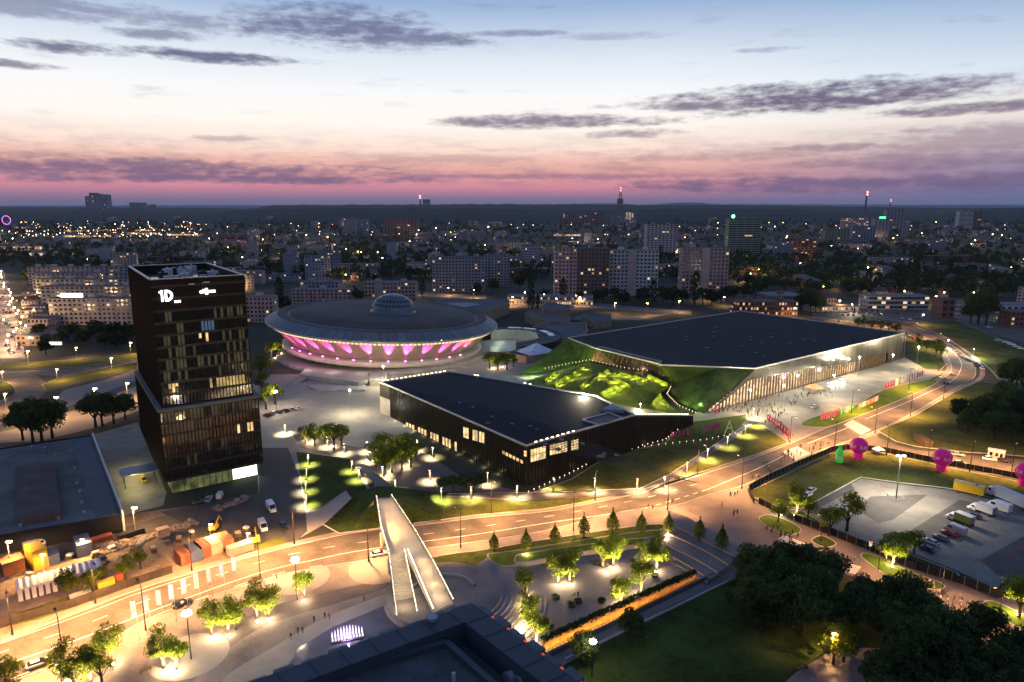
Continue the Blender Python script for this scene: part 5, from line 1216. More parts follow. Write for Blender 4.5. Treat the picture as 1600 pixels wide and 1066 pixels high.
trees(T_round, [(173, 1032, 1.15), (98, 1064, 1.0), (116, 1075, .9), (142, 1066, 1.05), (160, 1072, 1), (14, 1085, 1), (256, 1044, 1), (276, 1046, .95), (331, 992, 1), (357, 988, 1), (368, 984, .8), (402, 966, 1), (420, 963, 1), (476, 934, .9)], 'uplit leafy tree on the granite plaza below the road, {n} from the left', 'uplit trees on the granite plaza')
trees(T_round, [(478, 694, 1), (492, 697, 1.1), (508, 694, 1.1), (522, 702, 1.3), (534, 698, 1)], 'leafy tree in the clump on the square, {n} from the left', 'tree clump on the square')
trees(T_round, [(588, 730, 1.2), (602, 742, 1.3), (612, 738, 1.2), (628, 735, 1.3), (642, 730, 1.2), (598, 712, 1.2), (616, 716, 1.2), (632, 712, 1.1), (650, 722, 1)], 'dense tree in the grove beside the low hall, {n} from the left', 'grove beside the low hall')
trees(T_dark, [(692, 768, .5), (708, 770, .55), (724, 768, .55), (740, 768, .5), (752, 764, .45)], 'low dark bushy tree before the corner of the low hall, {n} from the left', 'bushy trees before the low hall')
trees(T_round, [(765, 576, 1.25), (778, 578, 1.3), (792, 578, 1.3), (802, 574, 1.0)], 'leafy tree between the saucer arena and the green slope, {n} from the left', 'trees behind the low hall')
trees(T_round, [(408, 590, 1.6), (416, 640, 1.5), (430, 632, 1.4), (410, 615, 1.4), (424, 560, 1.2), (438, 556, 1.2), (446, 552, 1)], 'lit leafy tree between the tower and the saucer arena, {n} from the left', 'trees by the tower')
trees(T_dark, [(36, 688, 1.35), (52, 692, 1.5), (66, 690, 1.5), (82, 684, 1.4), (150, 668, 1.4), (160, 666, 1.25), (178, 662, 1.2), (196, 655, 1.1)], 'tall dark tree on the avenue verge left of the tower, {n} from the left', 'dark trees on the avenue')
trees(T_round, [(196, 906, .85), (220, 889, .75), (145, 928, .9), (108, 936, .9), (160, 912, .6)], 'small bushy tree in the building yard, {n} from the left', 'trees in the building yard')
trees(T_round, [(1216, 816, .9), (1245, 804, 1.1), (1262, 812, .9), (1295, 838, 1.1), (1323, 830, 1.35), (1395, 884, 1.2), (1384, 878, .9), (1414, 868, .9), (1428, 864, .8), (1592, 966, 1.2)], 'young tree along the mesh fence of the parking court, {n} from the left', 'young trees along the fence')
wood = []
poly1 = [(1150, 950), (1180, 905), (1260, 915), (1330, 945), (1420, 960), (1440, 1000), (1410, 1020), (1320, 1000), (1250, 1000), (1180, 985)]
poly2 = [(1370, 1090), (1400, 1040), (1470, 1020), (1560, 1040), (1640, 1050), (1640, 1160), (1360, 1160)]
def scatter(poly, n, dmin, seed):
    r = random.Random(seed); out = []; xs = [p[0] for p in poly]; ys = [p[1] for p in poly]; t = 0
    while len(out) < n and t < 9000:
        t += 1; x = r.uniform(min(xs), max(xs)); y = r.uniform(min(ys), max(ys))
        if inside(x, y, poly) and all((P(x, y) - P(a, b)).length > dmin for a, b in out): out.append((x, y))
    return out
trees(T_dark, [(x, y, rt.uniform(.8, 1.12)) for x, y in scatter(poly1, 40, 4.6, 5)], 'dark dense park tree between the lit wall and the footpath, {n} from the left', 'dark park trees in the middle')
trees(T_dark, [(x, y, rt.uniform(.8, 1.15)) for x, y in scatter(poly2, 30, 4.6, 6)], 'dark dense park tree in the lower right corner, {n} from the left', 'dark park trees in the corner')
trees(T_dark, [(985, 1002, .7), (912, 1040, .6), (1190, 985, .6), (1160, 905, .6)], 'single dark tree on the park lawn, {n} from the left', 'single park trees')
trees(T_round, [(1302, 1038, 1.15), (1318, 1034, 1.0), (908, 1036, .9)], 'park tree glowing in the light of a nearby lamp, {n} from the left', 'lamp-lit park trees')
poly3 = [(1496, 664), (1540, 650), (1640, 640), (1640, 712), (1580, 706), (1520, 690)]
trees(T_dark, [(x, y, rt.uniform(1.0, 1.4)) for x, y in scatter(poly3, 26, 5.5, 8)], 'dark tree in the wood right of the road bend, {n} from the left', 'wood right of the road bend')
trees(T_dark, [(1578, 612, 1.5), (1596, 618, 1.7), (1588, 604, 1.3)], 'dark tree on the right edge above the wood, {n} from the left', 'trees at the right edge')
trees(T_dark, [(1528, 506, 2.4), (1540, 508, 2.0), (1516, 505, 1.9)], 'great dark tree beside the field road, {n} from the left', 'great trees by the field road')
trees(T_round, [(1340, 512, 1), (1350, 513, 1), (1362, 516, 1.1), (1375, 518, 1.1), (1388, 520, 1), (1400, 522, 1), (1436, 545, 1.1), (1447, 550, 1.1), (1462, 557, 1.3), (1470, 562, 1.2)], 'street tree behind the big hall, {n} from the left', 'street trees behind the big hall')
trees(T_dark, [(1250, 488, 1.6), (1266, 490, 1.9), (1274, 489, 1.5), (1282, 487, 1.2)], 'tall dark tree behind the big black roof, {n} from the left', 'trees behind the black roof')
trees(T_far[3:], [(826, 482, .7), (832, 483, .8), (840, 484, .7)], 'slim dark conifer by the tan hall, {n} from the left', 'conifers by the tan hall')

# ================================================================== people
def person_mesh(pose):
    r = random.Random(pose)
    st = .22 if pose == 'walk' else .03
    J = {'pel': (0, 0, .95), 'chest': (0, .0, 1.32), 'neck': (0, .01, 1.52), 'head': (0, .03, 1.66), 'crown': (0, .02, 1.78),
         'shL': (-.19, 0, 1.43), 'elL': (-.25, -.03 - st * .5, 1.15), 'haL': (-.25, .06 - st * .6, .90), 'shR': (.19, 0, 1.43), 'elR': (.25, -.03 + st * .5, 1.15), 'haR': (.25, .08 + st * .7, .90),
         'hiL': (-.1, 0, .90), 'knL': (-.11, st + .02, .50), 'anL': (-.11, st * 1.3, .09), 'toL': (-.12, st * 1.3 + .17, .05), 'hiR': (.1, 0, .90), 'knR': (.11, -st * .4 + .02, .50), 'anR': (.11, -st * 1.5, .10), 'toR': (.12, -st * 1.5 + .17, .05)}
    if pose == 'sit':
        for k, v in {'pel': (0, 0, .5), 'chest': (0, -.02, .86), 'neck': (0, 0, 1.06), 'head': (0, .03, 1.2), 'crown': (0, .02, 1.32), 'shL': (-.19, 0, .97), 'elL': (-.25, .06, .7), 'haL': (-.14, .3, .58), 'shR': (.19, 0, .97), 'elR': (.25, .06, .7), 'haR': (.14, .3, .58), 'hiL': (-.1, .03, .48), 'knL': (-.13, .46, .5), 'anL': (-.13, .46, .09), 'toL': (-.13, .63, .05), 'hiR': (.1, .03, .48), 'knR': (.13, .46, .5), 'anR': (.13, .46, .09), 'toR': (.13, .63, .05)}.items(): J[k] = v
    rad = dict(pel=(.15, .12), chest=(.17, .12), neck=(.06, .06), head=(.10, .11), crown=(.07, .08), sh=(.075, .075), el=(.05, .05), ha=(.04, .045), hi=(.10, .10), kn=(.065, .065), an=(.045, .05), to=(.04, .03))
    names = list(J); E = [('pel', 'chest'), ('chest', 'neck'), ('neck', 'head'), ('head', 'crown'), ('chest', 'shL'), ('shL', 'elL'), ('elL', 'haL'), ('chest', 'shR'), ('shR', 'elR'), ('elR', 'haR'), ('pel', 'hiL'), ('hiL', 'knL'), ('knL', 'anL'), ('anL', 'toL'), ('pel', 'hiR'), ('hiR', 'knR'), ('knR', 'anR'), ('anR', 'toR')]
    me = bpy.data.meshes.new('person'); me.from_pydata([J[n] for n in names], [(names.index(a), names.index(b)) for a, b in E], []); me.update()
    o = bpy.data.objects.new('tmp', me); S.collection.objects.link(o); o.modifiers.new('s', 'SKIN')
    for i, n in enumerate(names):
        k = n if n in rad else n[:2]; me.skin_vertices[0].data[i].radius = rad[k]
    me.skin_vertices[0].data[0].use_root = True
    o.modifiers.new('u', 'SUBSURF').levels = 1
    dg = bpy.context.evaluated_depsgraph_get(); out = bpy.data.meshes.new_from_object(o.evaluated_get(dg)); bpy.data.objects.remove(o); out.name = 'person'
    base = -.45 if pose == 'sit' else 0
    for k in ('skin', 'shirt', 'trousers', 'hair', 'shoes'): out.materials.append(pm('p_' + k, {'skin': (.35, .2, .14), 'shirt': (.1, .1, .1), 'trousers': (.03, .035, .05), 'hair': (.03, .02, .015), 'shoes': (.02, .02, .02)}[k], .8))
    for p in out.polygons:
        c = p.center; z = c.z - base
        if z > 1.53: p.material_index = 3 if (z > 1.69 or c.y < -.0) else 0
        elif z > 1.49: p.material_index = 0
        elif z > .97 and abs(c.x) < .235 or z > 1.2: p.material_index = 1
        elif abs(c.x) > .2 and z < 1.2 and z > .8: p.material_index = 0 if z < 1.02 else 1
        elif c.z < .12: p.material_index = 4
        else: p.material_index = 2
    return out
PM = {k: person_mesh(k) for k in ('stand', 'walk', 'sit')}
SH = {'white': (.6, .6, .58), 'black': (.02, .02, .02), 'dark blue': (.02, .03, .09), 'red': (.35, .03, .03), 'grey': (.2, .2, .2), 'pale blue': (.2, .3, .45), 'beige': (.4, .32, .22), 'green': (.05, .14, .05)}
TR = {'dark': (.02, .022, .03), 'blue': (.05, .08, .18), 'beige': (.30, .24, .16), 'black': (.012, .012, .012)}
shm = {k: pm('shirt_' + k.replace(' ', '_'), v, .85) for k, v in SH.items()}; trm = {k: pm('trousers_' + k, v, .85) for k, v in TR.items()}
rp = random.Random(31)
POSEW = {'stand': 'standing', 'walk': 'walking', 'sit': 'sitting'}
def people(pts, where, group, poses=('walk', 'stand'), dark=False, z=.03):
    for i, p in enumerate(pts):
        pose = rp.choice(poses); o = bpy.data.objects.new('person', PM[pose]); link(o); o.location = P(p[0], p[1], z); o.rotation_euler = (0, 0, rp.uniform(0, 6.28)); s = rp.uniform(.93, 1.05); o.scale = (s, s, s)
        s1 = rp.choice(['black', 'dark blue', 'grey', 'black'] if dark else list(SH)); t1 = rp.choice(list(TR))
        o.material_slots[1].link = 'OBJECT'; o.material_slots[1].material = shm[s1]; o.material_slots[2].link = 'OBJECT'; o.material_slots[2].material = trm[t1]
        tag(o, 'x', 'person', group); o['_d'] = (s1, t1, POSEW[pose]); o['_w'] = where; PEOPLE.append(o)
PEOPLE = []
def spread(poly, n, seed): return scatter(poly, n, .7, seed)
people([(466, 990), (473, 990), (491, 972), (508, 967), (514, 965), (569, 940), (515, 968)], 'near the pool', 'people near the pool', ('stand', 'walk'), True)
people([(650, 892), (432, 905), (290, 905 + 50), (455, 1000)], 'by the footbridge', 'people by the footbridge')
people(spread([(1100, 640), (1180, 622), (1230, 618), (1260, 610), (1270, 616), (1230, 640), (1210, 668), (1180, 650), (1120, 644)], 95, 1), 'before the colonnade', 'crowd before the colonnade', dark=True)
people(spread([(1180, 650), (1200, 646), (1250, 688), (1236, 694)], 22, 2), 'beside the red banners', 'people beside the red banners', dark=True)
people(spread([(1262, 614), (1300, 604), (1330, 606), (1290, 622)], 16, 3), 'in the middle of the forecourt', 'people on the forecourt', dark=True)
people(spread([(1150, 740), (1240, 700), (1300, 690), (1296, 706), (1240, 724), (1172, 756)], 40, 4), 'by the road crossing', 'people on the road by the crossing')
people([(1141, 776), (1148, 776), (1152, 774), (1128, 792), (1128, 794), (1147, 804), (1152, 804), (1146, 806), (1013, 795), (1020, 796), (1050, 786)], 'on the paved corner', 'people on the paved corner', dark=True)
people(spread([(1184, 824), (1215, 826), (1250, 838), (1240, 848), (1200, 834)], 18, 5), 'by the lit island tree', 'people by the small island', dark=True)
people(spread([(1390, 902), (1440, 905), (1480, 925), (1530, 950), (1505, 962), (1440, 930), (1400, 916)], 40, 6), 'outside the mesh fence', 'people on the footpath')
people(spread([(1300, 866), (1340, 872), (1350, 884), (1310, 884)], 8, 12), 'by the long island', 'people by the long island')
people([(894, 938), (898, 936), (903, 934), (890, 944), (988, 878), (1047, 884), (1053, 882), (1062, 878), (1162, 862), (1245, 866)], 'on the grey plaza', 'people on the grey plaza', ('sit', 'stand'), True)
people(spread([(860, 590), (900, 572), (1030, 584), (1046, 600), (1020, 590), (920, 574), (870, 590)], 24, 7), 'along the green valley', 'people on the valley terrace', dark=True, z=8)
people([(1012, 996), (1088, 958), (1260, 1048)], 'on the dark park lawn', 'people on the park lawn', ('sit',), True)
# sit the valley people on the mound surface
PEOPLE.sort(key=lambda o: (o['group'], PX(o.location)[0]))
import collections
cnt = collections.Counter(o['group'] for o in PEOPLE); run = collections.Counter()
for o in PEOPLE:
    g = o['group']; s1, t1, ps = o['_d']; del o['_d']
    o['label'] = '%s person in %s top %s, %s from the left' % (ps, s1, o['_w'], ordw(run[g])); run[g] += 1; del o['_w']
MND = [o for o in S.objects if o.name.startswith('grass_mound')][0]
from mathutils.bvhtree import BVHTree
bv = BVHTree.FromPolygons([v.co for v in MND.data.vertices], [tuple(p.vertices) for p in MND.data.polygons])
for o in PEOPLE:
    if o['group'] == 'people on the valley terrace':
        d = Vector(PX(o.location)); h = bv.ray_cast(Vector((0, 0, CAM_H)), ray(*d).normalized())
        if h[0] is not None: o.location = h[0] + Vector((0, 0, -.02))

# ================================================================== vehicles
tyre = pm('tyre', (.015, .015, .015), .8); chrome = pm('rim', (.4, .4, .4), .3, metal=.8); vglass = pm('car_glass', (.01, .012, .015), .08, spec=.6)
headl = em('headlamp_glass', (.9, .92, 1), .15); taill = em('tail_lamp', (1, .04, .02), .3)
PAINT = {'white': (.7, .7, .7), 'silver': (.38, .39, .4), 'black': (.015, .015, .017), 'dark blue': (.02, .035, .09), 'red': (.30, .02, .02), 'grey': (.12, .12, .125), 'yellow': (.65, .40, .02), 'beige': (.45, .40, .32), 'pale blue': (.25, .38, .5), 'olive': (.25, .24, .03)}
paint = {k: pm('paint_' + k.replace(' ', '_'), v, .3, .06, 1, metal=.15, coat=.6) for k, v in PAINT.items()}
def loft(m, secs, mi=0):
    """secs: list of (x, [(y,z)...]) outlines of equal length"""
    n = len(secs[0][1]); vs = [(x, y, z) for x, s in secs for y, z in s]; fs = []
    for i in range(len(secs) - 1):
        for j in range(n): fs.append((i * n + j, i * n + (j + 1) % n, (i + 1) * n + (j + 1) % n, (i + 1) * n + j))
    fs += [tuple(range(n)), tuple(reversed(range((len(secs) - 1) * n, len(secs) * n)))]
    return m.add(vs, fs, mi)
def wheels(t, xs, w, r=.33):
    for x in xs:
        for s in (-1, 1):
            m = MB(); m.tube((x, s * (w - .2), r), (x, s * w, r), r, n=12); wh = m.build('wheel', tyre, t)
            m = MB(); m.tube((x, s * w, r), (x, s * (w + .012), r), r * .6, n=10); m.build('rim', chrome, wh)
def car_proto(col, kind='car'):
    with proto_mode():
        t = thing('parked_car', 'car', 'car'); p = paint[col]
        if kind == 'car':
            L_, W = 4.4, .88
            def sec(x, zt, w): return (x, [(-w, .25), (-w, zt * .75), (-w * .93, zt), (w * .93, zt), (w, zt * .75), (w, .25)])
            m = MB(); loft(m, [sec(-2.2, .72, .72), sec(-2.1, .92, .82), sec(-1.2, .95, W), sec(.7, .92, W), sec(1.7, .82, .84), sec(2.15, .68, .74), sec(2.2, .5, .7)]); m.build('body', p, t, True)
            m = MB(); cab = [(-1.95, .93, .74, .93), (-1.45, 1.36, .60, 1.36), (.1, 1.42, .62, 1.42), (1.0, .90, .76, .9)]
            vs = []
            for x, z, w, _ in cab: vs += [(x, -w, z), (x, w, z)]
            lo = [(-1.95, -.80, .90), (-1.95, .80, .90), (1.0, -.80, .88), (1.0, .80, .88)]
            m.add(vs + lo, [(0, 1, 3, 2), (4, 5, 7, 6), (0, 2, 4, 6), (1, 7, 5, 3), (0, 6, 10, 8), (1, 9, 11, 7)]); m.build('windows', vglass, t)
            m = MB(); m.add([(-1.45, -.62, 1.37), (.1, -.64, 1.43), (.1, .64, 1.43), (-1.45, .62, 1.37), (-1.45, -.62, 1.33), (.1, -.64, 1.39), (.1, .64, 1.39), (-1.45, .62, 1.33)], [(0, 1, 2, 3), (4, 7, 6, 5), (0, 4, 5, 1), (1, 5, 6, 2), (2, 6, 7, 3), (3, 7, 4, 0)]); m.build('roof', p, t)
            for s in (-1, 1):
                m = MB(); m.box((2.14, s * .55, .66), (.14, .3, .14)); m.build('headlight', headl, t); m = MB(); m.box((-2.16, s * .6, .78), (.12, .26, .16)); m.build('tail_light', taill, t)
            wheels(t, (-1.35, 1.35), .86)
        elif kind == 'van':
            t.name = 'delivery_van'; t['category'] = 'van'
            def sec(x, zt, w): return (x, [(-w, .35), (-w, zt * .8), (-w * .88, zt), (w * .88, zt), (w, zt * .8), (w, .35)])
            m = MB(); loft(m, [sec(-2.8, 2.3, .98), sec(-2.7, 2.42, 1.0), sec(.9, 2.42, 1.0), sec(1.5, 2.2, .98), sec(2.2, 1.25, .96), sec(2.75, 1.0, .9), sec(2.85, .7, .85)]); m.build('body', p, t, False)
            m = MB(); m.add([(1.42, -.80, 2.24), (1.42, .80, 2.24), (2.24, .82, 1.26), (2.24, -.82, 1.26)], [(0, 1, 2, 3)]); m.f = [(0, 3, 2, 1)]; m.v = [(x + .03, y, z + .03) for x, y, z in m.v]; m.build('windscreen', vglass, t)
            for s in (-1, 1):
                m = MB(); m.box((1.0, s * 1.0, 1.62), (1.1, .03, .6)); m.build('side_window', vglass, t)
                m = MB(); m.box((2.78, s * .62, .82), (.14, .28, .2)); m.build('headlight', headl, t); m = MB(); m.box((-2.8, s * .86, 1.0), (.08, .14, .5)); m.build('tail_light', taill, t)
            wheels(t, (-1.7, 1.8), .98, .36)
        elif kind in ('box', 'lorry'):
            t.name = 'box_truck' if kind == 'box' else 'articulated_lorry'; t['category'] = 'truck'
            bl = 4.6 if kind == 'box' else 13.4; bh = 3.1 if kind == 'box' else 3.9; cabx = bl / 2 + 1.0
            m = MB(); m.box((0, 0, (bh + 1.0) / 2), (bl, 2.4, bh - 1.0)); m.build('cargo_box', p, t)
            m = MB(); m.box((0, 0, bh + .01), (bl + .06, 2.46, .06)); m.build('box_roof', pm('truck_roof', (.55, .55, .56), .5), t)
            m = MB(); m.box((-bl / 2 - .02, 0, (bh + 1.0) / 2), (.05, 2.2, bh - 1.25)); m.build('rear_door', metal_grey, t)
            m = MB(); m.box((.6, 0, .75), (bl + 2, .9, .3)); m.build('chassis', metal_dark, t)
            ch = 2.3 if kind == 'box' else 3.3
            def sec(x, zt, w): return (x, [(-w, .5), (-w, zt * .85), (-w * .9, zt), (w * .9, zt), (w, zt * .85), (w, .5)])
            m = MB(); loft(m, [sec(cabx - .8, ch, 1.08), sec(cabx + .4, ch * .97, 1.1), sec(cabx + 1.0, ch * .55, 1.08), sec(cabx + (1.6 if kind == 'box' else 1.1), ch * .42, 1.02)]); m.build('cab', paint['white'], t)
            m = MB(); m.add([(cabx + .43, -.9, ch * .92), (cabx + .43, .9, ch * .92), (cabx + 1.03, .92, ch * .58), (cabx + 1.03, -.92, ch * .58)], [(0, 3, 2, 1)]); m.build('windscreen', vglass, t)
            for s in (-1, 1):
                m = MB(); m.box((cabx - .1, s * 1.09, ch * .72), (.8, .04, ch * .24)); m.build('side_window', vglass, t)
            wheels(t, (-bl / 2 + 1.2, cabx + .3) if kind == 'box' else (-bl / 2 + 1.2, -bl / 2 + 2.4, -bl / 2 + 3.6, bl / 2 - 1.2, cabx + .3), 1.1, .45)
        elif kind == 'trailer':
            t.name = 'box_trailer'; t['category'] = 'trailer'
            m = MB(); m.box((0, 0, 2.2), (8.2, 2.5, 2.7)); m.build('body', p, t)
            m = MB(); m.box((0, 0, 3.6), (8.3, 2.6, .1)); m.build('roof', pm('pale_yellow', (.6, .5, .2), .6), t)
            m = MB(); m.tube((-2.0, .3, 3.65), (-2.0, .3, 3.95), .3, n=10); m.build('roof_vent', metal_dark, t)
            for i in range(7): m = MB(); m.box((-4.1 + i * 1.366, -1.26, 2.2), (.06, .05, 2.6)); m.build('rib', p, t)
            m = MB(); m.box((0, 0, .75), (8, 1.2, .2)); m.build('chassis', metal_dark, t); wheels(t, (-3, -1.8, 3), 1.15, .42)
    return t
CARS = {c: car_proto(c) for c in ('white', 'silver', 'black', 'dark blue', 'red', 'grey', 'beige', 'pale blue')}
VANS = {c: car_proto(c, 'van') for c in ('white', 'silver', 'pale blue', 'yellow')}
TRK = car_proto('white', 'box'); TRK_O = car_proto('olive', 'box'); LOR = car_proto('white', 'lorry'); TRL = car_proto('yellow', 'trailer')
def dirpx(a, b):
    d = P(*b) - P(*a); return math.atan2(d.y, d.x)
def veh(pr, p, rz, label, z=.05, sc=1.0): return put(pr, P(p[0], p[1], z), rz, sc, label)
rr = dirpx((1490, 862), (1430, 836))
veh(CARS['dark blue'], (1448, 860), rr, 'dark blue car parked at the near end of the parking court row', .04)
veh(CARS['silver'], (1453, 849), rr, 'silver-blue car parked second in the parking court row', .04)
veh(CARS['grey'], (1470, 843), rr, 'grey estate car parked beside the white van', .04)
veh(CARS['red'], (1483, 836), rr, 'dark red car parked between the grey car and the long van', .04)
veh(VANS['silver'], (1492, 832), rr, 'long silver van parked in the parking court', .04)
veh(TRK_O, (1506, 819), rr, 'olive box truck parked behind the silver van', .04)
veh(CARS['dark blue'], (1520, 808), rr, 'blue car half hidden by the olive truck', .04)
veh(TRK, (1540, 804), rr, 'white box truck parked in front of the long lorry', .04)
veh(VANS['white'], (1560, 796), rr, 'white high van between box truck and lorry', .04, 1.15)
veh(LOR, (1585, 790), dirpx((1600, 800), (1545, 776)), 'long white articulated lorry on the right edge of the parking court', .04)
veh(TRL, (1513, 772), dirpx((1535, 776), (1492, 766)), 'yellow box trailer standing on the dry lawn edge', .04)
veh(CARS['white'], (1262, 775), dirpx((1262, 775), (1275, 768)), 'white car parked behind the fence near the lone green tree', .17)
veh(CARS['silver'], (1268, 768), dirpx((1262, 775), (1275, 768)), 'silver car parked beside the white one behind the fence', .17)
sr = dirpx((1400, 700), (1560, 724))
veh(CARS['silver'], (1497, 712), sr, 'silver car on the side road behind the round inflatable', .06)
veh(CARS['silver'], (1500, 726), sr, 'grey-roofed car close behind the dark fence', .06)
veh(CARS['white'], (1546, 719), sr, 'white car on the side road left of the dark car', .06)
veh(CARS['black'], (1569, 722), sr, 'black car on the side road right of the white car', .06)
veh(CARS['silver'], (62, 1040), dirpx((30, 1052), (100, 1027)), 'silver car driving on the road at the lower left', .06)
veh(CARS['black'], (285, 946), dirpx((250, 960), (320, 934)), 'black car on the road behind the row of flags', .06)
veh(CARS['white'], (593, 868), dirpx((560, 874), (620, 862)), 'white car on the road passing under the footbridge', .06)
veh(CARS['black'], (1478, 600), dirpx((1440, 616), (1490, 592)), 'dark car on the main road before the bend', .06)
veh(CARS['white'], (1487, 586), dirpx((1487, 596), (1487, 580)), 'white car on the main road in the bend', .06)
veh(CARS['white'], (1273, 637), dirpx((1260, 641), (1290, 632)), 'white car parked on the forecourt', .03)
# parked along the bend
o = []
ln = gp(spline([(1420, 527), (1450, 537), (1478, 545), (1498, 555), (1524, 570), (1536, 578)], 5))
cc = ['silver', 'white', 'black', 'grey', 'silver', 'dark blue', 'white', 'red', 'grey', 'black']
for i, (p, d) in enumerate(walk(ln, 5.4)):
    if i in (9, 15): continue
    c = cc[(i * 7) % 10]; o.append(put(CARS[c], (p.x, p.y, .06), math.atan2(d.y, d.x) + (0 if i % 3 else math.pi), 1)); 
ordinals(o, 'parked car in the row along the road bend, {n} from the left', 'cars parked along the road bend')
o = []
for r_ in range(4):
    for i in range(13):
        if rp.random() < .2: continue
        x = 1284 + i * 8 + r_ * 3; y = 481 + r_ * 3.6 + i * .35; o.append(put(CARS[rp.choice(list(CARS))], P(x, y, .03), 1.1 + rp.uniform(-.05, .05)))
ordinals(o, 'parked car in the car park behind the big hall, {n} from the left', 'cars in the car park behind the big hall')
o = [put(CARS[c], P(x, y, .17), dirpx((1555, 533), (1600, 552)) + 1.0) for c, x, y in (('pale blue', 1572, 536), ('white', 1580, 539), ('pale blue', 1588, 543), ('silver', 1596, 546), ('pale blue', 1560, 533), ('pale blue', 1546, 513))]
ordinals(o, 'pale car parked on the field at the right edge, {n} from the left', 'cars parked on the field')
o = [put(CARS[c], P(x, y, .03), dirpx((1400, 488), (1450, 479)) + 0) for c, x, y in (('black', 1404, 490), ('grey', 1412, 487), ('black', 1420, 485), ('silver', 1428, 483), ('black', 1437, 481), ('grey', 1446, 479), ('silver', 1410, 499), ('white', 1422, 500), ('grey', 1432, 498), ('silver', 1440, 497))]
ordinals(o, 'car parked along the street beyond the big hall, {n} from the left', 'cars along the far street')
o = [put(CARS[c], P(x, y, .03), dirpx((420, 651), (450, 640)) + 1.2) for c, x, y in (('red', 418, 650), ('white', 426, 647), ('grey', 436, 645), ('black', 446, 643), ('silver', 455, 641), ('white', 464, 640))]
ordinals(o, 'car parked on the square left of the tree clump, {n} from the left', 'cars on the square')
# yard vehicles
veh(VANS['white'], (424, 797), dirpx((416, 786), (430, 806)), 'white van on the yard road right of the tower', .03)
veh(VANS['white'], (411, 826), dirpx((404, 812), (416, 836)), 'white lit van with its nose to the road', .03, .95)
veh(CARS['black'], (444, 824), dirpx((440, 820), (450, 830)), 'black car beside the lit white van', .03)
veh(CARS['black'], (313, 787), dirpx((300, 790), (330, 784)), 'black car parked leftmost below the tower entrance', .03)
veh(CARS['silver'], (326, 782), dirpx((300, 790), (330, 784)) + 1.2, 'silver car parked below the tower entrance', .03)
veh(VANS['white'], (344, 777), dirpx((300, 790), (330, 784)) + 1.2, 'small white van parked below the tower entrance', .03, .75)
veh(VANS['white'], (57, 856), dirpx((40, 860), (75, 848)), 'white minibus parked in the yard by the yellow container', .03)
veh(CARS['dark blue'], (20, 852), dirpx((0, 858), (40, 850)), 'dark blue car at the left edge of the yard', .03)
veh(CARS['black'], (161, 878), dirpx((150, 874), (170, 884)), 'dark car at the end of the white tents', .03)
veh(VANS['yellow'], (224, 752), dirpx((218, 745), (228, 758)), 'small yellow van on the court left of the tower', .02, .8)

# ================================================================== building yard
def container(p, rz, size, mt, label, name='container', sc=1.0, door=True):
    L_, W, H_ = size; t = thing(name, label, name.replace('_', ' '), P(*p), rz)
    m = MB(); m.box((0, 0, H_ / 2 + .1), (L_, W, H_)); m.build('body', mt, t)
    m = MB()
    for i in range(int(L_ / .4)):
        for s in (-1, 1): m.box((-L_ / 2 + .2 + i * .4, s * (W / 2 + .03), H_ / 2 + .1), (.18, .06, H_ - .3))
    m.build('ribs', mt, t, kind='stuff')
    m = MB(); m.box((0, 0, H_ + .14), (L_ + .08, W + .08, .1)); m.build('roof', mt, t)
    m = MB(); m.box((L_ / 2 + .03, 0, H_ / 2 + .1), (.06, W * .8, H_ * .85)); m.build('door', metal_grey, t)
    return t
rust = pm('rust_paint', (.20, .075, .04), .7, .25, .6); bluep = pm('blue_paint', (.05, .07, .14), .6, .2, .6); pale = pm('pale_paint', (.32, .24, .20), .7, .15, .6); yel = pm('yellow_paint', (.45, .29, .03), .6, .12, .6); brick_r = pm('red_paint', (.19, .055, .03), .7, .2, .6)
ra = dirpx((285, 880), (360, 855))
for i, (x, y, mt, lb) in enumerate(((287, 876, rust, 'rust red site container at the left end of the row by the road'), (303, 871, bluep, 'slate blue site container in the row by the road'), (317, 865, brick_r, 'dark rust site container in the middle of the row'), (334, 860, pale, 'pale pink site container in the row by the road'), (351, 853, rust, 'rust red site container at the right end of the row by the road'))):
    container((x, y), ra + math.pi / 2, (6, 2.9, 2.7), mt, lb)
for x, y, lb in ((366, 866, 'small pale site cabin left of its twin by the road'), (385, 860, 'small pale site cabin right of its twin by the road')): container((x, y), ra, (3.2, 2.4, 2.3), pale, lb, 'site_cabin')
container((59, 884), ra + .15 + math.pi / 2, (6, 3.2, 5.2), yel, 'bright yellow double-height container in the yard')
container((78, 880), ra + .15, (3.4, 4, 2.6), bluep, 'blue-grey skip beside the yellow container')
container((20, 893), ra + .1, (4.6, 4.4, 3.4), rust, 'rust red cabin under the yard lamp', 'site_cabin')
container((131, 862), ra + 1.5, (6.5, 3.4, 3.4), bluep, 'dark blue container standing alone in the yard')
container((156, 846), ra, (6, 2.2, 1.2), brick_r, 'low red-brown skip behind the blue container', 'skip')
container((205, 838), ra + .1, (6.5, 2, 1.4), metal_dark, 'long dark skip beside the yard lamp', 'skip')
container((255, 838), ra, (3, 2.2, 2.3), pale, 'small pale hut on the earth bank', 'site_cabin')
container((187, 905), ra + 1.4, (2.6, 1.6, 1.8), brick_r, 'small orange-red bin by the yard fence', 'bin')
container((166, 916), ra, (3.6, 1.6, 1.4), yel, 'tan skip by the yard fence', 'skip')
container((127, 938), ra, (4.2, 2.0, 1.6), metal_grey, 'grey metal box by the yard fence', 'bin')
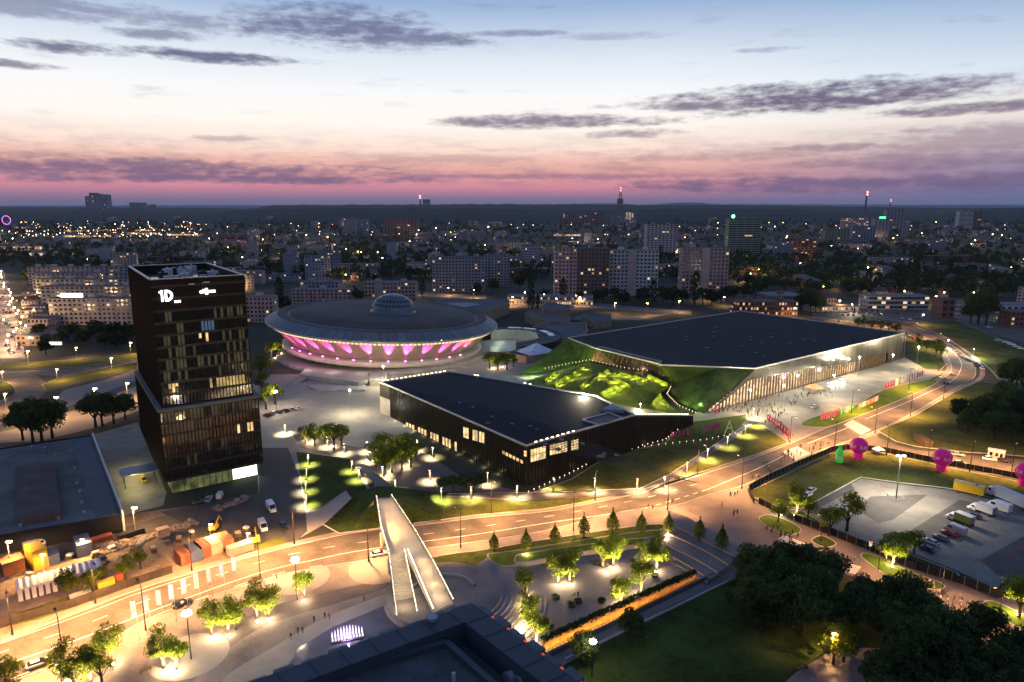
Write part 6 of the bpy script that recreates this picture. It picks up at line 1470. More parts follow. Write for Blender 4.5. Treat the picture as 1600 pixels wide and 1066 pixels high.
def digger(p, rz, label):
    t = thing('excavator', label, 'excavator', P(*p), rz)
    for s in (-1, 1): m = MB(); m.box((0, s * .9, .4), (2.8, .5, .7)); m.tube((-1.4, s * .65, .4), (-1.4, s * 1.15, .4), .35, n=10); m.tube((1.4, s * .65, .4), (1.4, s * 1.15, .4), .35, n=10); m.build('track', metal_dark, t)
    m = MB(); m.box((-.3, 0, 1.3), (2.6, 2, .9)); m.build('body', yel, t); m = MB(); m.box((.4, .5, 2.2), (1.1, 1, 1.1)); m.build('cab', vglass, t)
    m = MB(); m.tube((.9, -.2, 1.5), (2.8, -.2, 3.2), .22, .18, 6); m.tube((2.8, -.2, 3.2), (4.2, -.2, 1.3), .18, .14, 6); m.build('boom', yel, t); m = MB(); m.box((4.2, -.2, .9), (.7, .8, .7), .3); m.build('bucket', metal_dark, t)
digger((335, 829), dirpx((335, 829), (352, 812)), 'small yellow excavator with its arm out on the yard lane')
digger((400, 848), 2.0, 'yellow digger beside the pale site cabins')
rb = random.Random(4)
rubm = pm('rubble', (.22, .17, .13), .95, .5, .8)
for px, n, lb in (([(140, 858), (250, 832), (300, 812), (312, 818), (230, 845), (150, 872)], 260, 'long bank of rubble and earth across the yard'), ([(330, 796), (390, 772), (392, 780), (340, 800)], 60, 'strip of debris below the tower entrance')):
    m = MB()
    for x, y in scatter(px, n, .2, n):
        p = P(x, y); s = rb.uniform(.25, .9); m.ball((p.x, p.y, s * .25), s, 5, 3, 0, rb.uniform(.5, .9))
    s_ = struct('rubble', lb, m, rubm); s_['kind'] = 'stuff'
sheet('bank', 'grassy earth bank in the yard', [(95, 890), (140, 878), (150, 880), (100, 895)], .03, grass_dry); sheet('bank', 'grassy verge round the yard corner', [(380, 858), (440, 838), (448, 848), (400, 862)], .03, grass_dry)
sheet('bank', 'grassy strip behind the yard fence', [(25, 958), (100, 935), (230, 896), (262, 890), (266, 896), (60, 968), (24, 976)], .03, grass_dry)
# white tents
ta = P(27, 934); tb = P(160, 897); d = tb - ta; rz = math.atan2(d.y, d.x); nn = Vector((d.y, -d.x, 0)).normalized()
t = thing('market_tent', 'long white tent of ridged panels with hanging white banners in the yard', 'tent', ta.lerp(tb, .5), rz); L_ = d.length
wm = pm('white_canvas', (.62, .58, .57), .8, .1, .5)
for i in range(13):
    x = -L_ / 2 + L_ * (i + .5) / 13; w = L_ / 13 * .96; m = MB(); h = w / 2
    m.add([(x - h, -1.6, 2.5), (x + h, -1.6, 2.5), (x + h, 2.6, 3.1), (x - h, 2.6, 3.1), (x, -1.6, 2.8), (x, 2.6, 3.45)], [(0, 4, 5, 3), (4, 1, 2, 5), (0, 1, 4), (2, 3, 5)]); m.build('roof_panel', wm, t)
    m = MB(); m.tube((x - h, 2.5, 0), (x - h, 2.5, 3.05), .05, n=5); m.tube((x - h, -1.5, 0), (x - h, -1.5, 2.5), .05, n=5); m.build('tent_pole', metal_grey, t)
    m = MB(); m.quad((x - h, 2.5, .2), (x + h, 2.5, .2), (x + h, 2.5, 3.0), (x - h, 2.5, 3.0)); m.build('back_panel', wm, t)
    if i < 6: m = MB(); m.add([(x - h * .7, -1.7, 2.5), (x + h * .7, -1.7, 2.5), (x + h * .7, -2.6, .1), (x - h * .7, -2.6, .1)], [(0, 3, 2, 1)]); m.build('banner', wm, t)
# yard hoarding along the road
def fence(name, label, px, h, mt, step=2.6, post=metal_dark, cat='fence', gap=.06, posth=.15):
    l = gp(px); c = sum(l, Vector()) / len(l); t = thing(name, label, cat, (c.x, c.y, 0))
    q = MB(); q.box((0, 0, h / 2 + .08), (step - gap, .06, h)); me = q.mesh('fence_panel', mt); q = MB(); q.box((0, 0, (h + posth) / 2), (.1, .12, h + posth)); pe = q.mesh('fence_post', post)
    for p, d_ in walk(l, step):
        a = math.atan2(d_.y, d_.x); part('fence_post', pe, t, (p.x - c.x, p.y - c.y, 0), a); q = p + d_ * step / 2; part('fence_panel', me, t, (q.x - c.x, q.y - c.y, 0), a)
    return t
hoard = pm('dark_hoarding', (.035, .028, .024), .7, .4, .4, rnd=.3); mesh_m = pm('black_fence_mesh', (.010, .010, .010), .8, .3, .4, rnd=.25)
fence('hoarding', 'dark hoarding between the building yard and the road', [(-60, 1003), (22, 975), (110, 950), (200, 918), (268, 896)], 2.0, hoard)
fence('mesh_fence', 'long dark mesh fence round the lawn above the parking court', [(1640, 758), (1560, 742), (1482, 728), (1384, 707), (1340, 703), (1324, 702), (1300, 706), (1250, 727), (1200, 750), (1172, 765), (1170, 770), (1176, 783), (1230, 809), (1300, 836), (1352, 857), (1420, 886), (1480, 906), (1556, 931), (1572, 915), (1640, 915)], 1.9, mesh_m, 2.6, metal_grey, 'fence', .06, .35)
fence('crowd_barrier', 'pale crowd barrier beside the terrace steps', [(1108, 912), (1150, 884), (1168, 868)], 1.0, metal_grey, 2.0)
# light dots edging the lawns = low bollard lamps
def bollards(px, step, fmt, group, z=.16):
    with proto_mode():
        t = thing('bollard_light', 'bollard', 'bollard'); m = MB(); m.tube((0, 0, 0), (0, 0, .75), .11, n=6); m.build('post', concrete, t); m = MB(); m.tube((0, 0, .75), (0, 0, 1.0), .14, .12, 8); m.build('lens', em('bollard_lens', (1, .78, .45), 3.0, False), t)
    o = [put(t, (p.x, p.y, p.z), 0) for p, d_ in walk(gp(px, z), step)]
    ordinals(o, fmt, group)
    return o
bo = bollards([(826, 772), (892, 742), (946, 713), (1039, 690), (1078, 659)], 2.6, 'low glowing bollard along the lawn edge below the low hall, {n} from the left', 'bollards along the lawn edge')
for b in bo[::5]: light(b, (0, -.4, 1.1), 60, (1, .74, .4), name='bollard_glow')
bo = bollards([(946, 713), (1010, 700), (1100, 690), (1160, 678)], 3.0, 'low glowing bollard along the lawn seam by the pink banners, {n} from the left', 'bollards by the pink banners')
bo = bollards([(1040, 582), (1050, 603), (1042, 618), (1060, 636), (1088, 648)], 2.2, 'low glowing bollard along the stair at the green slope, {n} from the left', 'bollards by the green slope', 3)
for b in bo[::3]: light(b, (0, -.4, 1.1), 60, (1, .74, .4), name='bollard_glow')
bo = bollards([(852, 578), (885, 571), (921, 564.5), (975, 577), (1022, 583)], 2.4, 'low glowing bollard along the top of the green roof valley, {n} from the left', 'bollards on the valley top', 9.2)
for b in bo[::3]: light(b, (0, -.4, 1.1), 60, (1, .74, .4), name='bollard_glow')

# ================================================================== flags and banners
ms = [pm('flag_white', (.7, .68, .68), .8), pm('flag_lilac', (.45, .36, .55), .8), pm('flag_pink', (.6, .40, .50), .8)]
cols = ['white', 'lilac', 'pink', 'lilac', 'white', 'white', 'pink', 'lilac', 'pink']
o = []
for i in range(9):
    x = 218 + i * 19.3; y = 1000 - i * 9.4; q = P(x, y); t = thing('flag', 'f', 'flag', q, R(20)); cm = ms[('white', 'lilac', 'pink').index(cols[i])]
    m = MB(); m.tube((0, 0, 0), (0, 0, 9.2), .08, .05, 6); m.build('pole', metal_grey, t)
    m = MB()
    for k in range(8):
        z0 = 9.1 - k * .45; z1 = z0 - .45; f = lambda u_, z: (-u_ * .68, .14 * math.sin(z * 1.7 + u_ * 2.2 + i), z)
        for j in range(3): m.quad(f(.05 + j * .45, z1), f(.5 + j * .45, z1), f(.5 + j * .45, z0), f(.05 + j * .45, z0))
    c_ = m.build('cloth', cm, t, True); m = MB()
    for k in range(3): m.box((-.48, -.2, 7.9 - k * .8), (.34, .02, .45)); 
    m.build('emblem', ms[1] if cols[i] == 'white' else ms[0], c_)
    o.append(t)
ordinals(o, 'tall flag on a pole beside the lower left road, {n} from the left', 'flags beside the road')
mag = pm('magenta_cloth', (.60, .012, .20), .6, .1, .5); redc = pm('red_cloth', (.50, .02, .06), .7); pinkc = pm('pink_cloth', (.62, .10, .22), .7); greenc = pm('green_cloth', (.08, .38, .05), .6); whitec = pm('white_cloth', (.65, .63, .6), .8); tealc = pm('teal_cloth', (.03, .25, .18), .7); orc = pm('orange_cloth', (.6, .25, .1), .7)
def beach_flags(pts, mt, fmt, group, h=3.6, z=.16):
    with proto_mode():
        t = thing('feather_flag', 'flag', 'flag'); m = MB(); m.tube((0, 0, 0), (0, 0, h), .04, .02, 5); m.tube((0, 0, 0), (0, 0, .12), .3, n=8); m.build('pole', metal_dark, t)
        m = MB(); n = 8; L = [(0.04, .5)] + [(.85 - .25 * (k / n) ** 3, .5 + (h - .6) * k / n) for k in range(n)] + [(.45, h - .05), (.04, h)]
        m.poly([(x, 0, z_) for x, z_ in L]); m.poly([(x, .03, z_) for x, z_ in reversed(L)]); m.build('cloth', mt, t)
    ordinals([put(t, P(x, y, z), rp.uniform(-.4, .6)) for x, y in pts], fmt, group)
beach_flags([(1282, 658), (1286, 657), (1290, 656), (1294, 655), (1298, 654), (1302, 653), (1306, 651), (1310, 650)], pinkc, 'pink feather flag on the green island before the forecourt, {n} from the left', 'pink flags on the island')
beach_flags([(1048, 685), (1054, 684), (1060, 683), (1066, 682), (1073, 681), (1100, 676), (1106, 675), (1112, 674), (1116, 672), (1119, 671)], mag, 'magenta feather flag on the lawn bank by the bollards, {n} from the left', 'magenta flags on the lawn bank', 2.9)
beach_flags([(1416, 596), (1420, 595), (1424, 594), (1428, 593), (1432, 592), (1436, 591), (1440, 589)], pinkc, 'pink feather flag at the far end of the green island, {n} from the left', 'pink flags at the far end')
beach_flags([(1117, 648), (1122, 646), (1102, 642), (1110, 640)], mag, 'magenta feather flag at the foot of the green slope, {n} from the left', 'magenta flags at the slope')
def board(a, b, h, mt, name, label, n=4, z=.16):
    a = P(*a, z); b = P(*b, z); d_ = b - a; t = thing(name, label, 'banner', (a + b) / 2, math.atan2(d_.y, d_.x)); L_ = d_.length
    for i in range(n):
        m = MB(); m.box((-L_ / 2 + L_ * (i + .5) / n, 0, h / 2 + .1), (L_ / n * .94, .08, h)); pn = m.build('panel', mt[i % len(mt)], t)
        m = MB(); m.box((-L_ / 2 + L_ * (i + .5) / n, -.06, h * .62), (L_ / n * .30, .03, h * .5)); m.build('print', whitec, pn)
        m = MB(); m.tube((-L_ / 2 + L_ * i / n, .06, 0), (-L_ / 2 + L_ * i / n, .06, h + .15), .04, n=5); m.build('stay', metal_dark, t)
board((1215, 668), (1233, 684), 3.0, [redc], 'banner_wall', 'bright red banner wall with white print beside the forecourt crowd', 4)
board((1199, 656), (1214, 667), 2.4, [redc, mag], 'banner_wall', 'red and magenta banner fence above the red banner wall', 4)
board((1312, 650), (1334, 640), 2.6, [greenc, tealc, whitec], 'banner_wall', 'green and white banner row in the middle of the island', 5)
board((1340, 640), (1372, 626), 2.4, [orc, whitec, orc], 'banner_wall', 'orange and white banner row on the island', 5)
board((1384, 607), (1396, 602), 2.4, [redc], 'banner_wall', 'small red banner row beside the pale stand', 3)
board((1399, 603), (1411, 597), 3.4, [whitec, tealc], 'banner_wall', 'tall white and teal stand behind the island', 3)
# A-shaped sculpture
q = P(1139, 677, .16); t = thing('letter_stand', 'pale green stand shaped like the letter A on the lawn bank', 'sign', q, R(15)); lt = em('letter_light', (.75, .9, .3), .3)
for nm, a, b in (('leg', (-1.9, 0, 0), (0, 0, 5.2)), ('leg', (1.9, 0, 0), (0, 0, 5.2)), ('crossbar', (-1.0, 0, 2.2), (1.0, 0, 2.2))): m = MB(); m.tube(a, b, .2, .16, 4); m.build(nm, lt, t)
# ---- inflatables
def glow_vinyl(name, col, st):
    mt = pm(name, col, .35, .08, .5); b = mt.node_tree.nodes['Principled BSDF']   # emission added to brighten the skin colour, no lamp inside
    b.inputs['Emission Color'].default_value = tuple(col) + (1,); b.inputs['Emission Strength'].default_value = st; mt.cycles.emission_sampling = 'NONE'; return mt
def head_balloon(px, label, print_side=1):
    q = P(px[0], px[1], .16); t = thing('inflatable', label, 'inflatable', q, math.atan2(-q.y, -q.x))
    m = MB(); m.lathe([(1.6, 0), (1.72, .5), (1.55, 1.0), (1.65, 1.5), (1.5, 2.0), (1.3, 2.3)], 24); m.build('base_ring', glow_vinyl('magenta_vinyl', (.55, .010, .19), .22), t, True)
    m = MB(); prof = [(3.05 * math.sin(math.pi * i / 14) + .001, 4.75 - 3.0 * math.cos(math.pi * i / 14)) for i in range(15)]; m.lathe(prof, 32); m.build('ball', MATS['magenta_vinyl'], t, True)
    # white script-like print on the side towards the road and the lawn
    wp = pm('white_print', (.75, .72, .74), .5)
    G = {'P': [((0, 0), (0, 1)), ((0, 1), (.6, 1)), ((.6, 1), (.6, .5)), ((.6, .5), (0, .5))], 'L': [((0, 1), (0, 0)), ((0, 0), (.55, 0))], 'A': [((0, 0), (.33, 1)), ((.33, 1), (.66, 0)), ((.15, .4), (.5, .4))], 'Y': [((0, 1), (.33, .5)), ((.66, 1), (.33, .5)), ((.33, .5), (.33, 0))]}
    for a_st in (-.98, .22):
        for li, ch in enumerate('PLAY'):
            m = MB()
            for (x0, y0), (x1, y1) in G[ch]:
                vs = []; dx, dy = x1 - x0, y1 - y0; l_ = math.hypot(dx, dy); ox, oy = -dy / l_ * .13, dx / l_ * .13
                for k in range(4):
                    for sg in (-1, 1):
                        X = x0 + dx * k / 3 + ox * sg; Y = y0 + dy * k / 3 + oy * sg; az_ = a_st + (li * .92 + X) * .205; e = -.12 + Y * .34; r = 3.08
                        vs.append((r * math.cos(e) * math.cos(az_), r * math.cos(e) * math.sin(az_), 4.75 + r * math.sin(e)))
                m.add(vs, [(k * 2, k * 2 + 2, k * 2 + 3, k * 2 + 1) for k in range(3)])
            m.build('print_letter', wp, t)
    for i in range(3): a = i * 2.09; m = MB(); m.tube((1.2 * math.cos(a), 1.2 * math.sin(a), 1.0), (3 * math.cos(a), 3 * math.sin(a), 0), .02, n=4); m.build('guy_rope', whitec, t)
head_balloon((1340, 716), 'magenta ball inflatable with white print beside the green bottle')
head_balloon((1470, 735), 'magenta ball inflatable with white print in front of the side road cars')
head_balloon((1600, 758), 'magenta ball inflatable cut by the right edge of the picture')
q = P(1311, 722, .16); t = thing('inflatable', 'bright green bottle-shaped inflatable by the mesh fence', 'inflatable', q)
m = MB(); m.lathe([(1.1, 0), (1.3, .3), (1.3, 3.4), (1.22, 3.9), (.7, 4.9), (.55, 5.2), (.55, 6.0), (.62, 6.05), (.62, 6.5), (.02, 6.52)], 24); m.build('bottle', glow_vinyl('green_vinyl', (.05, .55, .06), .32), t, True)
m = MB(); m.lathe([(1.33, 1.2), (1.33, 2.7)], 24); m.build('label_band', pm('pale_green', (.35, .7, .3), .5), t, True)
m = MB(); m.box((0, 0, 0), (1, 1, 1)); 
q = P(1372, 709, .16); t = thing('event_tent', 'small pale pink tent standing at the dark fence', 'tent', q, R(10)); m = MB(); m.add([(-1.8, -1.5, 1.7), (1.8, -1.5, 1.7), (1.8, 1.5, 1.7), (-1.8, 1.5, 1.7), (0, 0, 2.8)], [(0, 1, 4), (1, 2, 4), (2, 3, 4), (3, 0, 4)]); m.build('canopy', whitec, t)
for x, y in ((-1.7, -1.4), (1.7, -1.4), (1.7, 1.4), (-1.7, 1.4)): m = MB(); m.tube((x, y, 0), (x, y, 1.7), .05); m.build('leg', metal_grey, t)
m = MB(); m.box((0, 1.45, .9), (3.4, .05, 1.5)); m.build('side_wall', whitec, t)
# timber stand & kiosk right of the road
q = P(1442, 692, .16); t = thing('timber_stack', 'long stack of sawn timber on the dry lawn', 'timber stack', q, dirpx((1430, 680), (1458, 698)))
tm = pm('sawn_timber', (.10, .07, .04), .85, .3, 1)
for r_ in range(5):
    for c_ in range(4): m = MB(); m.box((rp.uniform(-.2, .2), -1.2 + c_ * .75, .25 + r_ * .45), (9, .66, .4)); m.build('beam', tm, t)
q = P(1556, 715, .05); t = thing('kiosk', 'pale pink kiosk with windows beside the side road', 'kiosk', q, dirpx((1540, 712), (1572, 718)))
m = MB(); m.box((0, 0, 1.4), (5, 2.6, 2.7)); m.build('walls', pm('pink_render', (.5, .36, .32), .8), t); m = MB(); m.box((0, 0, 2.85), (5.3, 2.9, .18)); m.build('roof', whitec, t)
for x in (-1.5, .2, 1.6): m = MB(); m.box((x, -1.32, 1.5), (.9, .06, 1.3)); m.build('window', vglass, t)
# food stalls on the forecourt
for i, (x, y) in enumerate(((1298, 606), (1306, 603), (1315, 600))):
    q = P(x, y, .03); t = thing('food_stall', 'brightly lit white stall on the forecourt, %s from the left' % ordw(i), 'stall', q, R(20), 'lit stalls on the forecourt')
    m = MB(); m.box((0, 0, .55), (2.6, 1.8, 1.0)); m.build('counter', whitec, t); m = MB(); m.add([(-1.6, -1.3, 2.3), (1.6, -1.3, 2.3), (1.6, 1.3, 2.3), (-1.6, 1.3, 2.3), (0, 0, 3.2)], [(0, 1, 4), (1, 2, 4), (2, 3, 4), (3, 0, 4)]); m.build('canopy', em('lit_canvas', (1, .96, .85), 1.6, True), t)
    for sx in (-1.5, 1.5): m = MB(); m.tube((sx, 1.2, 0), (sx, 1.2, 2.3), .05); m.build('pole', metal_grey, t)
    light(t, (0, -1.6, 2.0), 1200, (1, .96, .85), name='stall_light')
q = P(1272, 613, .03); t = thing('round_stall', 'round stall with a wide pale conical canopy on the forecourt', 'stall', q); m = MB(); m.lathe([(4.0, 2.4), (4.0, 2.6), (.02, 4.2)], 24); m.build('canopy', orc, t); m = MB(); m.lathe([(1.8, 0), (1.8, 1.1), (.02, 1.1)], 20); m.build('counter', whitec, t); m = MB(); m.tube((0, 0, 0), (0, 0, 4), .08); m.build('pole', metal_grey, t)
# benches and planters on the plazas
def bench(p, rz, label, z=.03):
    t = thing('bench', label, 'bench', P(p[0], p[1], z), rz); m = MB(); m.box((0, 0, .45), (2.2, .5, .08)); m.build('seat', tm, t)
    m = MB(); m.box((0, .24, .75), (2.2, .06, .4)); m.build('backrest', tm, t)
    for s in (-.9, .9): m = MB(); m.box((s, 0, .2), (.08, .45, .42)); m.build('leg', metal_dark, t)
bench((1250, 1046), .5, 'dark bench at the edge of the park path'); bench((1355, 1025), .6, 'wooden bench on the pinkish park path near the trees'); bench((228, 1050), .9, 'dark bench on the plaza near the left uplit trees')
def planter(p, label, s=1.0):
    t = thing('planter', label, 'planter', P(p[0], p[1], .03)); m = MB(); m.lathe([(.02, .02), (.95 * s, .02), (1.1 * s, .6 * s), (.95 * s, .6 * s), (.9 * s, .45 * s), (.02, .45 * s)], 16); m.build('bowl', metal_dark, t, True)
    m = MB(); r = random.Random(p[0]); 
    for i in range(40): leafquad(m, Vector((r.gauss(0, .4), r.gauss(0, .4), .5 * s + r.uniform(0, .35))), .2, r)
    m.build('plant', leaf_dark, t)
pl = []
for p in ((868, 935), (893, 947), (903, 941), (930, 880), (945, 884), (1016, 893), (1022, 900), (940, 940), (960, 929), (990, 880), (858, 981)): planter(p, 'x'); pl.append([o_ for o_ in S.objects if o_.name.startswith('planter')][-1])
allp = [o_ for o_ in S.objects if o_.name.startswith('planter')]; ordinals(allp, 'round dark planter bowl on the grey plaza, {n} from the left', 'planters on the grey plaza')
# fountain
q = P(543, 996, .03); t = thing('fountain', 'violet lit fountain of fine jets at the pool edge', 'fountain', q, R(18)); m = MB(); m.box((0, 0, .1), (7, 3, .18)); m.build('basin', paving_dark, t)
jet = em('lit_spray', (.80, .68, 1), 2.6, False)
for i in range(22):
    x = -3.1 + (i % 11) * .62; y = -.7 + 1.4 * (i // 11); h = 1.3 + 1.1 * math.sin((i % 11 + .5) / 11 * math.pi); m = MB(); m.tube((x, y, .18), (x, y, h), .16, .03, 6); m.build('water_jet', jet, t)
light(t, (0, -.5, 1.6), 1500, (.66, .42, 1)); light(t, (0, 1.8, 1.2), 700, (.66, .42, 1))
# signboards
for px, lb in (((1206 + 200, 836), None),):
    pass
q = P(1359, 862, .03); t = thing('road_sign', 'small white and red notice board at the mesh fence', 'sign', q); m = MB(); m.tube((0, 0, 0), (0, 0, 2.6), .05); m.build('post', metal_grey, t); m = MB(); m.box((0, -.06, 2.2), (.9, .05, 1.3)); bd = m.build('board', whitec, t); m = MB(); m.box((0, -.1, 2.6), (.7, .03, .3)); m.build('print', redc, bd)

# stacked materials in the yard
for i, (x, y) in enumerate(((150, 870), (175, 860), (240, 862), (262, 850), (110, 872), (48, 905), (300, 838), (280, 846), (372, 838), (385, 828))):
    t = thing('pallet_stack', 'x', 'pallets', P(x, y, .02), rp.uniform(0, 3)); k = rp.randrange(2, 6)
    for j in range(k): m = MB(); m.box((rp.uniform(-.1, .1), 0, .1 + j * .24), (1.9, 1.3, .16)); m.box((0, .5, j * .24 + .02), (1.8, .15, .1)); m.build('pallet', tm, t)
    m = MB(); m.box((0, 0, .3 + k * .24), (1.5, 1.1, .5)); m.build('wrapped_load', rp.choice([whitec, pale, bluep]), t)
ordinals([o_ for o_ in S.objects if o_.name.startswith('pallet_stack')], 'low stack of pallets with a load in the building yard, {n} from the left', 'pallet stacks in the building yard')
for i, (x, y, lb) in enumerate(((345, 845, 'bundle of grey pipes on the yard lane'), (222, 846, 'bundle of grey pipes by the rubble bank'))):
    t = thing('pipe_stack', lb, 'pipes', P(x, y, .02), ra + i)
    for j in range(9): m = MB(); m.tube((-3, -.8 + (j % 5) * .4 + (j // 5) * .2, .2 + (j // 5) * .34), (3, -.8 + (j % 5) * .4 + (j // 5) * .2, .2 + (j // 5) * .34), .18, n=8); m.build('pipe', metal_grey, t)
# ================================================================== the town
rc = random.Random(2024)
wallc = {k: pm('render_' + k, v, .85, .18, .3, rnd=.15) for k, v in {'pink': (.38, .28, .25), 'cream': (.38, .34, .30), 'grey': (.25, .25, .27), 'blue_grey': (.20, .22, .26), 'brown': (.17, .12, .10), 'green': (.22, .25, .16), 'white': (.48, .46, .46), 'brick': (.20, .09, .07)}.items()}
roofc = {k: pm('town_roof_' + k, v, .85, .25, .3, rnd=.25) for k, v in {'dark': (.05, .052, .06), 'red': (.12, .045, .035), 'grey': (.12, .125, .14), 'brown': (.075, .05, .042)}.items()}
wdark = pm('window_dark', (.022, .026, .034), .15, .3, .6, spec=.6)
wl = [em('window_warm', (1, .62, .28), .75), em('window_gold', (1, .78, .48), 1.0), em('window_orange', (1, .48, .18), .5)]

def apartment(name, label, px0, px1, yb, h, depth, wall, floors, bays, roof='dark', lit=.1, balcony=True, recess=None, group=None, yaw=0.0, D=None, roofbox=True, strip=False):
    a = P(px0, yb); b = P(px1, yb)
    if D: a = Vector(((px0 - 800) / FOC * D * 1.0, D, 0)); b = Vector(((px1 - 800) / FOC * D, D, 0)); f_ = PX((a.x, D, 0)); k_ = (px0 - 800) / (f_[0] - 800) if abs(f_[0] - 800) > 1 else 1; a.x *= k_; b.x *= k_
    c = (a + b) / 2; L_ = (b - a).length; rz = math.atan2((b - a).y, (b - a).x) + yaw
    t = thing(name, label, 'building', c, rz, group)
    m = MB(); m.box((0, depth / 2, h / 2), (L_, depth, h)); m.build('walls', wall, t)
    m = MB(); m.box((0, depth / 2, h + .05), (L_ + .3, depth + .3, .3)); m.build('roof', roofc[roof], t)
    if roofbox:
        for i in range(max(1, int(L_ / 18))): m = MB(); m.box((-L_ / 2 + L_ * (i + .5) / max(1, int(L_ / 18)), depth / 2, h + 1.4), (5, 4, 2.4)); m.build('roof_cabin', wall, t)
    fh = h / floors; bw = L_ / bays; md = MB(); ml = MB(); mb = MB()
    for f in range(floors):
        for k in range(bays):
            if recess and recess[0] <= k < recess[1]: continue
            x = -L_ / 2 + bw * (k + .5); z = fh * (f + .55); w = bw * (.56 if not strip else .94); hh = fh * .5
            q = ml if rc.random() < (lit * .6 if lit < .2 else lit) else md
            q.quad((x - w / 2, -.06, z - hh / 2), (x + w / 2, -.06, z - hh / 2), (x + w / 2, -.06, z + hh / 2), (x - w / 2, -.06, z + hh / 2), rc.randrange(3) if q is ml else 0)
            if balcony and k % 3 == 1: mb.box((x, -.7, fh * f + .55), (bw * .9, 1.3, .95))
        kk = max(2, int(depth / 4))
        for s in (-1, 1):
            for k in range(kk):
                y = depth * (k + .5) / kk; z = fh * (f + .55); q = ml if rc.random() < lit * .5 else md; x = s * (L_ / 2 + .05); w = .7
                pts = [(x, y - w, z - .7), (x, y + w, z - .7), (x, y + w, z + .7), (x, y - w, z + .7)]
                q.poly(pts if s > 0 else pts[::-1], rc.randrange(3) if q is ml else 0)
    if md.v: md.build('windows', wdark, t, kind='stuff')
    if ml.v: ml.build('lit_windows', wl, t, kind='stuff')
    if mb.v: mb.build('balconies', wall, t, kind='stuff')
    if recess: m = MB(); m.box((-L_ / 2 + bw * (recess[0] + recess[1]) / 2, -.25, h / 2), (bw * (recess[1] - recess[0]), .5, h)); m.build('stair_tower', wallc['pink'], t)
    return t
W = wallc
for i, (D, x0, nm) in enumerate(((520, 82, 'front'), (603, 70, 'second'), (665, 62, 'third'), (730, 55, 'fourth'), (810, 48, 'rearmost'))):
    apartment('apartment_block', '%s slab of the grey housing rows behind the black tower' % nm, x0, 330 - i * 8, 0, 20.5 - i * .3, 12, W['cream'] if i % 2 == 0 else W['grey'], 6, 34, 'dark', .10, True, None, 'housing slabs behind the tower', D=D, yaw=.03)
q = P(103, 470, 0); q = Vector((-327 * 1.03, 519, 21.2)); t = thing('roof_sign', 'bright white blank sign on the roof edge of the front slab', 'sign', q); m = MB(); m.box((0, 0, 1.8), (17, .5, 3.2)); m.build('sign_panel', em('sign_glow', (.95, 1, .85), 2.6), t); m = MB(); m.box((0, .6, .3), (15, .4, .6)); m.build('frame', metal_dark, t)
apartment('apartment_block', 'pale pink five-storey block left of the saucer arena', 457, 549, 478, 15, 13, W['pink'], 5, 14, 'grey', .14)
apartment('apartment_block', 'bluish roofed block just behind the pale pink block', 470, 530, 466, 16, 13, W['blue_grey'], 5, 10, 'grey', .06)
apartment('apartment_block', 'pale pink block standing behind the glass dome', 570, 650, 477, 21, 14, W['pink'], 6, 14, 'grey', .12, True, (3, 5))
apartment('apartment_block', 'small pinkish block right of the black tower', 380, 428, 504, 20, 13, W['pink'], 6, 8, 'grey', .12)
apartment('apartment_block', 'broad dark grey high slab behind the saucer arena', 676, 757, 456, 37, 14, W['blue_grey'], 11, 16, 'dark', .12, True)
apartment('apartment_block', 'grey slab set back right of the broad dark slab', 757, 797, 448, 36, 14, W['grey'], 11, 8, 'dark', .07)
apartment('apartment_tower', 'left light face tower of the dark twin tower', 866, 900, 466, 49, 18, W['pink'], 13, 6, 'dark', .12, True)
apartment('apartment_tower', 'right dark face tower with many balconies', 900, 951, 466, 49, 18, W['brown'], 13, 9, 'dark', .12, True)
apartment('apartment_tower', 'whitish balcony tower with pink stair shaft, middle of the three towers', 951, 1027, 462, 46, 16, W['white'], 12, 13, 'grey', .12, True, (5, 7))
apartment('apartment_tower', 'pinkish balcony tower, rightmost of the three towers', 1064, 1136, 458, 47, 16, W['pink'], 12, 12, 'dark', .14, True, (5, 7))
apartment('apartment_tower', 'plain pale tower rising behind the whitish tower', 1009, 1056, 402, 58, 22, W['cream'], 15, 8, 'dark', .06, False)
t = apartment('office_slab', 'greenish office slab with horizontal bands and a green roof light', 1136, 1186, 402, 68, 20, W['green'], 17, 4, 'dark', .02, False, None, None, 0, None, True, True)
m = MB(); m.ball((-22, 0, 72), 3.0, 8, 6); m.build('roof_beacon', em('green_beacon', (.15, 1, .5), 8), t)
apartment('office_tower_far', 'distant warmly lit narrow tower in the middle', 977, 990, 352, 60, 20, W['cream'], 12, 3, 'dark', .75, False)
t = apartment('office_slab', 'white banded office slab at the far right', 1496, 1518, 362, 72, 20, W['white'], 16, 2, 'dark', .03, False, strip=True)
apartment('office_slab', 'dark slab joined to the white banded office slab', 1518, 1531, 362, 70, 20, W['brown'], 16, 2, 'dark', .02, False)
t = apartment('office_slab', 'blue-grey tower with a green sign at the far right', 1382, 1409, 368, 80, 20, W['blue_grey'], 18, 5, 'dark', .04, False)
t = apartment('office_slab', 'low blue-grey office with a glowing green roof sign', 1364, 1386, 376, 58, 20, W['blue_grey'], 12, 4, 'dark', .04, False); m = MB(); m.box((0, -1, 60), (16, 1, 5)); m.build('sign', em('green_sign', (.1, 1, .45), 2.5), t)
apartment('office_slab', 'wide blue-grey office block left of the green sign', 1330, 1366, 382, 44, 20, W['blue_grey'], 10, 8, 'dark', .03, False)
apartment('office_slab', 'dull teal office block far right of the green office', 1288, 1326, 384, 38, 20, W['green'], 8, 8, 'dark', .03, False)
apartment('apartment_block', 'warm lit wide block under the red beacon mast', 1316, 1356, 360, 45, 20, W['pink'], 8, 10, 'dark', .35, False)
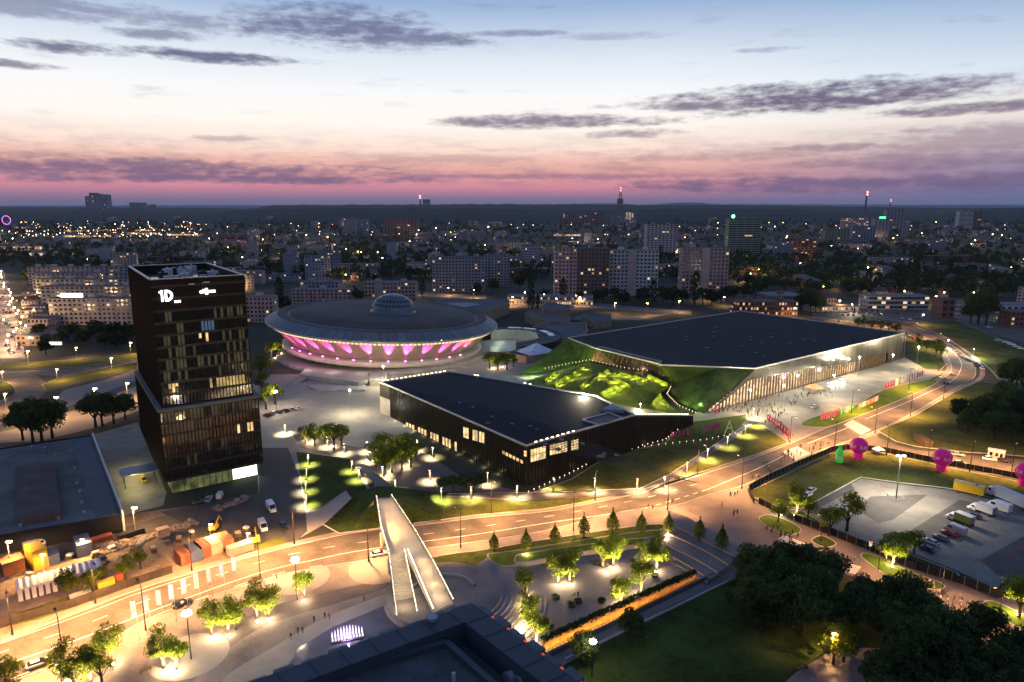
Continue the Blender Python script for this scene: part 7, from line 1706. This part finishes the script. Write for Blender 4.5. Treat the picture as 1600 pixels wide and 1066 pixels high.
apartment('apartment_block', 'brown block with a lit window column right of the office slab', 1226, 1274, 404, 34, 18, W['brick'], 9, 8, 'dark', .16, False)
for i, (x0, x1, yb, h) in enumerate(((136, 143, 338, 175), (143, 153, 338, 205), (153, 160, 338, 195), (160, 171, 338, 190), (204, 226, 338, 120), (225, 240, 336, 110))): apartment('apartment_tower', 'high-rise on the left horizon, %s from the left' % ordw(i), x0, x1, yb, h, 60, W['blue_grey'], 16, 5, 'dark', .08, False, None, 'high-rises on the left horizon', roofbox=False)
for i, (x0, x1, yb, h, w) in enumerate(((530, 556, 368, 52, 'blue_grey'), (556, 575, 366, 48, 'grey'), (600, 652, 370, 54, 'brown'), (880, 900, 352, 60, 'brown'), (905, 944, 350, 55, 'brown'), (955, 975, 354, 50, 'blue_grey'), (815, 843, 420, 34, 'grey'), (845, 882, 405, 22, 'green'), (760, 800, 395, 20, 'blue_grey'))): apartment('apartment_block', 'dim distant slab block in the middle of the town, %s from the left' % ordw(i), x0, x1, yb, h, 18, W[w], 9, 10, 'dark', .08, False, None, 'dim distant slabs')
# three-storey lit buildings near the black roof
apartment('school', 'long three-storey school with orange lit floors behind the black roof', 1150, 1246, 494, 12, 16, W['brick'], 3, 22, 'dark', .45, False, strip=False)
apartment('school_wing', 'low wing with pale roof beside the orange lit school', 1200, 1256, 480, 10, 30, W['brown'], 2, 12, 'grey', .1, False)
apartment('office_block', 'pale two-storey block with lit bands at the right', 1356, 1450, 484, 12, 18, W['cream'], 3, 14, 'grey', .3, False, strip=True)
apartment('brick_house', 'orange-brown windowless block beside the great tree', 1470, 1490, 497, 15, 14, W['brick'], 3, 2, 'dark', 0, False, roofbox=False)
apartment('pale_house', 'blue-white balcony house right of the windowless block', 1490, 1500, 497, 14, 14, W['white'], 4, 3, 'dark', .05, True, roofbox=False)
apartment('pink_shop', 'pink floodlit shop front behind the car park', 1283, 1306, 484, 10, 14, pink_wall, 2, 5, 'dark', .05, False, roofbox=False)
apartment('shop_row', 'low shop with a row of white lights behind the car park', 1264, 1345, 487, 4.5, 12, W['pink'], 1, 20, 'dark', .55, False, roofbox=False)
apartment('brick_house', 'dark red house with lit windows at the right edge', 1578, 1640, 510, 11, 14, W['brick'], 3, 9, 'dark', .08, False, roofbox=False)
apartment('pale_house', 'pale blue low shed at the right edge', 1562, 1640, 490, 7, 20, W['white'], 1, 8, 'grey', .05, False, roofbox=False)
apartment('lit_house', 'yellow-lit low house before the red house', 1560, 1580, 505, 5, 10, W['cream'], 2, 4, 'dark', .6, False, roofbox=False)
apartment('arcade', 'long low lit arcade building behind the tan halls', 792, 926, 477, 8, 14, W['cream'], 2, 36, 'grey', .22, False, roofbox=False, yaw=-.12)
apartment('blue_pavilion', 'dark blue pavilion with a white light band left of the tower', 66, 100, 536, 7, 14, bluep, 1, 4, 'dark', 0, False, roofbox=False)
q = P(82, 533, 5); t = thing('light_band', 'white glowing sign band on the dark blue pavilion', 'sign', P(81, 536.5, 5)); m = MB(); m.box((0, -.6, 0), (13, .3, 1.8)); m.build('band', em('cool_sign', (.85, .9, 1), 3), t)
c = P(105, 530); t = thing('glass_pyramid', 'dark blue pyramid roof beside the white light band', 'roof', c); m = MB(); m.add([(-9, -8, 3), (9, -8, 3), (9, 8, 3), (-9, 8, 3), (0, 0, 9.5)], [(0, 1, 4), (1, 2, 4), (2, 3, 4), (3, 0, 4)]); m.prism([(-9, -8), (9, -8), (9, 8), (-9, 8)], 0, 3); m.build('roof', bluep, t)
# shops along the boulevard
for i in range(14):
    x = 26 + rc.uniform(-4, 26); y = 430 + i * 8.5; apartment('shop', 'low shop beside the bright boulevard, %s from the far end' % ordw(i), x, x + 16 + i * 1.6, y, rc.uniform(4, 8), 12, W[rc.choice(['pink', 'brown', 'grey'])], 2, 5, 'dark', .3, False, None, 'shops along the boulevard', roofbox=False)
# ---- house and block prototypes for the rest of the town
def house_proto(L_, Wd, h, rh, wall, roof, lit):
    with proto_mode():
        t = thing('house', 'h', 'house'); m = MB(); m.prism([(-L_ / 2, -Wd / 2), (L_ / 2, -Wd / 2), (L_ / 2, Wd / 2), (-L_ / 2, Wd / 2)], 0, h); 
        m.build('walls', wall, t); m = MB(); a = L_ / 2 + .4; b = Wd / 2 + .4; r = L_ / 2 - Wd * .3
        m.add([(-a, -b, h), (a, -b, h), (a, b, h), (-a, b, h), (-r, 0, h + rh), (r, 0, h + rh)], [(0, 1, 5, 4), (2, 3, 4, 5), (1, 2, 5), (3, 0, 4)]); rf = m.build('roof', roof, t)
        m = MB(); m.box((r * .5, Wd * .15, h + rh * .9), (.8, .8, 2)); m.build('chimney', W['brick'], rf)
        md = MB(); ml = MB(); nb = max(2, int(L_ / 3)); nf = max(1, int(h / 3))
        for s in (-1, 1):
            for f in range(nf):
                for k in range(nb):
                    x = -L_ / 2 + L_ * (k + .5) / nb; z = 3 * f + 1.7; y = s * (Wd / 2 + .05); q = ml if rc.random() < lit else md; pts = [(x - .6, y, z - .7), (x + .6, y, z - .7), (x + .6, y, z + .7), (x - .6, y, z + .7)]; q.poly(pts if s < 0 else pts[::-1], rc.randrange(3) if q is ml else 0)
        md.build('windows', wdark, t, kind='stuff')
        if ml.v: ml.build('lit_windows', wl, t, kind='stuff')
    return t
def block_proto(L_, Wd, h, wall, roof, lit):
    with proto_mode():
        t = thing('town_block', 'b', 'building'); m = MB(); m.box((0, 0, h / 2), (L_, Wd, h)); m.build('walls', wall, t); m = MB(); m.box((0, 0, h + .1), (L_ + .4, Wd + .4, .4)); m.build('roof', roof, t)
        md = MB(); ml = MB(); nb = int(L_ / 3.4); nf = max(1, int(h / 3))
        for s in (-1, 1):
            for f in range(nf):
                for k in range(nb):
                    x = -L_ / 2 + L_ * (k + .5) / nb; z = h / nf * (f + .55); y = s * (Wd / 2 + .05); q = ml if rc.random() < lit else md; pts = [(x - .8, y, z - .75), (x + .8, y, z - .75), (x + .8, y, z + .75), (x - .8, y, z + .75)]; q.poly(pts if s < 0 else pts[::-1], rc.randrange(3) if q is ml else 0)
        md.build('windows', wdark, t, kind='stuff')
        if ml.v: ml.build('lit_windows', wl, t, kind='stuff')
    return t
HP = [house_proto(*a) for a in ((12, 9, 6, 3.5, W['cream'], roofc['red'], .12), (14, 10, 6, 4, W['pink'], roofc['brown'], .1), (18, 11, 9, 4, W['grey'], roofc['dark'], .1), (11, 9, 6, 4, W['brown'], roofc['red'], .18), (22, 12, 9, 4.5, W['white'], roofc['brown'], .08), (16, 10, 6, 3.5, W['brick'], roofc['dark'], .12))]
for p_, k_ in zip(HP, ('red-roofed cream', 'brown-roofed pink', 'dark-roofed grey', 'red-roofed brown', 'long white-walled', 'dark-roofed brick')): p_['look'] = k_
BP = [block_proto(*a) for a in ((48, 12, 15, W['grey'], roofc['dark'], .09), (60, 12, 15, W['pink'], roofc['grey'], .08), (36, 14, 18, W['cream'], roofc['dark'], .1), (70, 13, 12, W['brick'], roofc['dark'], .07), (45, 20, 9, W['blue_grey'], roofc['grey'], .05), (30, 16, 30, W['blue_grey'], roofc['dark'], .08))]
for p_, k_ in zip(BP, ('long grey flat-roofed', 'long pink flat-roofed', 'cream flat-roofed', 'very long brick', 'low bluish', 'tall bluish')): p_['look'] = k_
keep_out = [[(40, 440), (330, 440), (440, 520), (440, 640), (-50, 640), (-50, 540)], [(380, 440), (940, 440), (1260, 480), (1640, 470), (1640, 700), (380, 700)], [(660, 440), (815, 440), (815, 470), (660, 470)], [(855, 440), (1150, 440), (1150, 475), (855, 475)], [(1140, 460), (1640, 470), (1640, 520), (1140, 520)], [(-60, 420), (34, 420), (60, 520), (60, 600), (-60, 600)]]
spots = []
def free(x, y, d):
    if any(inside(x, y, k) for k in keep_out): return False
    q = P(x, y); return all((q - s).length > d for s in spots[-400:])
nh = 0; nb_ = 0; tries = 0
while (nh < 285 or nb_ < 150) and tries < 30000:
    tries += 1; y = 338 + 150 * rc.random() ** 1.25; x = rc.uniform(-60, 1660)
    big = rc.random() < (.45 if x < 850 else .22)
    if big and nb_ >= 150 or (not big and nh >= 285): continue
    if not free(x, y, 34 if big else 19): continue
    q = P(x, y); spots.append(q); az = math.atan2(q.x, q.y)
    o = put(rc.choice(BP if big else HP), q, -az * .6 + rc.choice((0, .25, -.3, 1.57, .1)) + rc.uniform(-.1, .1), 1 if q.y < 2500 else 1.25)
    if big: nb_ += 1; o['label'] = 'dim flat-roofed block among the trees of the wide town'; o['group'] = 'flat-roofed blocks of the wide town'
    else: nh += 1; o['label'] = 'dim hip-roofed house among the trees of the wide town'; o['group'] = 'hip-roofed houses of the wide town'
# ---- trees of the town
nt_ = 0; tries = 0; tsp = []
while nt_ < 105 and tries < 30000:
    tries += 1; y = 392 + 96 * rc.random() ** .9; x = rc.uniform(-30, 1630)
    ok = free(x, y, 9) or (inside(x, y, [(855, 440), (1150, 440), (1150, 478), (1000, 482), (855, 470)]) and rc.random() < .8)
    if inside(x, y, [(380, 478), (1640, 478), (1640, 600), (380, 600)]) or not ok: continue
    q = P(x, y)
    if any((q - s).length < 5 for s in tsp): continue
    tsp.append(q); nt_ += 1
    o = put(rc.choice(T_far[:3] if rc.random() < .85 else T_far[3:]), q, rc.uniform(0, 6.28), rc.uniform(.8, 1.35)); o['look'] = 'dark leafy'; o['label'] = 'x'; o['group'] = 'trees of the wide town'
tv = trees(T_far[:3], [(110 + i * 17 + rc.uniform(-5, 5), 548 + rc.uniform(-14, 6), rc.uniform(.8, 1.2)) for i in range(-3, 7)] + [(120, 530, 1), (150, 526, 1.1), (180, 534, 1.1), (200, 530, 1), (165, 545, 1)], 'dark tree behind the avenue verge left of the tower, {n} from the left', 'trees behind the avenue verge')
trees(T_far, [(960, 474, 1.3), (975, 478, 1.2), (1005, 476, 1.4), (1020, 480, 1.3), (1036, 474, 1.4), (1050, 478, 1.5), (1066, 474, 1.3), (1085, 478, 1.5), (1098, 474, 1.3), (1112, 478, 1.3), (1126, 474, 1.2), (880, 474, 1.1), (905, 476, 1.0), (930, 474, 1.1), (850, 470, 1), (830, 462, 1.2), (812, 455, 1.4), (745, 462, 1.1), (770, 458, 1.3), (660, 465, 1), (560, 478, 1.2), (553, 470, 1.2), (445, 490, 1.3), (438, 478, 1.3), (1146, 472, 1.3), (1165, 466, 1.4)], 'dark tall tree at the foot of the towers behind the arenas, {n} from the left', 'trees at the foot of the towers')
m = MB(); 
for i in range(8200):
    y = 334 + 140 * rc.random() ** 1.05; x = rc.uniform(-200, 1800)
    if any(inside(x, y, k) for k in keep_out): continue
    q = P(x, y); r = rc.uniform(3.5, 6.5) * (1 if q.y < 2000 else 1.7); h = r * rc.uniform(1.3, 2.1)
    for k in range(16 if q.y < 1500 else 9):
        d = Vector((rc.gauss(0, 1), rc.gauss(0, 1), rc.gauss(0, 1))).normalized() * r * rc.random() ** .35; leafquad(m, q + Vector((d.x, d.y, h + d.z * .9)), r * .36, rc)
o = struct('woodland', 'dark tree masses between the houses of the wide town', m, leaf_far); o['kind'] = 'stuff'
# ---- lamps of the town
def far_lamp(col, r, st, nm):
    with proto_mode():
        t = thing('street_lamp', 'l', 'street lamp'); m = MB(); m.tube((0, 0, 0), (0, 0, 8), .15, .1, 4); m.build('pole', metal_dark, t); m = MB(); m.ball((0, 0, 8.2), r, 6, 4); m.build('lamp_head', em(nm, col, st), t)
    return t
FL = [far_lamp((1, .58, .22), .55, 40, 'far_sodium'), far_lamp((1, .82, .55), .5, 40, 'far_warm'), far_lamp((1, .95, .85), .5, 36, 'far_white'), far_lamp((1, .58, .22), .9, 45, 'far_sodium2')]
n = 0
while n < 165:
    y = 336 + 135 * rc.random() ** 1.6; x = rc.uniform(-20, 1620)
    if any(inside(x, y, k) for k in keep_out): continue
    q = P(x, y); pr = rc.choice([FL[0], FL[0], FL[0], FL[1]]) if q.y < 1600 else rc.choice([FL[3], FL[3], FL[3], FL[1]])
    o = put(pr, q, 0, rc.uniform(.85, 1.2) * (1 if q.y < 2500 else 1.4)); o['look'] = 'glowing street'; o['label'] = 'x'; o['group'] = 'street lamps of the wide town'; n += 1
    if n % 5 < 4 and q.y < 2600: light(o, (0, -1, 7), 12000 if q.y < 1300 else 30000, (1, .56, .22))
m = MB(); ml2 = [em('far_glow_warm', (1, .70, .40), 14), em('far_glow_orange', (1, .48, .17), 14)]
for i in range(430):
    z = rc.random(); x = rc.uniform(0, 1600); y = 332 + 45 * rc.random() ** 1.5
    if rc.random() < .45: x = rc.uniform(20, 315); y = rc.choice([rc.uniform(356, 376), rc.uniform(340, 376)])
    q = P(x, y); r = rc.uniform(.35, .8) * (1 + q.y / 3500); m.ball((q.x, q.y, rc.uniform(6, 14)), r, 4, 3, i % 2)
o = struct('distant_lamps', 'countless tiny lamps of the distant town', m, ml2); o['kind'] = 'stuff'
for i, (x0, x1, y, h) in enumerate(((95, 180, 372, 9), (100, 160, 363, 9), (198, 262, 367, 8), (20, 66, 392, 10), (14, 36, 358, 9), (40, 68, 402, 9), (205, 236, 362, 7), (262, 312, 369, 7), (866, 910, 370, 8))):
    t = apartment('shopping_hall', 'far brightly lit long shopping hall, %s listed from the left' % ordw(i), x0, x1, y, h, 40, W['white'], 1, 14, 'dark', .9, False, None, 'lit shopping halls at the left', roofbox=False, strip=True)
for o in [o for o in S.objects if o.name.startswith('shopping_hall')]: pass
ordinals([o for o in S.objects if o.name.startswith('shopping_hall')], 'brightly lit long shopping hall in the far town, {n} from the left', 'lit shopping halls of the far town')
# boulevard lamps and traffic
o = []
for i in range(26):
    y = 425 + i * 5.2; w = (y - 405) * .16; o.append(put(FL[rc.choice((0, 0, 1))], P(-4 + i * 1.6 + rc.uniform(-w, w), y), 0, 1.1))
    if i % 2: light(o[-1], (0, -1, 7.5), 26000, (1, .60, .30))
ordinals(o, 'bright lamp along the boulevard at the left edge, {n} from the left', 'boulevard lamps')
o = []
for i in range(34):
    y = 440 + rc.random() * 115; x = -10 + (y - 440) * .3 + rc.uniform(-10, 18); o.append(put(CARS[rc.choice(list(CARS))], P(x, y, .03), 1.9))
ordinals(o, 'car on the bright boulevard at the left edge, {n} from the left', 'cars on the boulevard')
# towers and chimneys on the horizon
def mast(px, ytop, D, r, label, red=True, base=60):
    x = (px - 800) / FOC * D * 1.0; z1 = HT(px, ytop, D); q0 = PX((x, D, 60)); x *= (px - 800) / (q0[0] - 800) if abs(q0[0] - 800) > 2 else 1
    t = thing('chimney', label, 'chimney', (x, D, 0)); m = MB(); m.tube((0, 0, 0), (0, 0, z1), r, r * .6, 10); m.build('shaft', pm('chimney_concrete', (.12, .10, .11), .8), t)
    for f in ((.99, .9) if red else (.99,)): m = MB(); m.ball((0, -r, z1 * f), r * .8, 6, 4); m.build('beacon', em('red_beacon', (1, .14, .12), 10), t)
mast(1352, 300, 5200, 9, 'tall dark chimney with red beacons on the right horizon'); mast(657, 306, 5600, 8, 'slim chimney with red lights left of the middle of the horizon'); mast(1390, 312, 5400, 4, 'small thin chimney right of the tall dark chimney')
t = thing('tv_tower', 'lattice tower with red lights in the middle of the horizon', 'tower', (885, 5700, 0)); z1 = HT(965, 294, 5700); zb = HT(965, 312, 5700)
m = MB()
for s in ((-1, -1), (1, -1), (1, 1), (-1, 1)): m.tube((s[0] * 22, s[1] * 22, 0), (s[0] * 3, s[1] * 3, z1), 4, 1.5, 5)
for k in range(8): z_ = z1 * k / 8; w_ = 22 - 19 * k / 8; m.tube((-w_, -w_, z_), (w_, -w_, z_ + 12), 1.5); m.tube((w_, -w_, z_), (-w_, -w_, z_ + 12), 1.5)
m.build('lattice', pm('chimney_concrete', (.12, .10, .11)), t)
m = MB(); m.box((0, 0, zb - 14), (46, 30, 40)); m.build('base_building', W['brick'], t)
for f in (z1, z1 - 20, zb): m = MB(); m.ball((0, -10, f), 5.5, 6, 4); m.build('beacon', em('red_beacon', (1, .14, .12), 10), t)
apartment('power_house', 'low square works building beside the slim chimney', 661, 672, 334, 168, 60, W['blue_grey'], 3, 3, 'dark', 0, False, roofbox=False)
apartment('stadium', 'long pale glowing roof near the left horizon', 322, 398, 334, 50, 200, W['blue_grey'], 1, 10, 'grey', 0, False, roofbox=False)
t = thing('ferris_wheel', 'small ferris wheel glowing magenta and blue at the far left', 'ferris wheel', P(11, 352)); z_ = 24
m = MB(); 
for i in range(20): a = i * .314; m.tube((20 * math.cos(a), 0, z_ + 20 * math.sin(a)), (20 * math.cos(a + .314), 0, z_ + 20 * math.sin(a + .314)), 1.6, n=5, mi=0 if i % 10 < 5 else 1)
m.build('wheel', [em('wheel_pink', (1, .1, .45), 2.5), em('wheel_blue', (.25, .2, 1), 2.5)], t)
m = MB(); m.tube((-10, 3, 0), (0, 3, z_), 1); m.tube((10, 3, 0), (0, 3, z_), 1); m.build('support', metal_grey, t)
# spill light on a few facades, from lamps that stand before them
for (x, y, pw) in ((1180, 430, 9000), (1200, 446, 8000), (1262, 445, 9000), (1308, 452, 9000), (1358, 455, 9000), (1412, 468, 9000), (1474, 470, 9000), (1546, 455, 8000), (650, 462, 6000), (1060, 400, 12000), (1030, 395, 9000), (560, 400, 9000), (500, 425, 8000), (50, 440, 9000), (60, 470, 9000), (55, 500, 9000), (1520, 470, 6000), (1340, 395, 12000), (1250, 420, 9000), (820, 470, 5000), (850, 474, 5000), (900, 476, 5000)):
    q = P(x, y); o = put(FL[0], q, 0, 1, 'orange lamp shining on a facade in the town', 'facade-side lamps in the town'); light(o, (0, -1, 7.5), pw, (1, .58, .24))
ordinals([o for o in S.objects if o.get('group') == 'facade-side lamps in the town'], 'orange lamp lighting a wall in the wide town, {n} from the left')

# ---- every house, block, tree and lamp of the wide town gets its own label from where it stands
MARKS = [(0, 'bright boulevard'), (130, 'housing slabs'), (290, 'black tower'), (430, 'pink block'), (610, 'glass dome'), (730, 'dark slab'), (905, 'twin tower'), (990, 'white tower'), (1100, 'pink tower'), (1165, 'green slab'), (1265, 'brick block'), (1350, 'blue office'), (1430, 'pale office'), (1530, 'great tree'), (1620, 'right edge')]
KIND = {'hip-roofed houses of the wide town': 'house', 'flat-roofed blocks of the wide town': 'block', 'trees of the wide town': 'tree', 'street lamps of the wide town': 'lamp'}
cells = collections.defaultdict(list)
for o in S.objects:
    g = o.get('group')
    if g in KIND and o.parent is None:
        x, y = PX(o.location); d = o.location.y
        band = 'close behind' if d < 750 else 'some way beyond' if d < 1150 else 'far beyond' if d < 2000 else 'on the skyline beyond'
        mk = min(MARKS, key=lambda k: abs(k[0] - x))[1]; look = o.get('look', ''); cells[(g, band, mk, look)].append((x, o))
for (g, band, mk, look), l in cells.items():
    for i, (x, o) in enumerate(sorted(l, key=lambda t: t[0])):
        o['label'] = '%s %s %s the %s, %s from the left' % (look, KIND[g], band, mk, ordw(i))
for o in S.objects:
    if 'look' in o: del o['look']
for o in list(PROTO.objects): bpy.data.objects.remove(o)
bpy.data.collections.remove(PROTO)
